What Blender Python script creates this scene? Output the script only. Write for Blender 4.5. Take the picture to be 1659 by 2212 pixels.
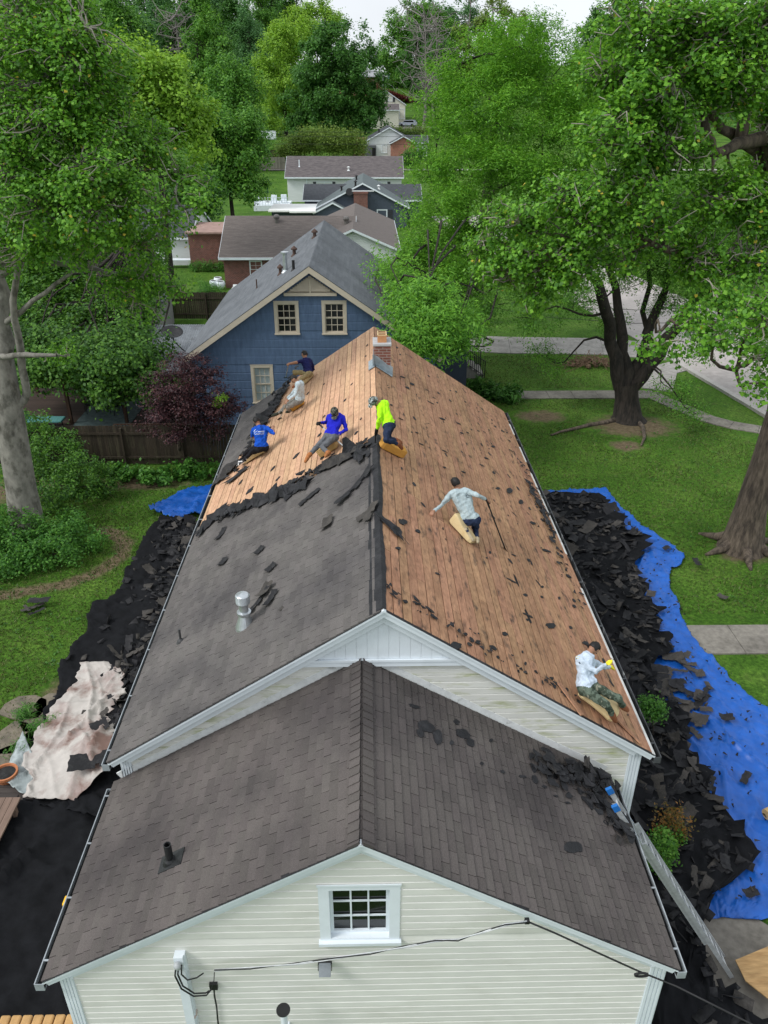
import bpy, bmesh, math, random
import numpy as np
from mathutils import Vector, Matrix, Quaternion
for o in list(bpy.data.objects): bpy.data.objects.remove(o)
SC = bpy.context.scene
COL = SC.collection
rad = math.radians
RND = random.Random(7)
NP = np.random.default_rng(11)

# ---------------------------------------------------------------- camera
F, TH, PS, RO, HC = 1682.03, .490465, .0218906, .0027859, 13.7
FW = np.array([math.sin(PS)*math.cos(TH), math.cos(PS)*math.cos(TH), -math.sin(TH)])
_r = np.array([math.cos(PS), -math.sin(PS), 0.]); _u = np.cross(_r, FW)
RT = _r*math.cos(RO)+_u*math.sin(RO); UP = _u*math.cos(RO)-_r*math.sin(RO)
CAMP = np.array([0., 0., HC])
cd = bpy.data.cameras.new('camera'); cam = bpy.data.objects.new('camera', cd); COL.objects.link(cam)
cd.sensor_fit = 'VERTICAL'; cd.sensor_height = 36; cd.lens = F/2212*36
cd.clip_start = .1; cd.clip_end = 4000
cam.matrix_world = Matrix(((RT[0], UP[0], -FW[0], 0), (RT[1], UP[1], -FW[1], 0), (RT[2], UP[2], -FW[2], HC), (0, 0, 0, 1)))
SC.camera = cam

# ---------------------------------------------------------------- light
SUN_EL, SUN_AZ = 46, -112         # azimuth: degrees clockwise from +Y
w = bpy.data.worlds.new('World'); SC.world = w; w.use_nodes = True
nt = w.node_tree; nt.nodes.clear()
sky = nt.nodes.new('ShaderNodeTexSky'); sky.sky_type = 'NISHITA'; sky.sun_disc = False
sky.sun_elevation = rad(SUN_EL); sky.sun_rotation = rad(SUN_AZ); sky.air_density = 1.0; sky.dust_density = 2.5
hsv = nt.nodes.new('ShaderNodeHueSaturation'); hsv.inputs['Saturation'].default_value = .22
tc = nt.nodes.new('ShaderNodeTexCoord'); nz = nt.nodes.new('ShaderNodeTexNoise'); nz.inputs['Scale'].default_value = 2.2; nz.inputs['Detail'].default_value = 5
mx = nt.nodes.new('ShaderNodeMix'); mx.data_type = 'RGBA'; mx.inputs['B'].default_value = (11.2, 11.8, 12.6, 1)
cr = nt.nodes.new('ShaderNodeMapRange'); cr.inputs['From Min'].default_value = .35; cr.inputs['From Max'].default_value = .65; cr.inputs['To Min'].default_value = .55; cr.inputs['To Max'].default_value = .95
bg = nt.nodes.new('ShaderNodeBackground'); bg.inputs['Strength'].default_value = .068
wo = nt.nodes.new('ShaderNodeOutputWorld')
L = nt.links.new
L(sky.outputs['Color'], hsv.inputs['Color']); L(tc.outputs['Generated'], nz.inputs['Vector']); L(nz.outputs['Fac'], cr.inputs['Value'])
L(cr.outputs['Result'], mx.inputs['Factor']); L(hsv.outputs['Color'], mx.inputs['A']); L(mx.outputs['Result'], bg.inputs['Color']); L(bg.outputs['Background'], wo.inputs['Surface'])
sl = bpy.data.lights.new('sun', 'SUN'); sl.energy = 1.5; sl.angle = rad(18); sl.color = (1, .98, .95)
so = bpy.data.objects.new('sun', sl); COL.objects.link(so)
_a, _e = rad(SUN_AZ), rad(SUN_EL)
so.rotation_euler = Vector((-math.sin(_a)*math.cos(_e), -math.cos(_a)*math.cos(_e), -math.sin(_e))).to_track_quat('-Z', 'Y').to_euler()
SC.view_settings.view_transform = 'Standard'; SC.view_settings.look = 'None'; SC.view_settings.exposure = .68; SC.view_settings.gamma = 1
SC.render.engine = 'CYCLES'; SC.cycles.max_bounces = 6; SC.cycles.diffuse_bounces = 3; SC.cycles.transparent_max_bounces = 8
SC.cycles.use_denoising = True; SC.cycles.denoising_input_passes = 'RGB_ALBEDO_NORMAL'; SC.cycles.denoising_prefilter = 'NONE'

# ---------------------------------------------------------------- geometry from measured bearings
def ray(x, y): return FW*F+RT*(x-829.5)-UP*(y-1106)
def at_z(x, y, z=0.):
    r = ray(x, y); return CAMP+r*((z-HC)/r[2])
def at_y(x, y, Y):
    r = ray(x, y); return CAMP+r*(Y/r[1])
def at_plane(x, y, p0, n):
    r = ray(x, y); n = np.array(n, float); return CAMP+r*(((np.array(p0)-CAMP)@n)/(r@n))
def sm(a, b, x):
    t = np.clip((x-a)/(b-a), 0, 1); return t*t*(3-2*t)
def hgt(x, y):
    t = max(0., y-140.); t = min(t, 230.)
    h = .06*t+.00022*t*t
    return h+ .35*sm(-40, -16, -0+x*0)*0
def on_ground(x, y):
    z = 0.
    for _ in range(40):
        p = at_z(x, y, min(z, HC-.2)) if z < HC-.2 else None
        if p is None or p[1] > 900 or p[1] < 0: break
        z = .5*z+.5*hgt(p[0], p[1])
    return at_z(x, y, z)

# ---------------------------------------------------------------- object helpers
def tag(o, label=None, cat=None, group=None, kind=None):
    if label: o['label'] = label
    if cat: o['category'] = cat
    if group: o['group'] = group
    if kind: o['kind'] = kind
    return o
def empty(name, loc=(0, 0, 0), label=None, cat=None, group=None, rz=0):
    o = bpy.data.objects.new(name, None); COL.objects.link(o); o.location = loc; o.rotation_euler = (0, 0, rz); o.empty_display_size = .2
    return tag(o, label, cat, group)
class MB:
    def __init__(s): s.v = []; s.f = []; s.m = []
    def add(s, vs, fs, mi=0):
        b = len(s.v); s.v += [tuple(map(float, v)) for v in vs]
        for f in fs: s.f.append(tuple(i+b for i in f)); s.m.append(mi)
    def box(s, a, b, mi=0, M=None):
        x0, y0, z0 = a; x1, y1, z1 = b
        vs = [(x0, y0, z0), (x1, y0, z0), (x1, y1, z0), (x0, y1, z0), (x0, y0, z1), (x1, y0, z1), (x1, y1, z1), (x0, y1, z1)]
        if M is not None: vs = [tuple(M @ Vector(v)) for v in vs]
        s.add(vs, [(0, 3, 2, 1), (4, 5, 6, 7), (0, 1, 5, 4), (1, 2, 6, 5), (2, 3, 7, 6), (3, 0, 4, 7)], mi)
    def quad(s, *vs, mi=0): s.add(vs, [tuple(range(len(vs)))], mi)
    def prism(s, poly, d, mi=0):
        """closed solid: polygon (3-D points) swept by vector d"""
        n = len(poly); p = [np.array(q, float) for q in poly]; d = np.array(d, float)
        s.add(p+[q+d for q in p], [tuple(range(n))[::-1], tuple(range(n, 2*n))]+[(i, (i+1) % n, n+(i+1) % n, n+i) for i in range(n)], mi)
    def beam(s, p, q, w, h, mi=0, up=(0, 0, 1)):
        p = Vector(p); q = Vector(q); d = (q-p).normalized(); u = Vector(up)
        sd = d.cross(u); sd = sd.normalized() if sd.length > 1e-5 else Vector((1, 0, 0)); u = sd.cross(d)
        c = [sd*(-w/2)+u*(-h/2), sd*(w/2)+u*(-h/2), sd*(w/2)+u*(h/2), sd*(-w/2)+u*(h/2)]
        s.add([p+k for k in c]+[q+k for k in c], [(0, 3, 2, 1), (4, 5, 6, 7), (0, 1, 5, 4), (1, 2, 6, 5), (2, 3, 7, 6), (3, 0, 4, 7)], mi)
    def tube(s, pts, r, n=8, mi=0, cap=True):
        pts = [Vector(p) for p in pts]; k = len(pts)
        rs = r if hasattr(r, '__len__') else [r]*k
        d0 = (pts[1]-pts[0]).normalized(); ref = Vector((0, 0, 1)) if abs(d0.z) < .9 else Vector((1, 0, 0))
        u = d0.cross(ref).normalized(); vs = []; fs = []
        for i, p in enumerate(pts):
            d = (pts[min(i+1, k-1)]-pts[max(i-1, 0)]).normalized()
            u = (u-d*u.dot(d)).normalized(); v = d.cross(u)
            for j in range(n):
                a = 2*math.pi*j/n; vs.append(p+(u*math.cos(a)+v*math.sin(a))*rs[i])
        for i in range(k-1):
            for j in range(n):
                fs.append((i*n+j, i*n+(j+1) % n, (i+1)*n+(j+1) % n, (i+1)*n+j))
        if cap: fs += [tuple(range(n))[::-1], tuple(range((k-1)*n, k*n))]
        s.add(vs, fs, mi)
    def lathe(s, prof, c=(0, 0, 0), n=16, mi=0, M=None):
        vs = []; fs = []
        for r, z in prof:
            for j in range(n):
                a = 2*math.pi*j/n; p = Vector((r*math.cos(a), r*math.sin(a), z))
                if M is not None: p = M @ p
                vs.append(Vector(c)+p)
        k = len(prof)
        for i in range(k-1):
            for j in range(n): fs.append((i*n+j, i*n+(j+1) % n, (i+1)*n+(j+1) % n, (i+1)*n+j))
        if prof[0][0] > 1e-4: fs.append(tuple(range(n))[::-1])
        if prof[-1][0] > 1e-4: fs.append(tuple(range((k-1)*n, k*n)))
        s.add(vs, fs, mi)
    def build(s, name, mats, parent=None, smooth=False, bevel=0):
        me = bpy.data.meshes.new(name); me.from_pydata(s.v, [], s.f)
        mats = mats if isinstance(mats, (list, tuple)) else [mats]
        for m in mats: me.materials.append(m)
        if any(s.m): me.polygons.foreach_set('material_index', s.m)
        if smooth: me.polygons.foreach_set('use_smooth', [True]*len(s.f))
        me.update()
        o = bpy.data.objects.new(name, me); COL.objects.link(o)
        if parent is not None: put_under(o, parent)
        if bevel:
            b = o.modifiers.new('bevel', 'BEVEL'); b.width = bevel; b.segments = 2; b.limit_method = 'ANGLE'
        return o
def wmat(o):
    """world matrix from parents' plain transforms (no depsgraph needed)"""
    M = Matrix.LocRotScale(o.location, o.rotation_euler, o.scale)
    return (wmat(o.parent) @ o.matrix_parent_inverse @ M) if o.parent else M
def put_under(o, parent):
    """parent while vertices stay in world coordinates"""
    o.parent = parent; o.matrix_parent_inverse = wmat(parent).inverted()
def np_mesh(name, V, nper, mats, parent=None, mi=None, smooth=False):
    """V: (n, nper, 3) array of separate polygons"""
    n = len(V); me = bpy.data.meshes.new(name)
    me.vertices.add(n*nper); me.vertices.foreach_set('co', V.reshape(-1).astype(np.float32))
    me.loops.add(n*nper); me.loops.foreach_set('vertex_index', np.arange(n*nper, dtype=np.int32))
    me.polygons.add(n); me.polygons.foreach_set('loop_start', np.arange(0, n*nper, nper, dtype=np.int32)); me.polygons.foreach_set('loop_total', np.full(n, nper, dtype=np.int32))
    mats = mats if isinstance(mats, (list, tuple)) else [mats]
    for m in mats: me.materials.append(m)
    if mi is not None: me.polygons.foreach_set('material_index', mi.astype(np.int32))
    me.update(calc_edges=True); me.validate()
    o = bpy.data.objects.new(name, me); COL.objects.link(o)
    if parent is not None: put_under(o, parent)
    return o
def copy_tree(o, parent=None):
    c = o.copy(); COL.objects.link(c)
    if parent is not None: c.parent = parent
    for ch in list(o.children): copy_tree(ch, c)
    return c

# ---------------------------------------------------------------- materials
def lin(c):
    """8-bit display colour to linear"""
    return tuple(((v/255)/12.92 if v/255 <= .04045 else ((v/255+.055)/1.055)**2.4) for v in c)
_mats = {}
def mat(name, col, rough=.8, var=.2, scale=6., detail=4, stretch=(1, 1, 1), col2=None, mask=(.5, .65), mscale=2., mdetail=6, island=0., bump=0., bscale=None, metal=0., spec=.3, trans=0., hue_island=0., col3=None, mask3=(.6, .7), m3scale=8., alpha=None, coat=0):
    if name in _mats: return _mats[name]
    m = bpy.data.materials.new(name); m.use_nodes = True; t = m.node_tree; t.nodes.clear(); N = t.nodes.new; LK = t.links.new
    out = N('ShaderNodeOutputMaterial'); b = N('ShaderNodeBsdfPrincipled'); b.inputs['Roughness'].default_value = rough; b.inputs['Metallic'].default_value = metal; b.inputs['Specular IOR Level'].default_value = spec
    if coat: b.inputs['Coat Weight'].default_value = coat
    tc = N('ShaderNodeTexCoord'); mp = N('ShaderNodeMapping'); mp.inputs['Scale'].default_value = stretch
    LK(tc.outputs['Object'], mp.inputs['Vector'])
    def noise(sc, det=4, vec=mp):
        n = N('ShaderNodeTexNoise'); n.inputs['Scale'].default_value = sc; n.inputs['Detail'].default_value = det; n.inputs['Roughness'].default_value = .6
        LK(vec.outputs['Vector'], n.inputs['Vector']); return n
    def rng(src, a, bb, c, d):
        r = N('ShaderNodeMapRange'); r.inputs['From Min'].default_value = a; r.inputs['From Max'].default_value = bb; r.inputs['To Min'].default_value = c; r.inputs['To Max'].default_value = d
        LK(src, r.inputs['Value']); return r.outputs['Result']
    def mixc(fac, A, B, bt='MIX'):
        x = N('ShaderNodeMix'); x.data_type = 'RGBA'; x.blend_type = bt
        if isinstance(fac, float): x.inputs['Factor'].default_value = fac
        else: LK(fac, x.inputs['Factor'])
        for k, q in (('A', A), ('B', B)):
            if isinstance(q, tuple): x.inputs[k].default_value = (*q, 1)
            else: LK(q, x.inputs[k])
        return x.outputs['Result']
    cur = tuple(col)
    if col2 is not None:
        n2 = noise(mscale, mdetail); cur = mixc(rng(n2.outputs['Fac'], mask[0], mask[1], 0, 1), cur, tuple(col2))
    if col3 is not None:
        n3 = noise(m3scale, 5); cur = mixc(rng(n3.outputs['Fac'], mask3[0], mask3[1], 0, 1), cur, tuple(col3))
    val = None
    if var:
        n1 = noise(scale, detail); val = rng(n1.outputs['Fac'], .3, .7, 1-var, 1+var)
    if island or hue_island:
        g = N('ShaderNodeNewGeometry'); ri = g.outputs['Random Per Island']
        if island:
            iv = rng(ri, 0, 1, 1-island, 1+island)
            if val is None: val = iv
            else:
                mm = N('ShaderNodeMath'); mm.operation = 'MULTIPLY'; LK(val, mm.inputs[0]); LK(iv, mm.inputs[1]); val = mm.outputs[0]
    h = N('ShaderNodeHueSaturation')
    if isinstance(cur, tuple): h.inputs['Color'].default_value = (*cur, 1)
    else: LK(cur, h.inputs['Color'])
    if val is not None: LK(val, h.inputs['Value'])
    if hue_island:
        wn = N('ShaderNodeTexWhiteNoise'); wn.noise_dimensions = '1D'; LK(ri, wn.inputs['W'])
        LK(rng(wn.outputs['Value'], 0, 1, .5-hue_island, .5+hue_island), h.inputs['Hue'])
    LK(h.outputs['Color'], b.inputs['Base Color'])
    if bump:
        nb = noise(bscale or scale*4, 4); bp = N('ShaderNodeBump'); bp.inputs['Strength'].default_value = bump; bp.inputs['Distance'].default_value = .02
        LK(nb.outputs['Fac'], bp.inputs['Height']); LK(bp.outputs['Normal'], b.inputs['Normal'])
    if trans:
        tr = N('ShaderNodeBsdfTranslucent'); ms = N('ShaderNodeMixShader'); ms.inputs['Fac'].default_value = trans
        hs = N('ShaderNodeHueSaturation'); hs.inputs['Saturation'].default_value = 1.1; hs.inputs['Value'].default_value = 1.3; LK(h.outputs['Color'], hs.inputs['Color']); LK(hs.outputs['Color'], tr.inputs['Color'])
        LK(b.outputs['BSDF'], ms.inputs[1]); LK(tr.outputs['BSDF'], ms.inputs[2]); LK(ms.outputs['Shader'], out.inputs['Surface'])
    else: LK(b.outputs['BSDF'], out.inputs['Surface'])
    _mats[name] = m; return m
# ================================================================ the setting
M_white = mat('white_paint', (.68, .735, .775), rough=.45, var=.06, scale=3, col2=(.6, .65, .69), mask=(.55, .8), mscale=1.5)
M_dirtywhite = mat('white_metal', (.66, .68, .68), rough=.4, var=.12, scale=9, col2=(.35, .36, .35), mask=(.6, .75), mscale=5)
M_siding = mat('cream_vinyl_siding', (.675, .675, .632), rough=.5, var=.05, scale=2.5, col2=(.6, .6, .545), mask=(.5, .75), mscale=1.1, stretch=(1, 1, 2.5), island=.03)
M_siding_moss = mat('mossy_vinyl_siding', (.675, .675, .632), rough=.5, var=.05, scale=2.5, col2=(.4, .43, .24), mask=(.5, .75), mscale=2.2, stretch=(1, 1, 5), island=.04)
M_dark = mat('dark_gap', (.012, .012, .013), rough=.9, var=.1)
M_glass = mat('dark_glass', (.008, .009, .01), rough=.08, var=.2, spec=.6)
M_black = mat('black_metal', (.018, .018, .019), rough=.5, var=.2)
M_galv = mat('galvanised_steel', (.5, .53, .55), rough=.32, var=.15, metal=.75, scale=8)
M_alu = mat('aluminium', (.5, .52, .53), rough=.4, var=.15, metal=.35, scale=15)
M_brick_red = None
def brick_mat(name, c1, c2, mortar, scale=1.0, axis='XZ'):
    m = bpy.data.materials.new(name); m.use_nodes = True; t = m.node_tree; b = t.nodes['Principled BSDF']; b.inputs['Roughness'].default_value = .9
    N = t.nodes.new; LK = t.links.new
    tc = N('ShaderNodeTexCoord'); sp = N('ShaderNodeSeparateXYZ'); cb = N('ShaderNodeCombineXYZ'); LK(tc.outputs['Object'], sp.inputs[0])
    ad = N('ShaderNodeMath'); ad.operation = 'ADD'; LK(sp.outputs['X'], ad.inputs[0]); LK(sp.outputs['Y'], ad.inputs[1])
    LK(ad.outputs[0], cb.inputs['X']); LK(sp.outputs['Z'], cb.inputs['Y'])
    br = N('ShaderNodeTexBrick'); br.inputs['Scale'].default_value = scale; br.inputs['Color1'].default_value = (*c1, 1); br.inputs['Color2'].default_value = (*c2, 1); br.inputs['Mortar'].default_value = (*mortar, 1)
    br.inputs['Brick Width'].default_value = .215; br.inputs['Row Height'].default_value = .075; br.inputs['Mortar Size'].default_value = .009; br.inputs['Bias'].default_value = -.2
    LK(cb.outputs[0], br.inputs['Vector'])
    n = N('ShaderNodeTexNoise'); n.inputs['Scale'].default_value = 3; n.inputs['Detail'].default_value = 5; LK(tc.outputs['Object'], n.inputs['Vector'])
    r = N('ShaderNodeMapRange'); r.inputs['To Min'].default_value = .6; r.inputs['To Max'].default_value = 1.4; LK(n.outputs['Fac'], r.inputs['Value'])
    h = N('ShaderNodeHueSaturation'); LK(br.outputs['Color'], h.inputs['Color']); LK(r.outputs['Result'], h.inputs['Value']); LK(h.outputs['Color'], b.inputs['Base Color'])
    return m
M_brick = brick_mat('red_brick', (.17, .05, .035), (.1, .03, .022), (.2, .16, .14))
M_brick_chimney = brick_mat('chimney_brick', (.2, .07, .05), (.11, .035, .025), (.3, .25, .22))
M_brick_orange = brick_mat('orange_brick', (.33, .12, .075), (.26, .085, .055), (.3, .22, .18))

# ---- ground: one sheet, grass with bare soil worn into it
def soil_spots():
    return [  # x, y, radius x, radius y of real worn patches
        (12.5, 34.2, 2.6, 1.9), (8.4, 35.5, 1.6, 1.1), (-9.2, 28.3, 2.6, .8), (-7.0, 29.2, 1.2, .6), (-13.5, 27.8, 2.2, 1.6), (12.8, 22.6, 1.3, 1.0),
        (-7.9, 15.9, .8, .8), (11.5, 31.8, 1.0, .8)]
def make_ground():
    xs = np.concatenate([np.linspace(-700, -60, 22), np.linspace(-56, -19, 38), np.arange(-18.5, 22, .25), np.linspace(22, 56, 35), np.linspace(60, 700, 22)])
    ys = np.concatenate([np.linspace(-150, -10, 8), np.linspace(-6, 9.5, 16), np.arange(10, 42, .25), np.linspace(42.5, 60, 36), np.linspace(62, 160, 50), np.linspace(164, 1000, 80)])
    nx, ny = len(xs), len(ys)
    V = []; A = []
    sp = soil_spots()
    path = [at_z(x, y)[:2] for x, y in ((-40, 1292), (60, 1275), (140, 1262), (215, 1232), (262, 1200), (268, 1172), (248, 1150), (226, 1143))]
    for y in ys:
        for x in xs:
            h = hgt(x, y)
            a = 0.
            for sx, sy, rx, ry in sp:
                a = max(a, 1-((x-sx)/rx)**2-((y-sy)/ry)**2)
            if -16 < x < -6 and 16 < y < 28:
                for p, q in zip(path[:-1], path[1:]):
                    d = q-p; t = np.clip(((x-p[0])*d[0]+(y-p[1])*d[1])/(d@d), 0, 1); dd = math.hypot(x-p[0]-t*d[0], y-p[1]-t*d[1])
                    a = max(a, 1-(dd/.42)**2)
            V.append((x, y, h+ (.008*math.sin(x*1.3+y*.7)+.006*math.sin(y*2.1-x) if y < 100 else 0)-.03))
            A.append(max(0., a))
    Fs = [(j*nx+i, j*nx+i+1, (j+1)*nx+i+1, (j+1)*nx+i) for j in range(ny-1) for i in range(nx-1)]
    me = bpy.data.meshes.new('ground'); me.from_pydata(V, [], Fs)
    at = me.attributes.new('soil', 'FLOAT', 'POINT'); at.data.foreach_set('value', A)
    me.polygons.foreach_set('use_smooth', [True]*len(Fs)); me.update()
    m = bpy.data.materials.new('lawn'); m.use_nodes = True; t = m.node_tree; b = t.nodes['Principled BSDF']; b.inputs['Roughness'].default_value = .95; b.inputs['Specular IOR Level'].default_value = .1
    N = t.nodes.new; LK = t.links.new; tc = N('ShaderNodeTexCoord')
    def noise(s, d=5, r=.6, st=None):
        n = N('ShaderNodeTexNoise'); n.inputs['Scale'].default_value = s; n.inputs['Detail'].default_value = d; n.inputs['Roughness'].default_value = r
        LK(tc.outputs['Object'], n.inputs['Vector']); return n.outputs['Fac']
    def ramp(src, st):
        r = N('ShaderNodeValToRGB'); LK(src, r.inputs[0]); e = r.color_ramp.elements
        while len(e) < len(st): e.new(.5)
        for k, (p, c) in zip(e, st): k.position = p; k.color = (*c, 1)
        return r.outputs['Color']
    def mix(f, A, B, bt='MIX'):
        x = N('ShaderNodeMix'); x.data_type = 'RGBA'; x.blend_type = bt
        if isinstance(f, float): x.inputs['Factor'].default_value = f
        else: LK(f, x.inputs['Factor'])
        LK(A, x.inputs['A'])
        if isinstance(B, tuple): x.inputs['B'].default_value = (*B, 1)
        else: LK(B, x.inputs['B'])
        return x.outputs['Result']
    big = ramp(noise(.35, 6), [(.32, (.036, .088, .011)), (.5, (.058, .128, .017)), (.68, (.09, .16, .028))])
    fine = ramp(noise(9., 8, .75), [(.3, (.3, .34, .3)), (.5, (.95, 1., .9)), (.72, (2.0, 1.9, 1.6))])
    c = mix(1., big, fine, 'MULTIPLY')
    dry = N('ShaderNodeMapRange'); dry.inputs['From Min'].default_value = .55; dry.inputs['From Max'].default_value = .75; LK(noise(1.6, 8, .7), dry.inputs['Value'])
    dm = N('ShaderNodeMath'); dm.operation = 'MULTIPLY'; dm.inputs[1].default_value = .55; LK(dry.outputs['Result'], dm.inputs[0])
    c = mix(dm.outputs[0], c, (.12, .105, .045))
    soilc = ramp(noise(5, 7, .7), [(.3, (.08, .06, .035)), (.7, (.19, .15, .095))])
    att = N('ShaderNodeAttribute'); att.attribute_name = 'soil'
    ad = N('ShaderNodeMath'); ad.operation = 'MULTIPLY_ADD'; LK(noise(2.6, 8, .75), ad.inputs[0]); ad.inputs[1].default_value = 1.6; ad.inputs[2].default_value = -.8
    a2 = N('ShaderNodeMath'); a2.operation = 'ADD'; LK(ad.outputs[0], a2.inputs[0]); LK(att.outputs['Fac'], a2.inputs[1])
    r2 = N('ShaderNodeMapRange'); r2.inputs['From Min'].default_value = .25; r2.inputs['From Max'].default_value = .75; LK(a2.outputs[0], r2.inputs['Value'])
    gate = N('ShaderNodeMath'); gate.operation = 'GREATER_THAN'; gate.inputs[1].default_value = .001; LK(att.outputs['Fac'], gate.inputs[0])
    g2 = N('ShaderNodeMath'); g2.operation = 'MULTIPLY'; LK(gate.outputs[0], g2.inputs[0]); LK(r2.outputs['Result'], g2.inputs[1])
    c = mix(g2.outputs[0], c, soilc)
    LK(c, b.inputs['Base Color'])
    bp = N('ShaderNodeBump'); bp.inputs['Strength'].default_value = .9; bp.inputs['Distance'].default_value = .06; LK(noise(16, 6, .7), bp.inputs['Height']); LK(bp.outputs['Normal'], b.inputs['Normal'])
    me.materials.append(m); o = bpy.data.objects.new('ground', me); COL.objects.link(o); o['kind'] = 'structure'; return o
make_ground()

# ---- paving
M_conc = mat('concrete', (.3, .285, .265), rough=.9, var=.18, scale=5, col2=(.2, .19, .175), mask=(.45, .7), mscale=1.1, bump=.15)
M_walkconc = mat('weathered_concrete', (.2, .185, .16), rough=.92, var=.22, scale=7, col2=(.12, .11, .095), mask=(.45, .7), mscale=1.3, bump=.2)
M_road = mat('road_concrete', (.36, .33, .31), rough=.9, var=.14, scale=3, col2=(.28, .26, .245), mask=(.42, .7), mscale=.5, bump=.1)
M_kerb = mat('kerb_concrete', (.36, .345, .32), rough=.9, var=.12, scale=6)
def slab(name, poly, z, m, kind='structure', t=.06):
    b = MB(); b.prism([(p[0], p[1], z-t) for p in poly], (0, 0, t)); o = b.build(name, m); o['kind'] = kind; return o
def strip(name, pts, wd, z, m, joints=None, t=.08):
    """a slab following a centre line, real joints between its panels"""
    P = [np.array(p, float) for p in pts]; b = MB()
    dense = []
    for p, q in zip(P[:-1], P[1:]):
        n = max(1, int(round(np.linalg.norm(q-p)/(joints or 1.5)))); dense += [p+(q-p)*i/n for i in range(n)]
    dense.append(P[-1])
    nrm = []
    for i in range(len(dense)):
        d = dense[min(i+1, len(dense)-1)]-dense[max(i-1, 0)]; d = d/np.linalg.norm(d); nrm.append(np.array([-d[1], d[0]]))
    for i in range(len(dense)-1):
        p, q = dense[i], dense[i+1]; d = (q-p)/np.linalg.norm(q-p); g = .009 if joints else 0
        a = p+d*g; e = q-d*g
        b.prism([(*(a-nrm[i]*wd/2), z-t), (*(e-nrm[i+1]*wd/2), z-t), (*(e+nrm[i+1]*wd/2), z-t), (*(a+nrm[i]*wd/2), z-t)], (0, 0, t))
    o = b.build(name, m); o['kind'] = 'structure'; return o
g2 = lambda x, y: tuple(at_z(x, y)[:2])
# road with kerbs: runs along the right, bends away
KL = [g2(1665, 905), g2(1560, 848), g2(1490, 806), g2(1440, 772), g2(1400, 748)]   # near kerb line
kd = np.array(KL[0])-np.array(KL[-1]); kd = kd/np.linalg.norm(kd)
kn = np.array([-kd[1], kd[0]]); kn = kn if kn[0] > 0 else -kn
A0 = np.array(KL[0])+kd*60; A1 = np.array(KL[-1])-kd*60
slab('road', [A0, A0+kn*8.5, A1+kn*8.5, A1], .015, M_road)
strip('kerb', [A0, np.array(KL[0]), np.array(KL[3])], .32, .12, M_kerb, joints=3.0, t=.3)
strip('far_kerb', [A0+kn*8.6, A1+kn*8.6], .3, .12, M_kerb, joints=3.0, t=.3)
strip('driveway', [g2(960, 740), g2(1100, 745), g2(1300, 748), g2(1445, 760)], 3.6, .02, M_conc, joints=3.2)
strip('front_walk', [g2(1010, 853), g2(1130, 853), g2(1290, 852), g2(1415, 852)], 1.15, .018, M_walkconc, joints=1.25)
strip('side_walk', [g2(1402, 850), g2(1460, 876), g2(1530, 905), g2(1580, 918), g2(1700, 938), g2(1900, 960)], 1.0, .022, M_walkconc, joints=1.25)
strip('walk_apron', [g2(1418, 842), g2(1432, 800), g2(1470, 790)], 1.6, .026, M_conc, joints=1.5)
wk = at_z(1500, 1380)
strip('entry_walk', [(4.9, wk[1]), (20.3, wk[1]-.1)], 1.32, .018, M_walkconc, joints=1.4)
slab('patio', [(5.05, 5.2), (7.9, 5.2), (7.6, 8.9), (6.4, 10.0), (5.05, 10.2)], .02, M_walkconc)
b = MB(); w0 = at_z(900, 383)
slab('back_street', [(-200, w0[1]-2), (200, w0[1]-2), (200, w0[1]+4.5), (-200, w0[1]+4.5)], hgt(0, w0[1])+.03, M_conc)
# ================================================================ the house being re-roofed
M_shing = mat('grey_brown_shingle', (.118, .109, .103), rough=.92, var=.16, scale=60, detail=3, island=.12, hue_island=.012, col2=(.07, .065, .065), mask=(.42, .66), mscale=.6, bump=.3, bscale=150, spec=.25)
M_shing_ext = mat('brown_grey_shingle', (.1, .088, .082), rough=.92, var=.16, scale=60, detail=3, island=.12, hue_island=.012, col2=(.058, .051, .05), mask=(.42, .68), mscale=.55, bump=.3, bscale=150, spec=.25)
M_felt = mat('black_felt', (.014, .0145, .017), rough=.75, var=.3, scale=9, col2=(.03, .03, .033), mask=(.5, .7), mscale=4, bump=.3, bscale=30, spec=.35)
M_shback = mat('torn_shingle', (.035, .033, .032), rough=.9, var=.25, scale=20, island=.3, col2=(.06, .055, .05), mask=(.5, .7), mscale=6, bump=.2)
M_wood_l = mat('peach_board', (.52, .32, .195), rough=.85, var=.2, scale=9, detail=9, stretch=(2.2, .7, 2.2), island=.09, hue_island=.006, col2=(.42, .24, .145), mask=(.45, .7), mscale=3.0, col3=(.16, .09, .065), mask3=(.66, .76), m3scale=6)  # paler peach tone, boards of the left slope
M_wood_r = mat('brown_board', (.355, .2, .115), rough=.85, var=.28, scale=9, detail=9, stretch=(2.2, .7, 2.2), island=.1, hue_island=.008, col2=(.27, .145, .083), mask=(.42, .68), mscale=1.6, col3=(.055, .038, .03), mask3=(.56, .72), m3scale=3.4)  # darker brown tone, boards of the right slope and the loose ones
M_edge = mat('drip_edge', (.6, .6, .58), rough=.5, var=.2, scale=4)
M_gutter_in = mat('gutter_dirt', (.02, .02, .02), rough=.9, var=.5, scale=12)

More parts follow.
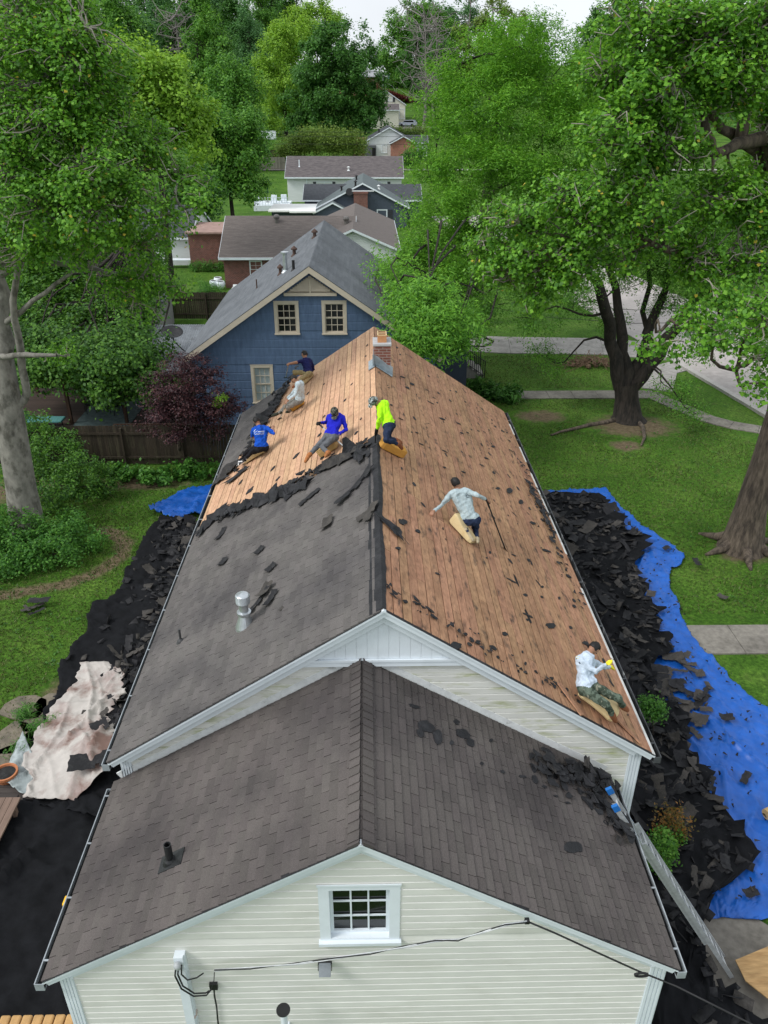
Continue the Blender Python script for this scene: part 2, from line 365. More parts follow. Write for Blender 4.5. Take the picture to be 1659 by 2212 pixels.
def siding(b, y, xl, xr, z0, z1, ex, holes=(), d=.026, mi=0):
    zs = list(np.arange(z0, z1, ex))+[z1]
    for h in holes: zs += [h[2], h[3]]
    zs = sorted(set(round(float(z), 4) for z in zs if z0-1e-6 <= z <= z1+1e-6))
    n0 = lambda z: (z-z0)/ex
    for a, c in zip(zs[:-1], zs[1:]):
        if c-a < .002: continue
        k = math.floor(n0(a)+1e-4); pa = d*(1-(n0(a)-k)); pc = d*(1-(n0(c)-k))
        iv = [(None, None)]
        for h in holes:
            if h[2]-1e-4 <= a and c <= h[3]+1e-4:
                iv = [q for (l, r) in iv for q in (((l, h[0]), (h[1], r)) if (l is None or l < h[0]) and (r is None or r > h[1]) else ((l, r),))]
        for l, r in iv:
            la = xl(a) if l is None else l; lc = xl(c) if l is None else l
            ra = xr(a) if r is None else r; rc = xr(c) if r is None else r
            if ra-la < .01: continue
            rc = max(rc, lc+.001)
            if c-a > ex*.8:   # lap board: flat face below, curved shoulder above
                m_ = a+(c-a)*.84; lm = la+(lc-la)*.84; rm = ra+(rc-ra)*.84
                b.add([(la, y, a), (ra, y, a), (la, y-d, a), (ra, y-d, a), (rm, y-d, m_), (lm, y-d, m_), (rc, y-.001, c), (lc, y-.001, c)], [(0, 1, 3, 2), (2, 3, 4, 5), (5, 4, 6, 7)], mi)
            else: b.add([(la, y, a), (ra, y, a), (la, y-pa, a), (ra, y-pa, a), (rc, y-pc, c), (lc, y-pc, c)], [(0, 1, 3, 2), (2, 3, 4, 5)], mi)

def slope_frame(rx, rz, sgn, slope):
    n = math.hypot(1, slope); dn = np.array([sgn/n, 0, -slope/n]); up = np.array([sgn*slope/n, 0, 1/n]); return np.array([rx, 0, rz]), dn, up
def sp(fr, s, y, h=0.):
    o, dn, up = fr; p = o+dn*s+up*h; return (p[0], y, p[2])
def shingles(b, fr, y0, y1, S, keep=None, ex=.127, tw=.305, seed=1, lift=.02, slot=.009, mi=0, missing=0., base=0.):
    r = random.Random(seed); n = int(S/ex)
    for i in range(n+1):
        lo = S-i*ex; hi = max(lo-ex, .0)
        if lo <= .02: break
        off = (i % 2)*tw/2+r.uniform(-.02, .02)+ (i % 5)*.03
        y = y0-off
        while y < y1:
            a, c = max(y, y0), min(y+tw-slot, y1); y += tw
            if c-a < .02: continue
            m = (a+c)/2
            if keep and not keep(m, (lo+hi)/2): continue
            if r.random() < missing: continue
            j = r.uniform(-.003, .003); e = base+lift*r.uniform(.75, 1.1); B_ = base
            b.add([sp(fr, lo+j, a, e), sp(fr, lo+j, c, e), sp(fr, hi-.004, c, B_+.006), sp(fr, hi-.004, a, B_+.006), sp(fr, lo+j, a, 0), sp(fr, lo+j, c, 0), sp(fr, hi, c, 0), sp(fr, hi, a, 0)],
                  [(0, 1, 2, 3), (4, 5, 1, 0), (5, 6, 2, 1), (7, 4, 0, 3)], mi)

house = empty('house', (0, 9, 0), 'cream sided house with half stripped roof and a lower shingled wing in front', 'house')
# --- measured dimensions
RX, RZ, SLP = .2, 7.27, .664
Y0M, Y1M = 9.1, 24.5
SL = 4.35*math.hypot(1, SLP)
EZ = RZ-4.35*SLP
FL = slope_frame(RX, RZ, -1, SLP); FR = slope_frame(RX, RZ, 1, SLP)
EX_X, EX_Z, EX_S = -.12, 6.27, .61
EX_SL = 4.05*math.hypot(1, EX_S); EX_EZ = EX_Z-4.05*EX_S
GL = slope_frame(EX_X, EX_Z, -1, EX_S); GR = slope_frame(EX_X, EX_Z, 1, EX_S)
def roofL(x, y, h=0.): return at_plane(x, y, FL[0]+FL[2]*h, FL[2])
def roofR(x, y, h=0.): return at_plane(x, y, FR[0]+FR[2]*h, FR[2])
def extL(x, y, h=0.): return at_plane(x, y, GL[0]+GL[2]*h, GL[2])
def extR(x, y, h=0.): return at_plane(x, y, GR[0]+GR[2]*h, GR[2])

# --- walls
b = MB()
def gable_poly(xl, xr, rx, rz, s, y, z0=0., drop=.12):
    return [(xl, y, z0), (xr, y, z0), (xr, y, rz-drop-abs(xr-rx)*s), (rx, y, rz-drop), (xl, y, rz-drop-abs(xl-rx)*s)]
b.prism(gable_poly(-4.0, 4.38, RX, RZ, SLP, Y0M+.24), (0, Y1M-Y0M-.4, 0))
def bnd(rx, rz, s, xl, xr, drop=.1):
    return (lambda z: max(xl, rx-(rz-drop-z)/s)), (lambda z: min(xr, rx+(rz-drop-z)/s))
l, r = bnd(RX, RZ, SLP, -4.02, 4.40)
siding(b, Y0M+.2, l, r, 3.0, RZ-.78, .127, mi=0)
b.build('wall', M_siding_moss, house)
b = MB()
WIN = (-.90+.13, .60-.13-.12, 0, 0)
# window in the front wing
wl = at_y(688, 1911, 6.12); wr = at_y(861, 2030, 6.12)
wx0, wx1, wz0, wz1 = wl[0]+.12, wr[0]-.12, wr[2]+.1, wl[2]-.07
prism_y = 6.28
b.prism(gable_poly(-3.98, 3.80, EX_X, EX_Z, EX_S, prism_y), (0, 9.3-prism_y, 0))
l, r = bnd(EX_X, EX_Z, EX_S, -4.0, 3.82)
siding(b, 6.12, l, r, .25, EX_Z-.2, .127, holes=[(wx0, wx1, wz0, wz1)])
ex = b.build('wing_wall', M_siding, house)
# foundation
b = MB(); b.box((-4.03, 6.1, -.2), (3.85, 9.2, .25)); b.box((-4.03, 9.26, -.2), (4.42, Y1M-.1, .25)); b.build('foundation', M_walkconc, house)

# --- roof slabs and coverings
b = MB()
def slab_roof(b, fr, y0, y1, S, t=.1, mi=0):
    o, dn, up = fr
    b.prism([sp(fr, 0, y0, -.008), sp(fr, S, y0, -.008), sp(fr, S, y0, -t), sp(fr, 0, y0, -t)], (0, y1-y0, 0), mi)
slab_roof(b, FL, Y0M+.03, Y1M, SL); slab_roof(b, FR, Y0M+.03, Y1M, SL)
roof = b.build('roof', M_dark, house)
b = MB(); slab_roof(b, GL, 6.03, 9.28, EX_SL); slab_roof(b, GR, 6.03, 9.28, EX_SL)
wroof = b.build('wing_roof', M_shback, house)

# boundary of the shingles still lying on the left slope, in (s, y)
def sy(p): return ((p[0]-RX)/FL[1][0], p[1])
bd = sorted([sy(roofL(*q)) for q in ((808, 962), (770, 978), (722, 1000), (668, 1028), (640, 1046), (590, 1072), (540, 1094), (490, 1112), (447, 1128))])
bs = np.array([q[0] for q in bd]); by = np.array([q[1] for q in bd])
bd2 = sorted([sy(roofL(*q))[::-1] for q in ((484, 1030), (520, 985), (552, 955), (572, 905), (592, 868), (612, 836), (640, 800), (655, 790))])
b2y = np.array([q[0] for q in bd2]); b2s = np.array([q[1] for q in bd2])
def wob(t): return .12*math.sin(t*7.3)+.09*math.sin(t*17.1+1)
def keepL(y, s):
    if y < np.interp(s, bs, by)+wob(s): return s > .06
    return s > np.interp(y, b2y, b2s)+wob(y)*.8 and y > b2y[0]-.3
b = MB(); shingles(b, FL, Y0M-.02, Y1M+.02, SL+.03, keepL, seed=3, base=.013)
for fr in (FL, FR): b.prism([sp(fr, 0, Y0M-.034, .0015), sp(fr, SL, Y0M-.034, .0015), sp(fr, SL, Y0M-.034, .005), sp(fr, 0, Y0M-.034, .005)], (0, .1, 0), 1)
b.build('shingles', [M_shing, M_felt], roof)
b = MB(); shingles(b, GL, 5.98, 9.25, EX_SL+.03, None, seed=4); shingles(b, GR, 5.98, 9.25, EX_SL+.03, None, seed=5)
# ridge caps of the wing
y = 9.24
while y > 6.0:
    y2 = max(y-.14, 5.97)
    for fr in (GL, GR):
        b.add([sp(fr, 0, y2, .045), sp(fr, .16, y2, .04), sp(fr, .16, y, .028), sp(fr, 0, y, .03), sp(fr, .16, y2, .0), sp(fr, 0, y2, .0)], [(0, 1, 2, 3), (0, 5, 4, 1), (1, 4, 4, 2)][:2], 0)
    y -= .14
for fr in (GL, GR): b.prism([sp(fr, 0, 5.963, .0015), sp(fr, EX_SL+.01, 5.963, .0015), sp(fr, EX_SL+.01, 5.963, .005), sp(fr, 0, 5.963, .005)], (0, .12, 0), 1)
b.build('shingles', [M_shing_ext, M_felt], wroof)

# bare boards
def boards(fr, y0, y1, S, wd, seed, keep=None):
    b = MB(); r = random.Random(seed); s = .01
    while s < S-.02:
        e = min(s+wd, S); y = y0+r.uniform(-3.5, 0)
        while y < y1:
            ln = r.choice((2.44, 3.05, 3.66, 4.27)); a, c = max(y, y0), min(y+ln-.006, y1); y += ln
            if c-a < .05: continue
            if keep and not keep(a, c, s): continue
            h = r.uniform(.006, .011); k1, k2 = r.uniform(-.002, .002), r.uniform(-.002, .002); g = r.uniform(.007, .019)
            b.add([sp(fr, s, a, h), sp(fr, e-g, a, h+k1), sp(fr, e-g, c, h+k2), sp(fr, s, c, h), sp(fr, s, a, -.02), sp(fr, e-g, a, -.02), sp(fr, e-g, c, -.02), sp(fr, s, c, -.02)],
                  [(0, 1, 2, 3), (4, 5, 1, 0), (5, 6, 2, 1), (6, 7, 3, 2), (7, 4, 0, 3)])
        s += wd
    return b
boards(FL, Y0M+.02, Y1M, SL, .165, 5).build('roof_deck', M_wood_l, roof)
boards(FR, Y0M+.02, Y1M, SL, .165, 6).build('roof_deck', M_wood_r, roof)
# felt strip and old ridge along the top of the left slope
b = MB(); rr = random.Random(4); y = Y0M
pts_a = []; pts_b = []
while y < 15.6:
    pts_a.append((.25+rr.uniform(-.015, .015), y)); pts_b.append((-.03+.018*math.sin(y*2.3)+rr.uniform(-.008, .008), y)); y += .12
for i in range(len(pts_a)-1):
    (s0, y0), (s1, y1) = pts_a[i], pts_a[i+1]
    b.add([sp(FL, s0, y0, .024), sp(FL, 0, y0, .03), sp(FL, 0, y1, .03), sp(FL, s1, y1, .024)], [(0, 1, 2, 3)])
    t0, t1 = abs(pts_b[i][0])+.01, abs(pts_b[i+1][0])+.01
    b.add([sp(FL, 0, y0, .03), sp(FR, t0, y0, .02), sp(FR, t1, y1, .02), sp(FL, 0, y1, .03)], [(0, 1, 2, 3)])
b.build('ridge_felt', M_felt, roof)

# --- rake trim and gable panel
def rake(fr_l, fr_r, y, S, name, parent, yo=0.0):
    b = MB(); y_in = y
    for fr in (fr_l, fr_r):
        e = S+.02; y = y_in+(.0 if fr is fr_l else .004)
        # top fascia, proud
        b.prism([sp(fr, 0, y, .0), sp(fr, e, y, .0), sp(fr, e, y, -.12), sp(fr, 0, y, -.12)], (0, .03, 0))
        b.prism([sp(fr, 0, y-.03, -.004), sp(fr, e, y-.03, -.004), sp(fr, e, y-.03, -.035), sp(fr, 0, y-.03, -.035)], (0, .045, 0))
        # soffit and frieze on the wall
        b.prism([sp(fr, 0, y+.03, -.09), sp(fr, e, y+.03, -.09), sp(fr, e, y+.03, -.115), sp(fr, 0, y+.03, -.115)], (0, .17, 0))
        b.prism([sp(fr, 0, y+.085, -.115), sp(fr, e-.2, y+.085, -.115), sp(fr, e-.2, y+.085, -.25), sp(fr, 0, y+.085, -.25)], (0, .03, 0))
    ap_ = sp(fr_l, 0, y_in-.036, 0); b.prism([(ap_[0]-.05, ap_[1], ap_[2]-.03), (ap_[0]+.05, ap_[1], ap_[2]-.03), (ap_[0], ap_[1], ap_[2]+.012)], (0, .07, 0))
    return b.build(name, M_white, parent)
rake(FL, FR, Y0M, SL, 'rake_trim', house)
rake(GL, GR, 6.0, EX_SL, 'rake_trim', house)
b = MB(); tz = RZ-1.0; hw = (RZ-.2-tz)/SLP
N = 15
for i in range(N):
    a = RX-hw+2*hw*i/N; c = RX-hw+2*hw*(i+1)/N-.0025
    f = lambda x: RZ-.2-abs(x-RX)*SLP
    poly = [(a, Y0M+.14, tz), (c, Y0M+.14, tz), (c, Y0M+.14, max(f(c), tz+.01))]
    if a < RX < c: poly.append((RX, Y0M+.14, f(RX)))
    poly.append((a, Y0M+.14, max(f(a), tz+.01))); b.prism(poly, (0, .05, 0))
b.box((RX-hw-.22, Y0M+.115, tz-.12), (RX+hw+.22, Y0M+.16, tz)); b.box((RX-hw-.2, Y0M+.1, tz-.03), (RX+hw+.2, Y0M+.13, tz+.01))
b.prism([(RX-hw, Y0M+.17, tz), (RX+hw, Y0M+.17, tz), (RX, Y0M+.17, tz+hw*SLP+.05)], (0, .03, 0))
b.build('gable_panel', M_white, house)
# corner boards (fluted)
def corner(x, y, z0, z1, wd, sgn):
    b = MB(); b.box((min(x, x-sgn*wd), y-.03, z0), (max(x, x-sgn*wd), y+.1, z1))
    for k in range(4):
        c = x-sgn*wd*(k+.5)/4; b.box((c-wd*.085, y-.042, z0), (c+wd*.085, y-.03, z1))
    b.box((min(x, x+sgn*.012), y-.03, z0), (max(x, x+sgn*.012), y+.22, z1)); return b
corner(4.42, Y0M+.2, 0, EZ-.06, .2, 1).build('corner_board', M_white, house); corner(-4.04, Y0M+.2, 0, EZ-.06, .17, -1).build('corner_board', M_white, house)
corner(3.84, 6.12, 0, EX_EZ-.08, .21, 1).build('corner_board', M_white, house); corner(-4.02, 6.12, 0, EX_EZ-.08, .17, -1).build('corner_board', M_white, house)
# wall flashing where the wing roof meets the main wall
b = MB()
for fr in (GL, GR): b.prism([sp(fr, 0, 9.27, .12), sp(fr, EX_SL-.1, 9.27, .12), sp(fr, EX_SL-.1, 9.27, .0), sp(fr, 0, 9.27, .0)], (0, .025, 0)); 
b.build('wall_flashing', M_dirtywhite, house)

# --- gutters
M_gut_r = mat('dark_gutter', (.06, .065, .07), rough=.5, var=.4, scale=5, col2=(.3, .31, .31), mask=(.55, .7), mscale=3)
M_gut_l = mat('grey_gutter', (.3, .33, .35), rough=.45, var=.2, scale=6)
def gutter(x, y0, y1, z, sgn, name='gutter', strap=.62, gm=None):
    b = MB(); w_, h = .115, .12; i0, i1 = sorted((x, x+sgn*w_))
    b.box((i0, y0, z-h), (i1, y1, z-h+.008))
    o0, o1 = sorted((x+sgn*w_, x+sgn*(w_-.008))); b.box((o0, y0, z-h+.008), (o1, y1, z))
    o0, o1 = sorted((x+sgn*(w_+.004), x+sgn*(w_-.01))); b.box((o0, y0, z), (o1, y1, z+.012))
    for q in (y0-.006, y1-.002): b.box((i0, q, z-h), (i1, q+.008, z+.01))
    b.box((i0+.009, y0+.01, z-h+.009), (i1-.009, y1-.01, z-h+.045), 1)
    o = b.build(name, [gm or M_dirtywhite, M_gutter_in], house)
    y = y0+.3
    while y < y1:
        s_ = MB(); s_.box((i0, y, z-.002), (i1, y+.025, z+.01)); s_.build('strap', gm or M_galv, o); y += strap
    return o
gutter(-4.15, Y0M-.02, Y1M, EZ-.04, -1, strap=1.3, gm=M_gut_l); gutter(4.55, Y0M-.02, Y1M, EZ-.04, 1, gm=M_gut_r, strap=1.6)
gutter(-4.17, 5.97, 9.12, EX_EZ-.04, -1, strap=.9, gm=M_gut_l); gutter(3.93, 5.97, 9.05, EX_EZ-.04, 1, strap=.9, gm=M_gut_l)
# broken white drip edge along the right eave
rr = random.Random(8); y = Y0M
while y < Y1M-.3:
    ln = rr.uniform(.5, 1.6) if y > 13 else 2.4
    if y < 13 or rr.random() < .6: b = MB(); b.prism([sp(FR, SL-.045, y, .016), sp(FR, SL+.012, y, .016), sp(FR, SL+.012, y, .005), sp(FR, SL-.045, y, .005)], (0, ln-.03, 0)); b.build('drip_edge', M_edge, roof)
    y += ln

# --- wing window
def window(name, parent, x0, x1, z0, z1, y, nx, nz, trim=.11, mt=None, sash2=False, glass=None, sill=True, depth=.09, bar=.022, top_trim=None):
    mt = mt or M_white; t2 = trim if top_trim is None else top_trim
    b = MB(); yo = y-.035
    b.box((x0-trim, yo, z0-trim*.3), (x0, y+depth, z1+t2)); b.box((x1, yo, z0-trim*.3), (x1+trim, y+depth, z1+t2))
    b.box((x0, yo, z1), (x1, y+depth, z1+t2)); b.box((x0, yo, z0-trim*.3), (x1, y+depth, z0))
    b.box((x0-trim-.012, yo-.012, z1+t2-.02), (x1+trim+.012, yo, z1+t2+.012))
    if sill: b.box((x0-trim-.02, yo-.05, z0-trim*.3-.05), (x1+trim+.02, y+.02, z0-trim*.3))
    f = b.build(name, mt, parent)
    s_ = MB(); fs = .04; ys = y+.045
    segs = [(z0, z1)] if not sash2 else [(z0, (z0+z1)/2), ((z0+z1)/2, z1)]
    for k, (a, c) in enumerate(segs):
        yy = ys+.0 if k == 0 else ys-.022
        s_.box((x0, yy, a), (x0+fs, yy+.03, c)); s_.box((x1-fs, yy, a), (x1, yy+.03, c)); s_.box((x0+fs, yy, a), (x1-fs, yy+.03, a+fs)); s_.box((x0+fs, yy, c-fs), (x1-fs, yy+.03, c))
        for i in range(1, nx): c_ = x0+fs+(x1-x0-2*fs)*i/nx; s_.box((c_-bar/2, yy+.004, a+fs), (c_+bar/2, yy+.024, c-fs))
        for j in range(1, nz): c_ = a+fs+(c-a-2*fs)*j/nz; s_.box((x0+fs, yy+.006, c_-bar/2), (x1-fs, yy+.022, c_+bar/2))
    s_.build('sash', mt, f)
    g = MB(); g.box((x0+.005, ys+.034, z0+.005), (x1-.005, ys+.04, z1-.005)); g.build('pane', glass or M_glass, f)
    return f
window('window', house, wx0, wx1, wz0, wz1, 6.12, 3, 3, trim=.13, top_trim=.1)
b = MB(); c = at_y(1050, 2000, 6.19); b.lathe([(.001, -.0), (.05, .02), (.07, .1), (.06, .18), (.02, .24)], (wx1-.14, 6.4, wz0+.02), 12)
# --- service mast, conduit, meter cables, flood light, soffit hook
b = MB(); m0 = at_y(378, 2052, 6.1); b.box((m0[0], 5.99, 0), (m0[0]+.115, 6.10, m0[2]+.0)); b.box((m0[0]+.115, 6.03, 0), (m0[0]+.13, 6.10, m0[2])); mast = b.build('cable_duct', M_white, house)
b = MB(); b.lathe([(.001, .07), (.03, .06), (.05, .02), (.052, -.05), (.04, -.09), (.001, -.1)], (m0[0]+.05, 5.96, m0[2]-.1), 14, M=Matrix.Rotation(rad(25), 4, 'X')); b.build('weather_head', mat('grey_plastic', (.4, .42, .43), rough=.5), mast, smooth=True)
b = MB()
def cpt(x, y, Y): return tuple(at_y(x, y, Y))
b.tube([cpt(386, 2085, 5.95), cpt(384, 2105, 5.92), cpt(395, 2130, 5.9), cpt(420, 2146, 5.9), cpt(445, 2145, 5.92), cpt(452, 2140, 5.95)], .011, 6)
b.tube([cpt(380, 2085, 5.95), cpt(378, 2108, 5.91), cpt(392, 2136, 5.89), cpt(418, 2152, 5.89), cpt(446, 2150, 5.91), cpt(456, 2138, 5.95)], .011, 6)
b.tube([cpt(392, 2085, 5.95), cpt(392, 2105, 5.93), cpt(405, 2117, 5.93), cpt(425, 2112, 5.95), cpt(440, 2102, 6.0)], .01, 6)
b.tube([cpt(456, 2138, 5.95), cpt(462, 2120, 5.97), cpt(463, 2103, 5.98), cpt(463, 2098, 6.0)], .006, 5)
b.build('drip_loop', M_black, mast, smooth=True)
b = MB(); b.tube([cpt(462, 2130, 6.07), cpt(463, 2150, 6.07), cpt(468, 2175, 6.07), cpt(470, 2200, 6.07), cpt(475, 2240, 6.07)], .011, 6); b.box(tuple(np.array(cpt(457, 2134, 6.07))-.02), tuple(np.array(cpt(466, 2126, 6.07))+.02)); b.build('wall_cable', M_black, house)
b = MB(); q = at_y(702, 2092, 6.0); M_ = Matrix.Translation(Vector((q[0], 5.99, q[2]))) @ Matrix.Rotation(rad(-32), 4, 'X')
b.box((-.075, -.03, -.085), (.075, .03, .085), 0, M_); b.box((-.085, -.012, .06), (.085, .012, .1), 1, M_); b.box((-.09, -.01, -.02), (-.08, .01, .1), 1, M_); b.box((.08, -.01, -.02), (.09, .01, .1), 1, M_)
b.box((q[0]-.02, 6.0, q[2]), (q[0]+.02, 6.1, q[2]+.06), 1)
b.build('floodlight', [mat('grey_lamp', (.22, .24, .26), rough=.4, spec=.5), M_black], house, bevel=.006)
b = MB(); q = at_y(611, 2190, 5.75); b.lathe([(.001, 0), (.09, 0), (.09, -.012), (.045, -.02)], (q[0], 5.8, q[2]), 18); b.lathe([(.045, -.02), (.045, -.9)], (q[0], 5.8, q[2]), 14, mi=1)
b.tube([(q[0], 5.8, q[2]-.8), (q[0], 6.1, q[2]-.82)], .02, 6, 1); b.build('vent_stack', [M_black, M_white], house, smooth=False)
b = MB(); q = at_y(423, 2185, 6.08); b.box((q[0]-.02, 6.04, q[2]-.035), (q[0]+.02, 6.09, q[2]+.035)); b.box((q[0]-.01, 6.0, q[2]-.02), (q[0]+.01, 6.04, q[2]+.0)); b.build('tap', mat('tap_metal', (.5, .4, .35), rough=.4), house)

# --- roof vents
n_up = Vector((0, 0, 1))
def slope_rot(sgn, slope): return Matrix.Rotation(math.atan(slope)*sgn, 4, 'Y')
q = roofL(530, 1352); b = MB()
b.lathe([(.17, -.06), (.165, 0), (.085, .22), (.08, .25)], q, 20); b.lathe([(.08, .25), (.12, .255), (.12, .3), (.08, .31), (.08, .47)], q, 20); b.lathe([(.105, .47), (.118, .48), (.118, .63), (.1, .645), (.03, .66)], q, 20)
for k in range(7): b.lathe([(.119, .49+k*.02), (.122, .495+k*.02), (.119, .5+k*.02)], q, 20)
b.box((-.24, -.2, .012), (.3, .2, .02), 0, Matrix.Translation(Vector(q)) @ slope_rot(-1, SLP))
b.build('flue_vent', M_galv, house, smooth=False)
q = roofL(391, 1388); b = MB(); b.lathe([(.022, 0), (.022, .3)], q, 10); b.lathe([(.09, -.03), (.06, .06), (.025, .09)], q, 12); b.box((-.13, -.12, .012), (.17, .12, .02), 0, Matrix.Translation(Vector(q)) @ slope_rot(-1, SLP)); b.build('plumbing_vent', mat('old_lead', (.06, .06, .062), rough=.6), house)
q = extL(368, 1862); b = MB(); b.lathe([(.05, 0), (.05, .34), (.04, .34), (.04, .1)], q, 14); b.lathe([(.11, -.05), (.08, .05), (.055, .08)], q, 14); b.box((-.16, -.13, .012), (.22, .13, .022), 0, Matrix.Translation(Vector(q)) @ slope_rot(-1, EX_S)); b.build('plumbing_vent', mat('black_pipe', (.02, .021, .022), rough=.45, var=.4, scale=30), house)

# --- chimney straddling the right of the ridge
cy = 20.45; c0 = at_y(807, 760, cy); c1 = at_y(844, 760, cy); cx0, cx1 = c0[0], c1[0]; cyb = cy+.62
ct = at_y(826, 748, cy)[2]
b = MB(); b.box((cx0, cy, RZ-.7), (cx1, cyb, ct)); ch = b.build('chimney', M_brick_chimney, house)
b = MB(); b.box((cx0-.02, cy-.02, ct), (cx1+.02, cyb+.02, ct+.07)); b.build('cap', mat('mortar_cap', (.4, .41, .42), rough=.9, var=.12, scale=8), ch, bevel=.012)
M_flue = mat('terracotta_flue', (.5, .24, .11), rough=.8, var=.12, scale=9)
M_fluein = mat('flue_lip', (.62, .47, .26), rough=.8)
cm = (cx0+cx1)/2
for k in range(2):
    b = MB(); y_ = cy+.1+k*.22; a, c, t, h = cm-.12, cm+.12, .02, .2
    b.box((a, y_, ct+.07), (c, y_+t, ct+.07+h)); b.box((a, y_+.2-t, ct+.07), (c, y_+.2, ct+.07+h)); b.box((a, y_+t, ct+.07), (a+t, y_+.2-t, ct+.07+h)); b.box((c-t, y_+t, ct+.07), (c, y_+.2-t, ct+.07+h))
    b.box((a-.003, y_-.003, ct+.06+h), (a+t, y_+.203, ct+.075+h), 1); b.box((c-t, y_-.003, ct+.06+h), (c+.003, y_+.203, ct+.075+h), 1); b.box((a+t, y_-.003, ct+.06+h), (c-t, y_+t, ct+.075+h), 1); b.box((a+t, y_+.2-t, ct+.06+h), (c-t, y_+.203, ct+.075+h), 1)
    b.build('flue', [M_flue, M_fluein], ch)
b = MB(); fl = lambda x: RZ-(x-RX)*SLP if x > RX else RZ-(RX-x)*SLP
b.prism([(cx0-.03, cy-.012, fl(cx0)+.0), (cx1+.06, cy-.012, fl(cx1+.06)), (cx1+.06, cy-.012, fl(cx1+.06)+.28), (cx1-.08, cy-.012, fl(cx1)+.3), (cx0+.1, cy-.012, fl(cx0+.1)+.3), (cx0-.03, cy-.012, fl(cx0)+.34)], (0, .012, 0))
b.prism([(cx1+.012, cy, fl(cx1)+.0), (cx1+.012, cyb, fl(cx1)), (cx1+.012, cyb, fl(cx1)+.3), (cx1+.012, cy, fl(cx1)+.3)], (-.012, 0, 0)); b.prism([(cx0, cy-.1, fl(cx0)-.02), (cx0, cyb, fl(cx0)), (cx0, cyb, fl(cx0)+.3), (cx0, cy-.1, fl(cx0)+.36)], (-.012, 0, 0))
b.prism([sp(FR, .0, cy-.16, .03), sp(FR, (cx1-RX)*1.28, cy-.16, .03), sp(FR, (cx1-RX)*1.28, cy-.02, .03), sp(FR, 0, cy-.02, .03)], (0, 0, .01)); b.prism([sp(FL, .0, cy-.16, .03), sp(FL, .2, cy-.16, .03), sp(FL, .2, cyb, .03), sp(FL, 0, cyb, .03)], (0, 0, .01))
b.build('flashing', mat('lead_flashing', (.3, .36, .4), rough=.45, var=.25, scale=6, metal=.35), ch)
# ================================================================ neighbouring houses
M_blue = mat('blue_shakes', (.085, .135, .225), rough=.7, var=.1, scale=5, col2=(.062, .1, .175), mask=(.4, .7), mscale=1.3, stretch=(6, 1, 1), bump=.25, bscale=20)
M_bluetrim = mat('tan_trim', (.5, .44, .35), rough=.6, var=.08, scale=4)
M_blueroof = mat('slate_grey_shingle', (.128, .138, .15), rough=.9, var=.14, scale=40, island=.1, col2=(.095, .103, .113), mask=(.42, .68), mscale=.6, spec=.25)
M_bluedark = mat('dark_blue_siding', (.03, .04, .06), rough=.6, var=.1)
M_brownroof = mat('weathered_brown_shingle', (.135, .115, .105), rough=.92, var=.2, scale=1.2, stretch=(1, 6, 6), detail=6, col2=(.105, .09, .084), mask=(.4, .7), mscale=3, col3=(.17, .15, .14), mask3=(.55, .7), m3scale=7, bump=.2, bscale=30)
M_brownroof2 = mat('grey_brown_far_shingle', (.12, .105, .104), rough=.92, var=.2, scale=1.5, stretch=(1, 4, 4), detail=6, col2=(.08, .07, .072), mask=(.42, .62), mscale=1.4, col3=(.2, .18, .17), mask3=(.64, .72), m3scale=2.6)
M_greenroof = mat('green_grey_shingle', (.1, .122, .125), rough=.9, var=.18, scale=2, stretch=(1, 4, 4), detail=6)
M_slatesid = mat('slate_blue_siding', (.062, .078, .105), rough=.6, var=.08, scale=3)
M_whitesid = mat('white_siding', (.62, .65, .65), rough=.6, var=.06, scale=2, stretch=(.5, .5, 6))
M_creamsid = mat('pale_cream_siding', (.63, .62, .52), rough=.6, var=.06, scale=2, stretch=(.5, .5, 6))
M_darkroof = mat('charcoal_shingle', (.055, .06, .068), rough=.9, var=.2, scale=3)
M_shutter = mat('dark_shutter', (.03, .033, .04), rough=.6)
M_blind = mat('window_blind', (.36, .42, .43), rough=.3, var=.1, scale=2, spec=.6)
M_whiteroof = mat('white_membrane', (.78, .78, .76), rough=.7, var=.05, scale=1.5, col2=(.66, .66, .63), mask=(.5, .75), mscale=.8)

def gable_y(root, cx, half, y0, y1, zr, s, wall_m, roof_m, trim_m, ov=.25, yo=.25, zb=-.3, ex=None, holes=(), t=.12, wallname='wall', roofname='roof', trim=.16, courses=None):
    """gabled body with its ridge along Y; the gable faces the viewer at y0"""
    b = MB(); xl, xr = cx-half+ov, cx+half-ov
    b.prism(gable_poly(xl, xr, cx, zr, s, y0+.1, zb, .14), (0, y1-y0-.1, 0))
    if ex:
        l, r = bnd(cx, zr, s, xl-.01, xr+.01, .12); siding(b, y0+.02, l, r, zb+.3, zr-.3, ex, holes, d=.02)
    wl_ = b.build(wallname, wall_m, root)
    fl, fr = slope_frame(cx, zr, -1, s), slope_frame(cx, zr, 1, s); S = half*math.hypot(1, s)
    b = MB()
    for f in (fl, fr): b.prism([sp(f, 0, y0-yo, 0), sp(f, S, y0-yo, 0), sp(f, S, y0-yo, -t), sp(f, 0, y0-yo, -t)], (0, y1-y0+2*yo, 0))
    rf = b.build(roofname, roof_m, root)
    b = MB()
    for f in (fl, fr):
        yo = yo+(.004 if f is fr else 0)
        b.prism([sp(f, 0, y0-yo-.03, -.02), sp(f, S+.03, y0-yo-.03, -.02), sp(f, S+.03, y0-yo-.03, -.02-trim), sp(f, 0, y0-yo-.03, -.02-trim)], (0, .04, 0))
        b.prism([sp(f, S+.002, y0-yo-.0, -.0), sp(f, S+.05, y0-yo, -.0), sp(f, S+.05, y0-yo, -.16), sp(f, S+.002, y0-yo, -.16)], (0, y1-y0+2*yo, 0))
    b.build('rake_trim', trim_m, root)
    return rf, fl, fr, S
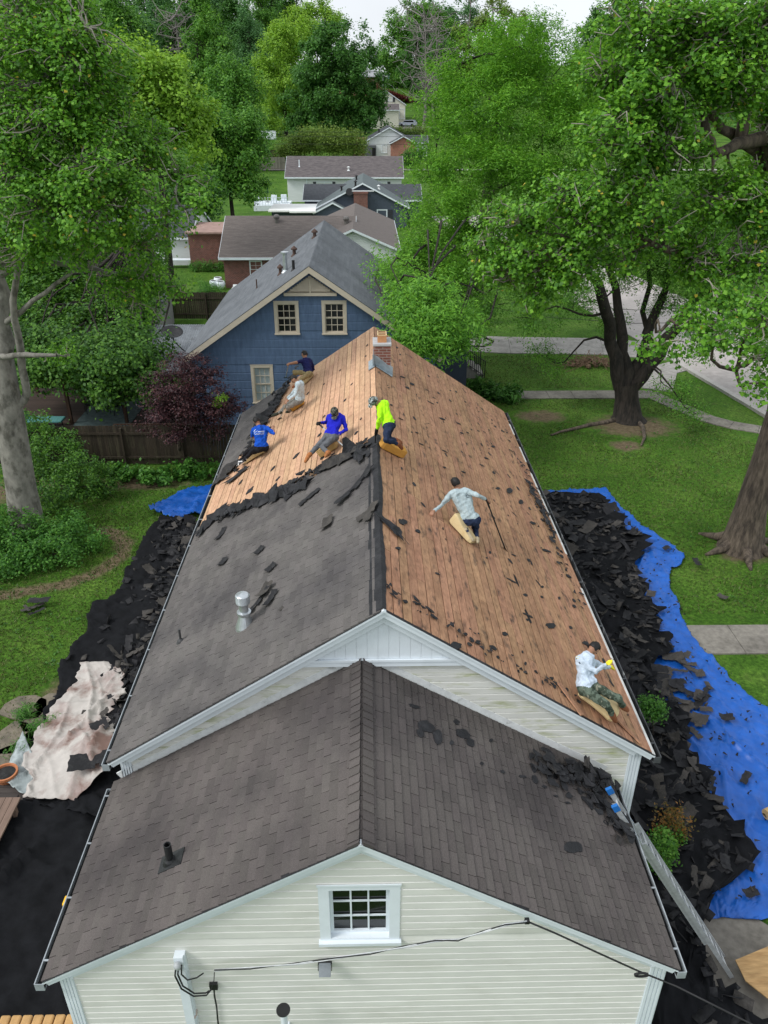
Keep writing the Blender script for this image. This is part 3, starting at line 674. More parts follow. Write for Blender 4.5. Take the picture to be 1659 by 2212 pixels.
def gable_x(root, cy, half, x0, x1, zr, s, wall_m, roof_m, trim_m, ov=.3, xo=.2, zb=-.3, t=.12, wallname='wall', roofname='roof'):
    b = MB(); ya, yb = cy-half+ov, cy+half-ov
    zz = lambda y: zr-.14-abs(y-cy)*s
    b.prism([(x0, ya, zb), (x0, yb, zb), (x0, yb, zz(yb)), (x0, cy, zr-.14), (x0, ya, zz(ya))], (x1-x0, 0, 0)); b.build(wallname, wall_m, root)
    b = MB()
    for sg in (-1, 1):
        e = (cy+sg*half, zr-half*s)
        b.prism([(x0-xo, cy, zr), (x0-xo, e[0], e[1]), (x0-xo, e[0], e[1]-t), (x0-xo, cy, zr-t)], (x1-x0+2*xo, 0, 0))
    rf = b.build(roofname, roof_m, root)
    b = MB()
    for sg in (-1, 1):
        e = (cy+sg*half, zr-half*s)
        b.box((x0-xo, min(e[0], e[0]+sg*.09), e[1]-.16), (x1+xo, max(e[0], e[0]+sg*.09), e[1]+.01))
        for x in (x0-xo-.03, x1+xo): b.prism([(x, cy, zr-.01), (x, e[0], e[1]-.01), (x, e[0], e[1]-.2), (x, cy, zr-.2)], (.03, 0, 0))
    b.build('eave_trim', trim_m, root)
    return rf
def turbine(parent, p, m, sc=1.):
    b = MB(); b.lathe([(.15*sc, -.1), (.15*sc, .22*sc), (.2*sc, .26*sc), (.23*sc, .36*sc), (.2*sc, .46*sc), (.1*sc, .53*sc), (.01, .55*sc)], p, 14)
    for k in range(10):
        a = k*math.pi/5; b.box((p[0]+.2*sc*math.cos(a)-.015, p[1]+.2*sc*math.sin(a)-.015, p[2]+.26*sc), (p[0]+.2*sc*math.cos(a)+.015, p[1]+.2*sc*math.sin(a)+.015, p[2]+.47*sc))
    return b.build('turbine_vent', m, parent)
def pipe(parent, p, h, r, m, cap=0., name='vent_pipe'):
    b = MB(); b.lathe([(r, -.1), (r, h)], p, 10)
    if cap: b.lathe([(r*1.9, h-.0), (r*1.9, h+.06), (.01, h+.06+cap)], p, 10)
    b.lathe([(r*2.2, -.06), (r*1.1, .06)], p, 10); return b.build(name, m, parent)

# ---- blue house straight behind
M_rust = mat('rusty_vent', (.08, .05, .04), rough=.8, var=.3)
bh = empty('blue_house', (-2.3, 31.5, 0), 'tall blue shingle sided house with tan trim and slate grey gable roof', 'house')
YB = 31.5; ap = at_y(668, 575, YB); BX, BZ = ap[0], ap[2]+.06; BS = .685; BH = 5.35
M3 = lambda x, y: ((500+x/2.44)/1.302, (560+y/2.44)/1.302)
def brect(a, c):
    p, q = at_y(*M3(*a), YB), at_y(*M3(*c), YB); return p[0], q[0], q[2], p[2]
w1, w2, w3 = brect((655, 700), (838, 928)), brect((985, 697), (1162, 928)), brect((497, 1137), (668, 1400))
tr = .12; holes = [(a+tr, c-tr, z0+.08, z1-tr) for a, c, z0, z1 in (w1, w2, w3)]
rf, bl, br_, BSL = gable_y(bh, BX, BH, YB, 43.5, BZ, BS, M_blue, M_blueroof, M_bluetrim, ov=.3, yo=.3, ex=.352, holes=holes, trim=.2)
b = MB(); shingles(b, bl, YB-.33, 43.85, BSL+.02, None, ex=.14, tw=.92, seed=9, lift=.014, slot=.005); shingles(b, br_, YB-.33, 43.85, BSL+.02, None, ex=.14, tw=.92, seed=10, lift=.014, slot=.005)
b.build('shingles', M_blueroof, rf)
for k, (h, g) in enumerate(zip(holes, (M_glass, M_glass, M_blind))):
    window('window', bh, h[0], h[1], h[2], h[3], YB+.02, 3, 2, trim=tr, mt=M_bluetrim, sash2=True, glass=g, bar=.025)
# louvred gable vent
b = MB(); lz = at_y(*M3(900, 640), YB)[2]; hw = (BZ-.42-lz)/BS
for k in range(9):
    z = lz+.06+k*(BZ-.5-lz)/9.3; x = max(.0, (BZ-.44-z)/BS-.05)
    b.prism([(BX-x, YB-.1, z), (BX-x, YB-.04, z+.085), (BX-x, YB-.028, z+.085), (BX-x, YB-.085, z)], (2*x, 0, 0))
b.box((BX-.03, YB-.115, lz), (BX+.03, YB-.07, BZ-.55)); b.box((BX-hw-.1, YB-.12, lz-.12), (BX+hw+.1, YB-.02, lz))
b.prism([(BX-hw, YB-.02, lz), (BX+hw, YB-.02, lz), (BX, YB-.02, lz+hw*BS)], (0, .03, 0), 1)
b.build('gable_louvre', [M_bluetrim, mat('louvre_shade_backing', (.3, .26, .2), rough=.8)], bh)  # backing coloured darker to stand for the shade behind the slats
for (px, py, h, r, m, cp) in ((705, 515, .25, .07, M_rust, .12), (740, 495, .75, .09, M_galv, .02), (795, 487, .4, .06, M_black, 0), (800, 385, .25, .08, M_rust, .12), (940, 262, .22, .08, M_rust, .12), (543, 612, .4, .03, M_rust, 0)):
    q = at_plane(*M3(px, py), bl[0], bl[2]); pipe(bh, q, h, r, m, cp)
# right wing with a low roof, eave return
b = MB(); q = at_y(985, 775, 36.5)
b.box((BX+BH-.35, 36.5, -.2), (q[0]+.55, 43.2, 3.9)); b.build('side_wing', M_bluedark, bh)
b = MB(); b.prism([(BX+BH-.6, 36.2, 4.25), (q[0]+.8, 36.2, 3.8), (q[0]+.8, 36.2, 3.95), (BX+BH-.6, 36.2, 4.4)], (0, 7.2, 0)); b.build('side_wing_roof', M_blueroof, bh)
# porch steps with railing
st = at_z(1060, 835); 
b = MB()
for k in range(4): b.box((5.0+.0+k*.33, 41.2, 0), (5.35+k*.33, 43.0, .95-k*.24))
b.box((3.6, 41.2, 0), (5.0, 43.0, .95)); b.build('porch_steps', M_conc, bh)
def railing(name, pts, h, parent, m, gap=.14, r=.015):
    b = MB()
    for p, q in zip(pts[:-1], pts[1:]):
        p = Vector(p); q = Vector(q); u = Vector((0, 0, h)); b.beam(p+u, q+u, .04, .04); b.beam(p+u*.15, q+u*.15, .03, .03)
        n = max(1, int((q-p).length/gap))
        for i in range(n+1):
            t = p+(q-p)*i/n; b.beam(t, t+u, r*2 if i not in (0, n) else .045, r*2 if i not in (0, n) else .045, up=(1, 0, 0))
    return b.build(name, m, parent)
for y in (41.15, 43.05): railing('railing', [(3.8, y, .95), (5.0, y, .95), (6.4, y, .02)], .95, bh, M_black)

# ---- brick house with brown roof beyond it
kh = empty('brick_house', (-6, 64, 0), 'red brick house with wide brown shingle roof and a white gabled side', 'house')
rf = gable_x(kh, 69, 5.0, -11.45, -1.2, 4.9, .5, M_brick, M_brownroof, M_white, ov=.45, xo=.3)
rf2, wl_, wr_, WS = gable_y(kh, -1.1, 3.75, 64.0, 80, 4.62, .42, M_whitesid, M_brownroof, M_white, ov=.25, yo=.3, ex=.2, wallname='side_wall', roofname='side_roof')
M_turb = mat('turbine_metal', (.16, .15, .14), rough=.5, var=.2, metal=.4)
for px, py in ((598, 474), (775-27, 478)):
    p = at_plane(px, py+6, (-5, 69, 4.9), (0, -.447, .894)) if px < 700 else at_plane(px, py+6, wl_[0], wl_[2]); turbine(kh, p, M_turb, 1.15)
p = at_plane(735, 480, wl_[0], wl_[2]); pipe(kh, p, .35, .06, M_black)
x0, x1, z1_ = -9.35, -8.45, 2.05
window('window', kh, x0, x1, .75, z1_, 64.42, 2, 2, trim=.06, sash2=True, glass=M_blind)
b = MB(); b.tube([(-10.6+.0, 63.0, .35), (-9.2, 63.0, .35)], .2, 10); b.box((-10.7, 62.6, .0), (-9.1, 63.3, .3)); 
b.build('window_well', M_dirtywhite, kh)

# ---- slate blue house
gh = empty('slate_blue_house', (0, 97, 0), 'dark slate blue house with green grey roof, brick chimney and white flat roof', 'house')
gable_y(gh, -.45, 5.45, 97, 109, 4.95, .49, M_slatesid, M_greenroof, M_white, ov=.3, yo=.3, ex=.22)
gable_x(gh, 105.5, 3.6, -7.6, 6.6, 4.0, .42, M_slatesid, M_darkroof, M_white, wallname='cross_wall', roofname='cross_roof')
gable_y(gh, -3.9, 2.3, 95.6, 99, 3.0, .5, M_slatesid, M_greenroof, M_white, ov=.2, yo=.2, ex=.22, wallname='porch_wall', roofname='porch_roof')
b = MB(); b.box((-11.3, 95.2, 1.95), (-5.9, 101.5, 2.12)); b.box((-8.8, 94.6, 1.93), (-5.8, 95.2, 2.1)); b.build('flat_roof', M_whiteroof, gh)
b = MB(); b.box((-11.0, 96.0, -.2), (-6.2, 101.2, 1.95)); b.build('annex_wall', M_slatesid, gh)
b = MB(); c = at_y(780, 425, 96.5); b.box((c[0]-.85, 96.2, 0), (c[0]+.75, 96.95, c[2]+.35)); b.box((c[0]-.92, 96.13, c[2]+.35), (c[0]+.82, 97.02, c[2]+.5)); b.build('chimney', M_brick, gh)
window('window', gh, 1.3, 2.3, .9, 1.9, 97.02, 2, 1, trim=.12, sash2=True, glass=M_blind)
b = MB(); b.box((2.5, 96.96, .75), (3.05, 97.0, 2.0)); b.build('shutter', M_shutter, gh)
b = MB(); q = at_y(755, 415, 96.6); b.lathe([(.02, 0), (.2, .03), (.42, .12)], q, 14, M=Matrix.Rotation(rad(70), 4, 'X')); b.tube([q, (q[0], 97.0, q[2]-.4)], .03, 6); b.build('satellite_dish', M_black, gh)
for px, py in ((768, 398), (770, 385), (738, 408)):
    p = at_plane(px, py+4, slope_frame(-.45, 4.95, -1, .49)[0], slope_frame(-.45, 4.95, -1, .49)[2]); pipe(gh, p, .45, .11, M_black, .1)
p = at_plane(818, 408, slope_frame(-.45, 4.95, 1, .49)[0], slope_frame(-.45, 4.95, 1, .49)[2]); pipe(gh, p, .3, .1, M_dirtywhite, .1)
q0, q1 = at_y(990/1.302, 537/1.302, 96.6), at_y(1052/1.302, 537/1.302, 96.6)
b = MB(); b.box((q0[0], 96.5, q0[2]-.06), (q1[0], 96.62, q0[2]+.06)); b.build('string_light', M_dirtywhite, gh)

# ---- long white house across the yard
wh = empty('white_ranch_house', (-3, 122, 0), 'long low white house with dark shutters under a broad weathered grey roof', 'house')
gable_x(wh, 127, 5.0, -11.5, 5.1, 5.85, .5, M_whitesid, M_brownroof2, M_white, ov=.5, xo=.3)
for (xa, xb) in ((-7.15, -6.25), (-6.0, -5.1), (2.0, 2.9)):
    window('window', wh, xa, xb, 1.3, 2.6, 122.48, 2, 2, trim=.12, sash2=True, glass=M_blind)
for xa in (-7.75, -4.95, 1.4, 3.05):
    b = MB(); b.box((xa, 122.42, 1.2), (xa+.42, 122.47, 2.72)); b.build('shutter', M_shutter, wh)
p = at_plane(838, 308, (0, 127, 5.85), (0, -.447, .894)) if 0 else at_plane(840/1, 366, (0, 127, 5.85), (0, -.447, .894)); pipe(wh, (-9.8, 124.5, 4.6), .9, .07, M_white); pipe(wh, (-2.6, 123.6, 4.15), .4, .12, M_dirtywhite, .1)
b = MB(); b.box((-8.75, 122.4, -.1), (-8.6, 122.5, 3.2)); b.build('downpipe', M_white, wh)
# white deck at its left
dk = empty('white_deck', (-14, 115, 0), 'white railed deck with patio seats beside the white ranch house', 'deck')
b = MB(); b.box((-15.2, 112, 0), (-10.5, 117.5, .7)); b.build('platform', M_white, dk)
railing('railing', [(-15.1, 117.3, .7), (-15.1, 112.1, .7), (-10.6, 112.1, .7)], 1.0, dk, M_white, gap=.35, r=.03)
for x, y in ((-12.7, 114.5), (-11.4, 115)):
    t = empty('patio_chair', (x, y, .7), 'white rounded patio chair on the white railed deck, '+('nearer the railing corner' if x < -12 else 'nearer the white ranch house'), 'chair', 'patio chairs on the white deck')
    b = MB(); b.box((x-.4, y-.4, 1.0), (x+.4, y+.4, 1.15)); b.build('seat', M_white, t); b = MB(); b.box((x-.4, y+.3, 1.15), (x+.4, y+.42, 1.75)); b.build('backrest', M_white, t, bevel=.08)
    for sx in (-1, 1):
        for sy_ in (-1, 1): b = MB(); b.box((x+sx*.35-.03, y+sy_*.35-.03, .7), (x+sx*.35+.03, y+sy_*.35+.03, 1.0)); b.build('leg', M_white, t)
um = empty('folded_parasol', (-13.7, 115.8, .7), 'folded dark green parasol standing on the white railed deck', 'parasol'); b = MB(); b.lathe([(.2, 1.5), (.13, 2.4), (.02, 3.1)], (-13.7, 115.8, .3), 10); b.build('canopy', mat('dark_green_cloth', (.012, .05, .03), rough=.8), um); b = MB(); b.lathe([(.03, 0), (.03, 1.3)], (-13.7, 115.8, .7), 8); b.lathe([(.25, 0), (.25, .08)], (-13.7, 115.8, .7), 12); b.build('pole', M_black, um)

# ---- house with brick gable behind the hedge
zg = hgt(0, 172)
rg = empty('brick_gable_house', (5, 172, zg), 'pale grey gabled house with an orange brick front gable behind the hedge', 'house')
gable_y(rg, 4.65, 5.2, 173, 186, 8.3, .52, M_whitesid, M_darkroof, M_white, ov=.3, yo=.3, zb=zg-.5)
gable_y(rg, 7.35, 2.75, 170, 176, 6.85, .5, M_brick_orange, M_darkroof, M_white, ov=.3, yo=.3, zb=zg-.5, wallname='brick_wall', roofname='brick_wing_roof')
gable_x(rg, 180, 3.0, 5, 12.6, 6.6, .45, M_whitesid, M_darkroof, M_white, zb=zg-.5, wallname='rear_wall', roofname='rear_roof')
window('window', rg, 3.2, 4.1, 3.6, 5.0, 173.08, 2, 1, trim=.12, sash2=True, glass=M_blind)
b = MB(); b.box((-.3, 172.5, zg), (2.0, 173.2, 5.0)); b.build('porch_shade_block', mat('porch_shadow_paint', (.1, .105, .11), rough=.7), rg)  # solid projecting block, its dark grey painted in for porch shade
b = MB(); b.box((1.2, 172.42, zg+.2), (1.85, 172.48, zg+2.4)); b.build('door', M_dark, rg)
b = MB(); b.box((-2.6, 176, zg), (.1, 182, 5.9)); b.box((-2.8, 175.8, 5.9), (.2, 182.2, 6.05)); b.build('brick_annex', M_brick, rg)
pipe(rg, (2.6, 174.5, 7.3), .5, .15, M_black, .1)

# ---- cream house on the hill foot
zc = hgt(6, 228)
ch_ = empty('cream_hill_house', (6, 228, zc), 'cream two part house with small shuttered gable window at the foot of the hill', 'house')
gable_y(ch_, 4.95, 5.6, 228, 242, 15.2, .62, M_creamsid, M_brownroof2, M_white, ov=.3, yo=.2, zb=zc-1)
gable_x(ch_, 224.5, 3.4, -.5, 8.3, 12.0, .4, M_creamsid, M_brownroof2, M_white, zb=zc-1.5, wallname='front_wall', roofname='front_roof')
window('window', ch_, 6.0, 6.7, 12.6, 13.3, 228.08, 2, 1, trim=.16, glass=M_glass); window('window', ch_, 8.75, 10.0, 8.6, 10.7, 228.08, 2, 3, trim=.12, glass=M_glass)
for xa in (5.1, 7.0): b = MB(); b.box((xa, 228.0, 12.4), (xa+.55, 228.06, 13.5)); b.build('shutter', M_shutter, ch_)
# ---- hilltop brick house with white post, and blue house behind it
zh = hgt(4, 290)
hh = empty('hill_brick_house', (2, 288, zh), 'brick hillside house with white corner post and pale low roof, mostly behind a tree', 'house')
b = MB(); b.box((-9, 290, zh-2), (5.4, 300, 19.4)); b.build('wall', M_brick_orange, hh); b = MB(); b.prism([(-10, 288.4, 19.3), (7.2, 288.4, 19.0), (3.4, 292, 20.8), (-9, 292, 20.8)], (0, 0, .25)); b.box((-9.5, 291, 19.4), (5.5, 301, 20.9)); b.build('roof', mat('pale_grey_roof', (.3, .31, .32), rough=.8, var=.15), hh)
b = MB(); b.box((5.3, 288.6, zh-2), (5.7, 289, 19.1)); b.build('post', M_white, hh)
bq = empty('small_blue_house', (8, 330, hgt(8, 330)), 'pale blue house with white trimmed window high on the wooded hill', 'house')
q0, q1 = at_y(822, 150, 330), at_y(842, 192, 330)
gable_x(bq, 336, 5.5, q0[0]-5, q1[0], q0[2]+1.5, .5, mat('pale_blue_siding', (.2, .33, .5), rough=.6), M_dirtywhite, M_white, zb=q1[2]-6)
window('window', bq, q1[0]-2.6, q1[0]-1.2, q1[2]+1.2, q0[2]-1.6, 330.6, 1, 1, trim=.3, glass=M_glass)
rl = empty('hillside_stairs', (9, 280, 0), 'pale railing stepping down the dark red planted bank below the brick hillside house', 'stairs')
pts = [at_y(x, y, 282) for x, y in ((833, 182), (838, 181), (848, 186), (853, 194))]; railing('railing', [tuple(p-np.array([0, 0, 2.0])) for p in pts], 2.0, rl, M_dirtywhite, gap=1., r=.08)
pts = [at_y(x, y, 280) for x, y in ((857, 190), (866, 195), (874, 201), (882, 204))]; railing('railing', [tuple(p-np.array([0, 0, 2.0])) for p in pts], 2.0, rl, M_dirtywhite, gap=1., r=.08)

# ---- car on the hill drive
def car(name, loc, rz, label, col):
    c = empty(name, loc, label, 'car', rz=rz); m = mat('silver_car_paint', col, rough=.25, var=.03, spec=.5, coat=.5); rub = mat('tyre_rubber', (.02, .02, .02), rough=.9)
    def loc_build(b, nm, mm, par=c, **k):
        me_o = b.build(nm, mm, None, **k); me_o.parent = par; return me_o
    b = MB(); prof = [(-2.2, .35), (2.2, .35), (2.25, .75), (2.1, .95), (1.2, 1.05), (.55, 1.55), (-1.7, 1.6), (-2.15, 1.05), (-2.25, .7)]
    b.prism([(x, -.88, z) for x, z in prof], (0, 1.76, 0)); body = loc_build(b, 'body', m, bevel=.07)
    for sg in (-1, 1):
        b = MB(); y = sg*.885; b.prism([(-1.85, y, 1.08), (1.05, y, 1.08), (.5, y, 1.47), (-1.6, y, 1.5)], (0, sg*.012, 0)); loc_build(b, 'side_window', M_glass)
        for x in (-1.35, 1.4):
            b = MB(); b.lathe([(.2, -.11), (.34, -.11), (.36, -.08), (.36, .08), (.34, .11), (.2, .11)], (x, sg*.82, .36), 18, M=Matrix.Rotation(rad(90), 4, 'X')); wv = loc_build(b, 'wheel', rub)
            b = MB(); b.lathe([(.001, -.1), (.2, -.1), (.2, .1), (.001, .1)], (x, sg*.82, .36), 14, M=Matrix.Rotation(rad(90), 4, 'X')); loc_build(b, 'rim', M_alu, wv)
        b = MB(); b.box((2.18, sg*.6-.2, .72), (2.27, sg*.6+.2, .88)); loc_build(b, 'headlight', M_dirtywhite)
    b = MB(); b.prism([(1.2, -.72, 1.06), (1.2, .72, 1.06), (.62, .66, 1.5), (.62, -.66, 1.5)], (.03, 0, .02)); loc_build(b, 'windscreen', M_glass)
    return c
q = at_y(876, 272, 222); car('parked_car', (q[0]+.6, 222, q[2]-.2), rad(160), 'silver estate car parked beside the cream hill house', (.32, .35, .42))
b = MB(); b.box((q[0]-4, 219, q[2]-.9), (q[0]+9, 226, q[2]-.2)); o = b.build('hill_drive', M_conc); o['kind'] = 'structure'

# ---- white garage and brick outbuilding at the left
wg = empty('white_garage', (-22, 74, 0), 'white sided garage with dark roof half hidden behind leafy branches at left', 'garage')
gable_x(wg, 79, 5.2, -30, -16, 4.6, .42, M_whitesid, M_darkroof, M_white, ov=.3)
bo = empty('brick_outbuilding', (-14, 72, 0), 'small red brick outbuilding with a flat pink toned roof beside the brown roofed house', 'outbuilding')
b = MB(); b.box((-15.75, 72.2, -.2), (-11.7, 78, 3.0)); b.build('wall', M_brick, bo); b = MB(); b.box((-15.95, 71.95, 3.0), (-11.5, 78.3, 3.15)); b.build('roof', mat('pink_roofing', (.3, .2, .17), rough=.9, var=.2, scale=2), bo)
# ================================================================ yard: fences, pavilion, deck, ladder, cable
M_fence = mat('brown_fence_wood', (.038, .029, .02), rough=.9, var=.25, scale=4, stretch=(6, 6, .6), island=.3, col2=(.058, .052, .032), mask=(.5, .7), mscale=1.5)
M_fence_grey = mat('grey_fence_wood', (.2, .185, .15), rough=.9, var=.2, scale=4, stretch=(6, 6, .6), island=.2)
def fence(name, p, q, h, m, label, group=None, rails=(.35, 1.42), w=.14, post=2.44, side=-1, z=None, lattice=False):
    p = np.array(p, float); q = np.array(q, float); L_ = np.linalg.norm(q-p); d = (q-p)/L_; nrm = np.array([d[1], -d[0]])*(-side)
    rt_ = empty(name, (p[0], p[1], hgt(*p)), label, 'fence', group)
    rn = random.Random(int(p[0]*7+p[1])); b = MB(); n = int(L_/w)
    for i in range(n):
        a = p+d*(i*w+.004); c = p+d*((i+1)*w-.006); z0 = hgt(*a)+.04; hh_ = h+rn.uniform(-.02, .02); k = rn.uniform(0, .006)
        b.prism([(*(a+nrm*k), z0), (*(c+nrm*k), z0), (*(c+nrm*k), z0+hh_), (*(a+nrm*k), z0+hh_)], (*(nrm*.018), 0))
    b.build('pickets', m, rt_)
    for rz_ in rails:
        b = MB(); o = nrm*(-.025); b.beam((*(p+o), hgt(*p)+rz_), (*(q+o), hgt(*q)+rz_), .04, .09); b.build('rail', m, rt_)
    k = 0.
    while k <= L_+.01:
        a = p+d*k-nrm*.05; b = MB(); z0 = hgt(*a); b.box((a[0]-.045, a[1]-.045, z0-.1), (a[0]+.045, a[1]+.045, z0+h-.05)); b.build('post', m, rt_); k += post
    return rt_
fence('board_fence', (-17.5, 30.0), (-4.3, 30.05), 1.72, M_fence, 'dark brown board fence with rails and posts behind the purple leaved maple', side=1)
fence('board_fence', (-16, 54.3), (-7.6, 54.3), 1.8, M_fence, 'dark brown board fence below the brick house lawn', side=1)
fence('board_fence', (-24, 160.5), (-15.2, 160.5), 2.2, M_fence_grey, 'pale weathered board fence left of the long white house', side=1, w=.3, post=4)
fence('board_fence', (-24.5, 172), (-16, 172), 2.0, M_fence, 'brown rail fence crossing the lawn behind the hedge', side=1, w=.22, post=3)
fence('picket_fence', (-36, 205), (-21, 203), 1.8, M_white, 'white picket fence on the far lawn below dark trees', side=1, w=.3, post=4)

# ---- covered patio behind the fence
M_post = mat('brown_timber', (.06, .034, .022), rough=.8, var=.2, scale=6, stretch=(4, 4, .5))
M_tin = mat('ribbed_metal_roof', (.2, .215, .23), rough=.4, var=.2, scale=3, metal=.4, col2=(.1, .105, .11), mask=(.5, .75), mscale=1.2)
pv = empty('covered_patio', (-12.4, 36, 0), 'low ribbed metal roof on brown timber posts over a shaded deck', 'pavilion')
b = MB(); xa, xb = -17.2, -7.35
def rz_(y): return 2.72+(y-34)*.19
x = xa
while x < xb:
    e = min(x+.115, xb)
    b.prism([(x, 33.9, rz_(33.9)), (x+.03, 33.9, rz_(33.9)+.025), (x+.07, 33.9, rz_(33.9)+.025), (e, 33.9, rz_(33.9)), (e, 33.9, rz_(33.9)-.02), (x, 33.9, rz_(33.9)-.02)], (0, 4.9, rz_(38.8)-rz_(33.9))); x += .115
b.build('roof', M_tin, pv)
b = MB(); b.box((xa, 33.92, 2.48), (xb-.02, 34.0, 2.7)); b.build('fascia', M_post, pv)
for x in (-16.9, -13.75, -11.2, -8.9):
    for y in (34.1, 38.4):
        b = MB(); b.box((x-.07, y-.07, .25), (x+.07, y+.07, rz_(y)-.03)); b.build('post', M_post, pv)
b = MB(); y = 31.0
while y < 39: b.box((-17.3, y, .2), (-7.4, y+.135, .28)); y += .142
b.build('deck', mat('old_deck', (.05, .034, .026), rough=.85, var=.2, scale=3, stretch=(.4, 4, 4), island=.2), pv)
b = MB(); b.box((-17.3, 30.9, .1), (-7.4, 31.0, .38)); b.box((-17.0, 31.2, 1.0-.1), (-7.6, 31.28, 1.0)); b.build('deck_edge', M_post, pv)
railing('railing', [(-10.9, 31.4, .28), (-8.0, 31.4, .28)], 1.0, pv, M_post, gap=.16, r=.02)
b = MB(); b.box((-13.6, 33.2, .285), (-11.0, 37.4, .295)); tag(b.build('rug', mat('teal_rug', (.09, .13, .13), rough=.95, var=.35, scale=6)), 'pale teal patterned rug on the shaded patio deck', 'rug')
# lounge chair, table with chairs, grill, cooler
t = empty('lounge_chair', (-15.0, 34, .28), 'turquoise striped lounge chair with raised back on the patio deck', 'lounge chair'); mc = mat('turquoise_stripe', (.08, .24, .23), rough=.9, var=.5, scale=9, stretch=(8, .2, .2))
b = MB(); b.box((-15.6, 33.3, .6), (-13.9, 33.95, .7)); b.build('seat', mc, t, bevel=.03); b = MB(); b.prism([(-15.6, 33.3, .62), (-16.1, 33.3, 1.2), (-16.02, 33.3, 1.26), (-15.5, 33.3, .7)], (0, .65, 0)); b.build('backrest', mc, t)
for x in (-15.4, -14.1):
    for y in (33.34, 33.88): b = MB(); b.box((x-.02, y-.02, .28), (x+.02, y+.02, .6)); b.build('leg', M_black, t)
t = empty('patio_table', (-12.6, 36, .28), 'dark round table on the shaded patio deck', 'table'); b = MB(); b.lathe([(.001, .72), (.62, .72), (.62, .76), (.001, .76)], (-12.6, 36, .28), 20); b.build('tabletop', M_black, t); b = MB(); b.lathe([(.28, 0), (.06, .05), (.05, .72)], (-12.6, 36, .28), 12); b.build('pedestal', M_black, t)
def patio_chair(x, y, a, lab):
    t = empty('metal_chair', (x, y, .28), lab, 'chair', 'metal chairs round the patio table'); M_ = Matrix.Translation((x, y, .28)) @ Matrix.Rotation(a, 4, 'Z')
    b = MB(); b.box((-.24, -.24, .42), (.24, .24, .46), 0, M_); b.build('seat', M_black, t); b = MB()
    for k in range(6): b.box((-.24+.096*k-.01, .22, .46), (-.24+.096*k+.01, .24, .95), 0, M_)
    b.box((-.25, .215, .93), (.25, .245, .98), 0, M_); b.build('backrest', M_black, t)
    for sx in (-.22, .22):
        for sy_ in (-.22, .22): b = MB(); b.box((sx-.015, sy_-.015, 0), (sx+.015, sy_+.015, .42), 0, M_); b.build('leg', M_black, t)
for x, y, a, l in ((-13.3, 35.5, rad(120), 'black metal patio chair at the left of the round table'), (-12.0, 35.3, rad(-140), 'black metal patio chair at the near right of the round table'), (-12.2, 36.9, rad(-20), 'black metal patio chair at the far side of the round table')): patio_chair(x, y, a, l)
t = empty('grill', (-13.0, 38.0, .28), 'tall black covered grill standing at the back of the patio', 'grill'); b = MB(); b.box((-13.4, 37.7, .3), (-12.6, 38.3, 1.1)); b.build('cabinet', M_black, t, bevel=.04); b = MB(); b.lathe([(.36, 0), (.34, .2), (.2, .36), (.001, .4)], (-13.0, 38.0, 1.1), 14); b.build('lid', M_black, t, smooth=True)
t = empty('cooler', (-11.3, 39.4, 0), 'white lidded cooler box behind the patio on the lawn', 'cooler'); b = MB(); b.box((-11.9, 39.2, 0), (-10.9, 39.8, .5)); b.build('box', mat('cooler_grey', (.45, .47, .46), rough=.5), t, bevel=.03); b = MB(); b.box((-11.93, 39.17, .5), (-10.87, 39.83, .6)); b.build('lid', M_white, t, bevel=.03)
# satellite dish on the patio roof
dq = at_plane(372, 722, (0, 34, 2.72+.75), (0, -.19, 1)); t = empty('satellite_dish', tuple(dq), 'dark round satellite dish on a bent arm above the patio roof', 'satellite dish')
Mr = Matrix.Translation(Vector(dq)) @ Matrix.Rotation(rad(18), 4, 'X') @ Matrix.Rotation(rad(8), 4, 'Y'); b = MB(); b.lathe([(.001, 0), (.2, .02), (.36, .07), (.5, .15), (.5, .16), (.36, .09), (.2, .035), (.001, .015)], (0, 0, 0), 22, M=Mr); b.build('dish', M_black, t, smooth=True)
b = MB(); b.tube([Vector(dq)+Vector((.0, 0, .0)), Vector(dq)+Vector((.05, 0, -.35)), Vector(dq)+Vector((.45, -.3, -.62)), Vector(dq)+Vector((.75, -.6, -.72))], .03, 8); b.build('arm', M_black, t)
# yellow toy on the grass behind, shed, white planters
t = empty('shed', (-13.6, 53, 0), 'small grey shed with dark sloping roof beside the brown fence', 'shed'); b = MB(); b.box((-15.6, 50.4, 0), (-13.2, 53.4, 2.1)); b.build('wall', mat('grey_shed_board', (.22, .215, .21), rough=.85, var=.12, stretch=(6, 6, .5)), t); b = MB(); b.prism([(-15.8, 50.2, 2.75), (-13.0, 50.2, 2.05), (-13.0, 50.2, 2.15), (-15.8, 50.2, 2.85)], (0, 3.4, 0)); b.build('roof', M_darkroof, t)
q = at_y(367, 695, 46.5); t = empty('yellow_toy_frame', (q[0], 46.5, 0), 'bright yellow folding frame behind the patio roof', 'toy'); my = mat('yellow_plastic', (.75, .42, .02), rough=.5)
b = MB(); c = Vector((q[0], 46.5, .7)); 
b.box((c.x-.5, 46.4, .62), (c.x+.5, 46.9, .72)); b.build('seat', my, t)
for sx in (-.4, .4): b = MB(); b.beam((c.x+sx, 46.4, 0), (c.x-sx*.5, 46.8, .95), .07, .07); b.build('leg', my, t)
for k, (px, py) in enumerate(((463, 622), (472, 615), (478, 624))):
    q = at_z(px, py); t = empty('white_planter', tuple(q), ('white round planter nearest the brown fence by the brick house', 'white round planter farthest back by the brick house corner', 'white round planter closest to the brick house wall')[k], 'planter', 'white planters by the brick house')
    b = MB(); b.lathe([(.15, 0), (.32, .2), (.36, .42), (.3, .6), (.25, .58), (.28, .42)], q, 14); b.build('pot', M_white, t, smooth=True); b = MB(); b.lathe([(.001, .62), (.25, .56)], q, 12); b.build('soil', M_gutter_in, t)
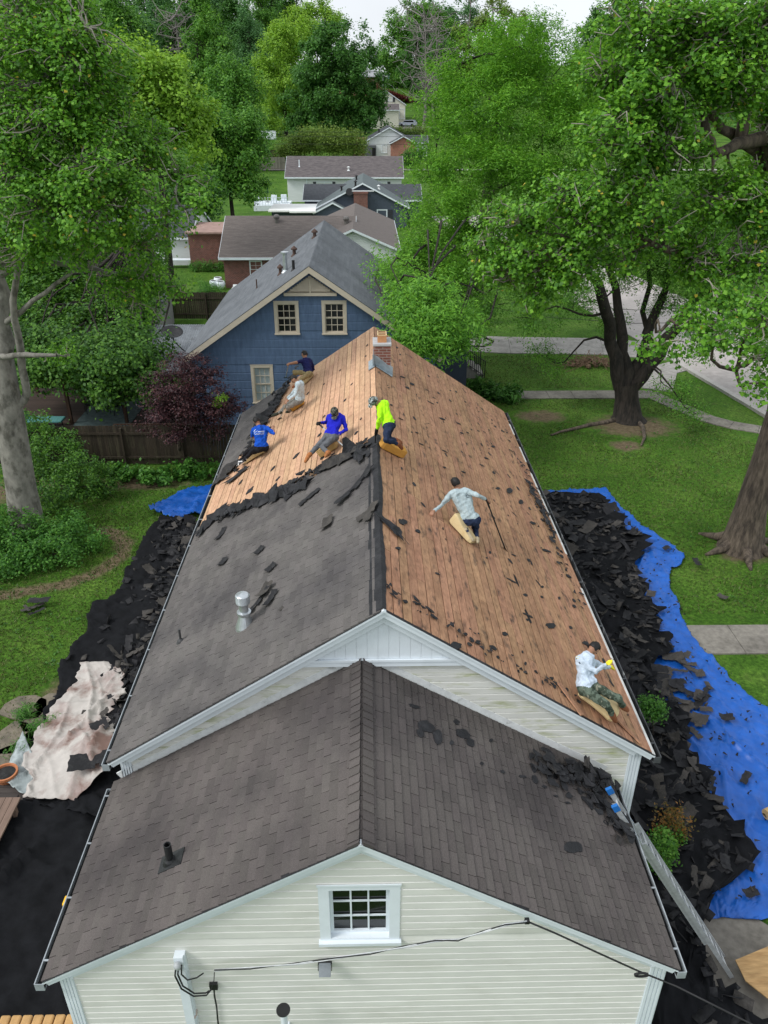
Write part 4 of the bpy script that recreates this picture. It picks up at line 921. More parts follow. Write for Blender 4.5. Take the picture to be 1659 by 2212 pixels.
q = at_z(395, 577); t = empty('white_garden_bench', tuple(q), 'white bench on dark legs in front of the white garage', 'bench'); b = MB(); b.box((q[0]-1.6, q[1]-.5, .62), (q[0]+1.2, q[1]+.3, .74)); b.build('seat', M_white, t, bevel=.04)
for sx in (-1.2, .8): b = MB(); b.beam((q[0]+sx-.3, q[1], 0), (q[0]+sx+.3, q[1], .62), .08, .08); b.build('leg', M_black, t); 

# ---- timber bench / planter edge, pot, stepping stones, deck at lower left
M_bench = mat('weathered_bench', (.16, .11, .085), rough=.85, var=.18, scale=4, stretch=(6, .4, 2), island=.15)
bq0 = at_z(45, 1722, .5)
t = empty('timber_bench', (bq0[0]-.4, bq0[1]-.8, 0), 'weathered brown plank bench at the left edge beside black sheeting', 'bench')
b = MB()
for k in range(4): b.box((bq0[0]-.62+k*.155, bq0[1]-2.2, .46), (bq0[0]-.475+k*.155, bq0[1], .5))
b.build('seat', M_bench, t)
for yy in (-2.1, -.3):
    for xx in (-.55, -.1): b = MB(); b.box((bq0[0]+xx, bq0[1]+yy, 0), (bq0[0]+xx+.09, bq0[1]+yy+.09, .46)); b.build('leg', M_bench, t)
pq = at_z(18, 1690); t = empty('flower_pot', tuple(pq), 'orange terracotta pot of soil at the left edge', 'pot'); b = MB(); b.lathe([(.16, 0), (.24, .26), (.27, .27), (.27, .33), (.23, .33), (.22, .28)], pq, 20); b.build('pot', mat('terracotta', (.42, .16, .07), rough=.8, var=.15), t, smooth=False); b = MB(); b.lathe([(.001, .3), (.225, .28)], pq, 16); b.build('soil', M_gutter_in, t)
M_stone = mat('sandstone', (.17, .145, .11), rough=.95, var=.22, scale=4, col2=(.11, .097, .075), mask=(.45, .65), mscale=2.5, bump=.3)
rs = random.Random(5)
for px, py, rx, ry in ((52, 1530, .42, .25), (118, 1517, .4, .22), (92, 1556, .48, .24), (35, 1592, .34, .3), (92, 1598, .36, .27), (18, 1640, .38, .3), (75, 1640, .36, .3)):
    q = at_z(px, py); b = MB(); n = 9; poly = []
    for i in range(n):
        a = 2*math.pi*i/n; k = rs.uniform(.8, 1.12); poly.append((q[0]+rx*1.35*k*math.cos(a), q[1]+ry*1.9*k*math.sin(a), -.05))
    b.prism(poly, (0, 0, .055)); o = b.build('stepping_stone', M_stone); tag(o, 'flat tan stepping stone set in the grass beside the stained canvas', 'stepping stone', 'stepping stones by the canvas sheet')
# deck under black sheet, edging blocks at lower left
b = MB(); y = 5.5
while y < 12.6: b.box((-9.8, y, .06), (-4.2, y+.14, .12)); y += .147
t = tag(b.build('plank_deck', mat('dark_deck', (.05, .042, .038), rough=.85, var=.25, stretch=(.3, 3, 3), island=.2)), 'dark plank deck at lower left partly under black sheeting', 'deck')
M_edge_w = mat('pine_lattice', (.45, .27, .11), rough=.8, var=.15, scale=6)
eq = at_z(60, 2205, 1.0); rtl = empty('pine_edging', tuple(eq), 'row of rounded pine boards at the bottom left corner', 'edging')
for k in range(7):
    x = eq[0]-.45+k*.17; b = MB(); b.box((x, eq[1]-.12, .0), (x+.155, eq[1]+.1, 1.0)); b.build('board', M_edge_w, rtl, bevel=.03)

# ---- ladder: an extension ladder on the wing's right eave
ld = empty('extension_ladder', (6.4, 8.43, 0), 'aluminium extension ladder with blue tips leaning on the gutter corner', 'ladder')
Pt = CAMP+(np.array([4.36, 8.46, 3.15])-CAMP)*.984; Dv = np.array([.52, -.01, -.854]); Dv /= np.linalg.norm(Dv); Pw = np.array([.0, 1, 0]); Nn = np.cross(Dv, Pw)
def ladder_pt(k, w_, n_=0.): return Pt+Dv*(k*.3048)+Pw*w_+Nn*n_
kb = (Pt[2]-.03)/(.854*.3048)
for (k0, k1, hw, n_, nm) in ((-3.6, 9.0, .165, -.03, 'fly_section'), (-.6, kb, .185, .03, 'base_section')):
    b = MB()
    for s in (-1, 1): b.beam(ladder_pt(k0, s*hw, n_), ladder_pt(k1, s*hw, n_), .03, .075, up=tuple(Nn))
    rail_ = b.build(nm, M_alu, ld)
    k = math.ceil(k0)
    while k < k1:
        b = MB(); b.tube([ladder_pt(k+.15, -hw+.012, n_), ladder_pt(k+.15, hw-.012, n_)], .017, 8); b.build('rung', M_alu, rail_); k += 1
M_bluecap = mat('blue_plastic_cap', (.02, .16, .5), rough=.5)
for s, k0 in ((1, -3.6), (-1, -3.6)):
    b = MB(); b.beam(ladder_pt(k0-.25, s*.165, -.03), ladder_pt(k0+.15, s*.165, -.03), .05, .095, up=tuple(Nn)); b.build('tip_cap', M_bluecap, ld)
# stand-off arm
b = MB(); a0 = ladder_pt(-1.4, -.22, -.06); a1 = ladder_pt(-1.4, .22, -.06)
f0 = a0+np.array([-.5, -.05, .02])
b.tube([a0, a0+np.array([-.12, -.35, .0]), a0+np.array([-.22, -.75, -.3]), a0+np.array([-.05, -.85, -.38]), a0+np.array([.1, -.4, -.3]), ladder_pt(.2, -.22, -.06)], .018, 8)
b.tube([a1, a1+np.array([-.4, .1, .12])], .018, 8); b.tube([ladder_pt(-2.4, .19, -.04), ladder_pt(-2.4, .19, -.04)+np.array([-.4, -.05, .06])], .018, 8)
b.build('stand_off', M_alu, ld)

# ---- service cable along the wing gable and off to the pole
b = MB()
def cablepts(L_): return [cpt(*q) for q in L_]
main = cablepts([(463, 2096, 5.98), (540, 2090, 5.96), (640, 2080, 5.94), (720, 2070, 5.93), (800, 2058, 5.92), (870, 2044, 5.91), (940, 2032, 5.9), (990, 2029, 5.9), (1040, 2012, 5.9), (1090, 1998, 5.9), (1138, 1990, 5.9)])
rc = random.Random(3)
for ph in range(3):
    b.tube([(x+.0, y+.012*math.cos(i*2.1+ph*2.1), z+.016*math.sin(i*2.1+ph*2.1)-.01*ph*(i % 3)) for i, (x, y, z) in enumerate(main)], .0075, 5, ph % 2)
cb = tag(b.build('service_cable', [M_alu, M_black], None, smooth=True), 'twisted grey service cable strung across the front gable under the window', 'cable')
b = MB(); b.tube(cablepts([(1138, 1990, 5.93), (1200, 2016, 5.92), (1300, 2062, 5.92), (1380, 2098, 5.92), (1440, 2122, 5.9), (1460, 2130, 5.8)])+[(6.2, 5.2, 2.7), (9.5, 4.2, 2.2), (16, 2.5, 2.6)], .012, 6, 0)
b.box(tuple(np.array(cpt(1138, 1990, 5.93))-.025), tuple(np.array(cpt(1138, 1990, 5.93))+.03))
for k in range(3): b.tube([tuple(np.array(cpt(1385, 2104, 5.9))+np.array([.09*math.cos(a+k), -.01*k, .035*math.sin(a+k)])) for a in np.linspace(0, 6.28, 14)], .007, 5, 0)
tag(b.build('black_wire', [M_black], None, smooth=True), 'black wire running down the right rake trim and off to the right', 'wire')
# power lines over the street
for k, (za, zb_) in enumerate(((5.4, 5.6), (6.6, 6.8), (7.3, 7.5))):
    b = MB(); b.tube([(-60+10*i, 48+k*.15, za+(zb_-za)*i/12+.012*(i-6)**2-.3) for i in range(13)], .012, 4) if 0 else b.tube([(-90+15*i, 150, za+.9+.02*(i-6)**2) for i in range(13)], .025, 4)
    tag(b.build('power_line', M_black), ('thin power line over the far street, lowest of three', 'thin power line over the far street, middle of three', 'thin power line over the far street, highest of three')[k], 'power line', 'power lines over the far street')
for z0, z1, kk in ((4.6, 5.0, 0), (6.0, 6.4, 1)):
    b = MB(); a = at_y(900, 742-kk*0, 44); b.tube([(5.5, 44, 3.6+kk*.5), (9, 42.5, 3.1+kk*.6), (14, 40.5, 3.2+kk*.7), (22, 37, 4.2+kk*.9), (30, 33.5, 5.6+kk)], .014, 4)
    tag(b.build('street_wire', M_black), ('lower thin wire from the blue house corner over the front lawn', 'upper thin wire from the blue house corner over the front lawn')[kk], 'wire', 'wires over the front lawn')
# ================================================================ trees and plants
def leafmat(name, c_dark, c_mid, c_light, light=.85, trans=.36, flower=None, rough=.55):
    m = bpy.data.materials.new(name); m.use_nodes = True; t = m.node_tree; t.nodes.clear(); N = t.nodes.new; LK = t.links.new
    out = N('ShaderNodeOutputMaterial'); b = N('ShaderNodeBsdfPrincipled'); b.inputs['Roughness'].default_value = rough; b.inputs['Specular IOR Level'].default_value = .35
    g = N('ShaderNodeNewGeometry'); r = N('ShaderNodeValToRGB'); LK(g.outputs['Random Per Island'], r.inputs[0]); e = r.color_ramp.elements
    st = [(0., c_dark), (.45, c_mid), (light, c_light)]+([(.992, c_light), (.995, flower)] if flower else [])
    while len(e) < len(st): e.new(.5)
    for k, (p, c) in zip(e, st): k.position = p; k.color = (*c, 1)
    LK(r.outputs['Color'], b.inputs['Base Color'])
    tr = N('ShaderNodeBsdfTranslucent'); hs = N('ShaderNodeHueSaturation'); hs.inputs['Value'].default_value = 1.5; hs.inputs['Hue'].default_value = .49; LK(r.outputs['Color'], hs.inputs['Color']); LK(hs.outputs['Color'], tr.inputs['Color'])
    ms = N('ShaderNodeMixShader'); ms.inputs['Fac'].default_value = trans; LK(b.outputs['BSDF'], ms.inputs[1]); LK(tr.outputs['BSDF'], ms.inputs[2]); LK(ms.outputs['Shader'], out.inputs['Surface'])
    return m
ML_tulip = leafmat('tulip_tree_leaf', (.04, .13, .012), (.095, .26, .02), (.18, .4, .035), flower=(.55, .45, .06))
ML_oak = leafmat('fine_oak_leaf', (0.056, 0.183, 0.014), (0.112, 0.305, 0.023), (0.190, 0.427, 0.040))
ML_lawn = leafmat('dark_oak_leaf', (0.039, 0.122, 0.014), (0.078, 0.220, 0.021), (0.134, 0.317, 0.034))
ML_dark = leafmat('dark_leaf', (0.025, 0.091, 0.014), (0.050, 0.159, 0.023), (0.090, 0.232, 0.037))
ML_mid = leafmat('mid_green_leaf', (0.039, 0.134, 0.016), (0.078, 0.220, 0.023), (0.146, 0.329, 0.040))
ML_hang = leafmat('deep_green_leaf', (0.022, 0.079, 0.011), (0.050, 0.146, 0.017), (0.112, 0.256, 0.029))  # deeper green, for the hanging tree and the tall fence shrub
ML_lime = leafmat('lime_leaf', (0.101, 0.220, 0.016), (0.190, 0.366, 0.029), (0.280, 0.476, 0.052))
ML_maple = leafmat('purple_maple_leaf', (.02, .007, .011), (.042, .014, .02), (.09, .03, .032), trans=.2)
ML_shrub = leafmat('shrub_leaf', (0.028, 0.104, 0.014), (0.056, 0.183, 0.023), (0.112, 0.281, 0.040))
ML_blue = leafmat('blue_green_leaf', (0.039, 0.122, 0.034), (0.073, 0.195, 0.057), (0.123, 0.268, 0.086))
ML_olive = leafmat('olive_leaf', (0.078, 0.146, 0.023), (0.134, 0.220, 0.034), (0.213, 0.305, 0.057))
M_barkgrey = mat('smooth_grey_bark', (.21, .2, .175), rough=.9, var=.3, scale=5, stretch=(1, 1, .6), col2=(.1, .095, .08), mask=(.48, .62), mscale=3.2, bump=.5, bscale=18)
M_barkdark = mat('dark_ridged_bark', (.034, .028, .023), rough=.95, var=.4, scale=14, stretch=(1, 1, .22), col2=(.018, .016, .014), mask=(.45, .6), mscale=5, bump=.9, bscale=22)
M_barkbrown = mat('brown_ridged_bark', (.12, .095, .072), rough=.95, var=.4, scale=16, stretch=(1, 1, .2), col2=(.06, .048, .038), mask=(.45, .6), mscale=6, bump=.9, bscale=24)
M_twig = mat('grey_twig', (.27, .25, .21), rough=.9, var=.25, scale=4)
M_deadwood = mat('dead_grey_wood', (.2, .18, .17), rough=.95, var=.2)

def unit(v): return v/np.maximum(np.linalg.norm(v, axis=-1, keepdims=True), 1e-6)
def leaves(C, crad, n, size, rng, asp=.62, up=.7, out_c=None, outw=.5, fold=.12, droop=0., flat=1., sc=None, scw=.9):
    """leaf blades in clumps: C (k,3) clump centres, crad clump radius, n leaves each"""
    k = len(C); T = k*n
    off = rng.normal(size=(T, 3))*np.array([1, 1, flat])*.55
    P = np.repeat(C, n, 0)+off*np.repeat(np.broadcast_to(crad, (k,)), n)[:, None]
    nv = rng.normal(size=(T, 3))*.75; nv[:, 2] += up
    if sc is not None: nv += scw*unit(P-np.repeat(sc, n, 0))
    if out_c is not None: nv += outw*unit(P-np.array(out_c))
    nv = unit(nv)
    a = rng.normal(size=(T, 3)); a[:, 2] -= droop; a = unit(a-nv*(a*nv).sum(1, keepdims=True)); s = np.cross(nv, a)
    L_ = (size*rng.uniform(.65, 1.25, T))[:, None]; W = L_*asp
    V = np.stack([P-a*L_*.5, P+s*W*.5-a*L_*.05+nv*L_*fold, P+a*L_*.5, P-s*W*.5-a*L_*.05+nv*L_*fold], 1)
    return V
def lobes_to_clumps(lobes, n, rng, shell=.55):
    """clump centres spread through ellipsoid lobes (cx,cy,cz,rx,ry,rz), denser toward their outsides"""
    vol = np.array([l[3]*l[4]*l[5] for l in lobes])**.75; cnt = np.maximum((n*vol/vol.sum()).astype(int), 3); out = []
    for l, c in zip(lobes, cnt):
        d = unit(rng.normal(size=(c, 3))); r = rng.uniform(shell**3, 1., c)**(1/3)*rng.uniform(.78, 1.12, c)
        out.append(np.array(l[:3])+d*r[:, None]*np.array(l[3:6]))
    return np.concatenate(out)
def sprays(lobes, n, rng, shell, cl, spr, flat=.7):
    """leaf clumps gathered into sprays, so that crowns break into lit tufts and dark gaps"""
    S0 = lobes_to_clumps(lobes, max(6, n//cl), rng, shell); r_ = spr*rng.uniform(.6, 1.35, len(S0)); d = unit(rng.normal(size=(len(S0)*cl, 3)))*(rng.random(len(S0)*cl)**.4)[:, None]*np.array([1, 1, flat])
    SC_ = np.repeat(S0, cl, 0); return SC_+d*np.repeat(r_, cl)[:, None], SC_-np.array([0, 0, spr*.35])
def limb(b, p, q, r0, r1, rng, n=7, wig=.08, sag=0., mi=0, sides=8):
    p = np.array(p, float); q = np.array(q, float); L_ = np.linalg.norm(q-p); pts = []; rs = []
    o1 = rng.normal(size=3)*L_*wig; o2 = rng.normal(size=3)*L_*wig*.6
    for i in range(n+1):
        t = i/n; pts.append(p+(q-p)*t+o1*math.sin(math.pi*t)+o2*math.sin(2*math.pi*t)+np.array([0, 0, sag*L_*math.sin(math.pi*t)])); rs.append(r0+(r1-r0)*t**.8)
    b.tube(pts, rs, sides, mi, cap=False); return pts
def build_tree(name, base, label, trunk, limbs, lobes, leafm, bark, nclump=900, per=26, crad=.42, lsize=.17, seed=1, asp=.62, twigs=0, group=None, cat='tree', shell=.5, up=.7, droop=0., tw_m=None, twr=.018, flare=1.5, fold=.12, flat=1., cl=6, spr=.6, sflat=.7):
    """trunk: list of (point, radius); limbs: list of lists of (point, radius)"""
    rng = np.random.default_rng(seed); root = empty(name, base, label, cat, group)
    b = MB()
    if trunk:
        pts = [np.array(p, float) for p, r in trunk]; rs = [r for p, r in trunk]
        b.tube([pts[0]-np.array([0, 0, .2])]+[pts[0]+(pts[1]-pts[0])*.12]+pts[1:], [rs[0]*flare, rs[0]*1.12]+rs[1:], 14, 0, cap=False)
    ends = []
    for lm in limbs:
        pts = [np.array(p, float) for p, r in lm]; rs = [r for p, r in lm]; dp = []; dr = []
        for i in range(len(pts)-1):
            for k in range(3):
                t = k/3; j = rng.normal(size=3)*.04*np.linalg.norm(pts[i+1]-pts[i])*(1 if k else 0); dp.append(pts[i]*(1-t)+pts[i+1]*t+j); dr.append(rs[i]*(1-t)+rs[i+1]*t)
        dp.append(pts[-1]); dr.append(rs[-1]); b.tube(dp, dr, 9, 0, cap=False); ends += list(zip(dp[2:], dr[2:]))
    C, SCn = sprays(lobes, nclump, rng, shell, cl, spr, sflat)
    # branches reach from the limbs into every lobe, twigs from there to clumps
    src = [np.array(p) for p, r in ends] if ends else [np.array(trunk[-1][0])]
    S_ = np.array(src); tips = []
    for l in lobes:
        c = np.array(l[:3]); d = np.linalg.norm(S_-c, axis=1); j = d.argmin()
        if d[j] > .3:
            pts = limb(b, S_[j], c, min(.09, .03+.012*d[j]), .018, rng, n=6, wig=.1); tips += pts[2:]
    if twigs:
        T_ = np.array(tips+src); sel = rng.choice(len(C), min(twigs, len(C)), replace=False)
        for i in sel:
            d = np.linalg.norm(T_-C[i], axis=1); j = d.argmin()
            if .25 < d[j] < 6: limb(b, T_[j], C[i]+rng.normal(size=3)*.12, twr*1.4, twr*.45, rng, n=4, wig=.14, mi=1, sides=4)
    b.build('trunk', [bark, tw_m or M_twig], root, smooth=True)
    V = leaves(C, crad*rng.uniform(.7, 1.4, len(C)), per, lsize, rng, asp, up=up, out_c=tuple(np.mean([l[:3] for l in lobes], 0)-np.array([0, 0, 1.])), droop=droop, fold=fold, flat=flat, sc=SCn)
    np_mesh('crown', V, 4, leafm, root); return root
def px(x, y, Y): return tuple(at_y(x, y, Y))
def plobe(x, y, Y, rx, ry_, rz=None):
    """lobe from a bearing: centre seen at (x, y) at distance Y, half-sizes in picture units"""
    c = at_y(x, y, Y); k = np.linalg.norm(c-CAMP)/F; return (*c, rx*k, (rz or (rx+ry_)/2)*k, ry_*k)

# ---- left tulip tree
b1 = at_z(62, 1152)
Lp = lambda x, y, Y=24.3: px(x, y, Y)
build_tree('tulip_tree', tuple(b1), 'tall tulip tree with smooth grey trunk at the left edge', [(tuple(b1), .54), (Lp(45, 1050), .5), (Lp(25, 930), .48), (Lp(10, 830), .42), (Lp(2, 760), .34)],
    [[(Lp(0, 780), .3), (Lp(8, 640), .24), (Lp(-5, 520), .2), (Lp(-30, 380), .16), (Lp(30, 200), .09), (Lp(60, 60), .05)],
     [(Lp(25, 890), .14), (Lp(58, 850), .13), (Lp(45, 760, 24), .12), (Lp(28, 650, 23.6), .1), (Lp(45, 560, 23), .08), (Lp(120, 470, 22), .05)],
     [(Lp(-10, 600), .13), (Lp(80, 560, 23.5), .09), (Lp(190, 575, 23), .07), (Lp(290, 610, 22.5), .05), (Lp(340, 560, 22.5), .03)],
     [(Lp(8, 700), .1), (Lp(70, 650, 23.5), .07), (Lp(140, 600, 23), .05), (Lp(230, 545, 22), .03)],
     [(Lp(-8, 520), .12), (Lp(80, 430, 22.5), .08), (Lp(190, 440, 21.5), .06), (Lp(320, 470, 21), .04), (Lp(430, 435, 21), .02)],
     [(Lp(-20, 430), .12), (Lp(60, 330, 22), .09), (Lp(150, 250, 21.5), .05)], [(Lp(-5, 200), .12), (Lp(60, 190, 21), .08), (Lp(140, 140, 21), .05), (Lp(190, 60, 21), .03)],
     [(Lp(0, 770, 23.9), .1), (Lp(55, 766, 23.5), .085), (Lp(122, 768, 23.3), .05)]],
    [plobe(60, 40, 22, 120, 70), plobe(150, 110, 21, 90, 80), plobe(40, 170, 21, 110, 90), plobe(190, 190, 21.5, 80, 70), plobe(100, 270, 20.5, 110, 70), plobe(250, 270, 22, 80, 60), plobe(330, 300, 23, 60, 45),
     plobe(40, 350, 21, 110, 80), plobe(180, 360, 20.5, 110, 70), plobe(300, 370, 22, 80, 50), plobe(390, 380, 22, 45, 30), plobe(80, 450, 20.5, 120, 60), plobe(220, 450, 20.5, 100, 55), plobe(340, 440, 21, 75, 40), plobe(430, 425, 21, 45, 22),
     plobe(60, 530, 22, 110, 50), plobe(190, 520, 21.5, 90, 45), plobe(300, 520, 22, 55, 40), plobe(250, 600, 22.5, 45, 40), plobe(330, 585, 22.5, 35, 35), plobe(-60, 300, 24, 100, 200), plobe(-80, 100, 24, 120, 150), plobe(290, 640, 22.5, 40, 40), plobe(360, 620, 22.6, 25, 25), plobe(150, 770, 23.8, 30, 16), plobe(10, 480, 23, 60, 60)],
    ML_tulip, M_barkgrey, nclump=5000, per=20, crad=.2, lsize=.102, seed=21, twigs=1800, asp=.8, shell=.36, twr=.018, cl=7, spr=.52, sflat=.55)

# ---- hanging mid-green trees behind it, over the patio
b2 = (-16.5, 44.5, 0)
build_tree('hackberry_tree', b2, 'broad mid green tree hanging over the metal patio roof', [(b2, .35), ((-16.3, 44.3, 3), .3), ((-16, 44, 5), .26)],
    [[((-16, 44, 5), .2), ((-14.5, 43, 6.5), .12), ((-12, 42, 7), .06)], [((-16, 44, 5), .2), ((-18, 43, 7.5), .12)], [((-16, 44, 5), .18), ((-16, 43, 8), .1)]],
    [plobe(250, 640, 41, 85, 60), plobe(170, 700, 40, 80, 60), plobe(90, 640, 42, 80, 80), plobe(300, 690, 38.5, 45, 45), plobe(140, 580, 44, 100, 60), plobe(260, 560, 45, 90, 50), plobe(60, 740, 39, 60, 35), plobe(215, 745, 37.8, 75, 22), plobe(300, 745, 37, 25, 30), plobe(20, 560, 46, 70, 80), plobe(310, 600, 44, 35, 40), plobe(70, 785, 33.4, 50, 24), plobe(150, 790, 33.3, 45, 22), plobe(225, 782, 33.3, 45, 24), plobe(290, 770, 33.4, 40, 24), plobe(110, 760, 34.5, 60, 26), plobe(200, 752, 34.8, 60, 24), plobe(280, 735, 35, 50, 26), plobe(240, 830, 33.3, 30, 34), plobe(300, 815, 33.2, 22, 30), plobe(40, 735, 35, 40, 30), plobe(70, 785, 33.4, 50, 24), plobe(150, 790, 33.3, 45, 22), plobe(225, 782, 33.3, 45, 24), plobe(290, 770, 33.4, 40, 24), plobe(110, 760, 34.5, 60, 26), plobe(200, 752, 34.8, 60, 24), plobe(280, 735, 35, 50, 26), plobe(240, 830, 33.3, 30, 34), plobe(300, 815, 33.2, 22, 30), plobe(40, 735, 35, 40, 30), plobe(90, 785, 35.2, 50, 26), plobe(170, 790, 35, 50, 24), plobe(250, 775, 35, 45, 26), plobe(310, 765, 35.4, 32, 24), plobe(40, 780, 35.5, 40, 20), plobe(120, 745, 36, 60, 26), plobe(60, 700, 37, 60, 40), plobe(280, 780, 36, 35, 22), plobe(200, 780, 35.6, 40, 22), plobe(230, 690, 37, 70, 30), plobe(255, 810, 36, 28, 50), plobe(210, 830, 35.8, 24, 40)],
    ML_hang, M_barkdark, nclump=3000, per=34, crad=.4, lsize=.18, seed=22, spr=.8, asp=.7, droop=.8)
def simple_tree(name, label, base, lobes, leafm, bark=None, nclump=260, per=40, crad=.9, lsize=.34, seed=1, tr=.3, spr=None, group='trees on the far hillside', shell=.45, top=None, **k):
    crad *= .62; nclump = int(nclump*2.0); per = int(per*.75); k.setdefault('cl', 7); k['spr'] = crad*2.0
    lo = min(l[2]-l[5] for l in lobes); cx = np.mean([l[0] for l in lobes]); cyy = np.mean([l[1] for l in lobes]); cz = np.mean([l[2] for l in lobes])
    base = np.array(base, float); mid = np.array([base[0]*.6+cx*.4, base[1]*.6+cyy*.4, base[2]*.5+max(lo, base[2])*.5+.5]); upp = np.array([cx, cyy, cz])
    return build_tree(name, tuple(base), label, [(tuple(base), tr), (tuple(mid), tr*.8), (tuple(mid*.5+upp*.5), tr*.6), (tuple(upp), tr*.3)], [], lobes, leafm, bark or M_barkdark, nclump, per, crad, lsize, seed, group=group, shell=shell, **k)
gz = lambda x, y: (x, y, hgt(x, y))

# ---- right foreground tulip tree (trunk at the right edge)
b3 = at_z(1602, 1182); R = lambda x, y, Y=22.9: px(x, y, Y)
ft = []
build_tree('tulip_tree', tuple(b3), 'large tulip tree with ridged brown trunk at the right edge', [(tuple(b3), .62), (R(1622, 1100), .52), (R(1655, 1000), .47), (R(1688, 890), .43), (R(1700, 760), .38), (R(1700, 620), .34)],
    [[(R(1700, 640), .3), (R(1690, 500), .22), (R(1640, 330, 22), .16), (R(1560, 280, 21), .11), (R(1480, 150, 20.5), .06), (R(1400, 60, 20), .03)],
     [(R(1690, 480), .24), (R(1660, 300, 21.5), .2), (R(1590, 310, 20.5), .14), (R(1540, 330, 20), .1), (R(1480, 320, 19.5), .07), (R(1330, 300, 19.5), .04)],
     [(R(1600, 300, 21), .16), (R(1625, 160, 21), .11), (R(1600, 60, 21), .07), (R(1560, -40, 21), .04)],
     [(R(1540, 330, 20), .1), (R(1520, 250, 20), .09), (R(1490, 120, 20), .06), (R(1470, 30, 20), .04)],
     [(R(1690, 560), .16), (R(1560, 560, 20.5), .11), (R(1440, 540, 20), .08), (R(1340, 480, 19.8), .05), (R(1230, 520, 19.8), .03)],
     [(R(1700, 620), .14), (R(1640, 640, 20), .09), (R(1560, 700, 19.5), .06), (R(1450, 690, 19.5), .03)],
     [(R(1440, 540, 20), .08), (R(1400, 450, 20), .05), (R(1320, 420, 19.8), .03)], [(R(1680, 760), .12), (R(1640, 760, 19.5), .06), (R(1590, 800, 18.5), .03)]],
    [plobe(1400, 60, 20, 90, 60), plobe(1520, 80, 20, 90, 70), plobe(1640, 60, 20.5, 80, 80), plobe(1330, 160, 20.5, 60, 60), plobe(1450, 190, 19.5, 90, 60), plobe(1580, 180, 20, 80, 60), plobe(1340, 280, 19.5, 75, 60), plobe(1460, 300, 19.5, 75, 50), plobe(1380, 380, 19.5, 80, 45),
     plobe(1220, 420, 19.5, 70, 40), plobe(1120, 480, 20, 60, 40), plobe(1280, 470, 19.5, 80, 45), plobe(1040, 520, 20.5, 40, 28), plobe(1180, 540, 19.8, 80, 40), plobe(1400, 470, 19.5, 70, 40), plobe(1540, 420, 19.8, 80, 50), plobe(1640, 440, 20, 70, 60),
     plobe(1100, 590, 20, 70, 40), plobe(1240, 600, 19.8, 70, 35), plobe(1350, 560, 20, 60, 30), plobe(1500, 560, 19.8, 80, 45), plobe(1620, 560, 19.5, 60, 40), plobe(1150, 640, 20, 50, 22), plobe(1600, 650, 18, 45, 35), plobe(1560, 720, 17.5, 40, 30), plobe(1630, 770, 17, 45, 25), plobe(1655, 690, 16.5, 40, 50), plobe(1490, 690, 18, 30, 16), plobe(1720, 250, 22, 80, 200), plobe(1655, 830, 17, 25, 16), plobe(1425, 748, 18.2, 16, 10)],
    ML_tulip, M_barkbrown, nclump=4400, per=17, crad=.2, lsize=.112, seed=23, twigs=2200, asp=.85, shell=.3, twr=.021, cl=7, spr=.5, sflat=.55)

# ---- vase shaped tree on the front lawn
b4 = at_z(1355, 905); Q = lambda x, y, Y=35: px(x, y, Y)
build_tree('lawn_tree', tuple(b4), 'dark multi stemmed shade tree spreading from a short trunk on the front lawn', [(tuple(b4), .62), (Q(1354, 860), .54), (Q(1352, 825), .54)],
    [[(Q(1342, 838), .36), (Q(1318, 740), .28), (Q(1300, 640, 34), .24), (Q(1260, 560, 33.5), .15), (Q(1220, 500, 33), .07)], [(Q(1350, 835), .38), (Q(1345, 730, 35.5), .26), (Q(1330, 620, 36), .18), (Q(1310, 480, 36), .1)],
     [(Q(1366, 835), .36), (Q(1425, 765), .3), (Q(1490, 660, 35), .2), (Q(1560, 560, 35), .12), (Q(1620, 480, 35), .07)], [(Q(1362, 835), .36), (Q(1398, 720, 36), .25), (Q(1440, 620, 36.5), .16), (Q(1470, 500, 37), .09)], [(Q(1365, 820, 35.5), .2), (Q(1400, 720, 37), .14), (Q(1400, 560, 38), .1)]],
    [plobe(1240, 560, 34, 80, 45), plobe(1330, 520, 35, 90, 55), plobe(1440, 500, 36, 90, 60), plobe(1560, 540, 35, 90, 60), plobe(1200, 620, 33.5, 70, 40), plobe(1400, 580, 37, 90, 40), plobe(1540, 620, 34, 70, 35), plobe(1610, 640, 34, 70, 50), plobe(1100, 600, 36, 60, 45), plobe(1460, 430, 37, 100, 55), plobe(1350, 430, 37, 90, 50),
     plobe(1150, 690, 36, 60, 22), plobe(1530, 745, 33, 40, 25), plobe(1450, 840, 33.5, 40, 22), plobe(1480, 880, 33, 22, 14), plobe(1180, 770, 37, 40, 28), plobe(1060, 660, 38, 50, 40), plobe(1600, 730, 33, 40, 20), plobe(1430, 655, 36.5, 55, 26), plobe(1550, 690, 34, 45, 24), plobe(1640, 700, 33, 40, 30), plobe(1240, 655, 37, 50, 26), plobe(1310, 690, 36.5, 40, 20), plobe(1490, 715, 34, 35, 20)],
    ML_lawn, M_barkdark, nclump=2500, per=34, crad=.36, lsize=.13, seed=24, spr=.75, sflat=.5, cl=7, asp=.35, twigs=220, shell=.3, droop=.5, tw_m=M_barkdark, flare=1.7)
# surface roots
for pts in ([(1340, 905), (1310, 912), (1270, 918), (1215, 930), (1185, 938)], [(1375, 905), (1390, 925), (1395, 945)]):
    pass
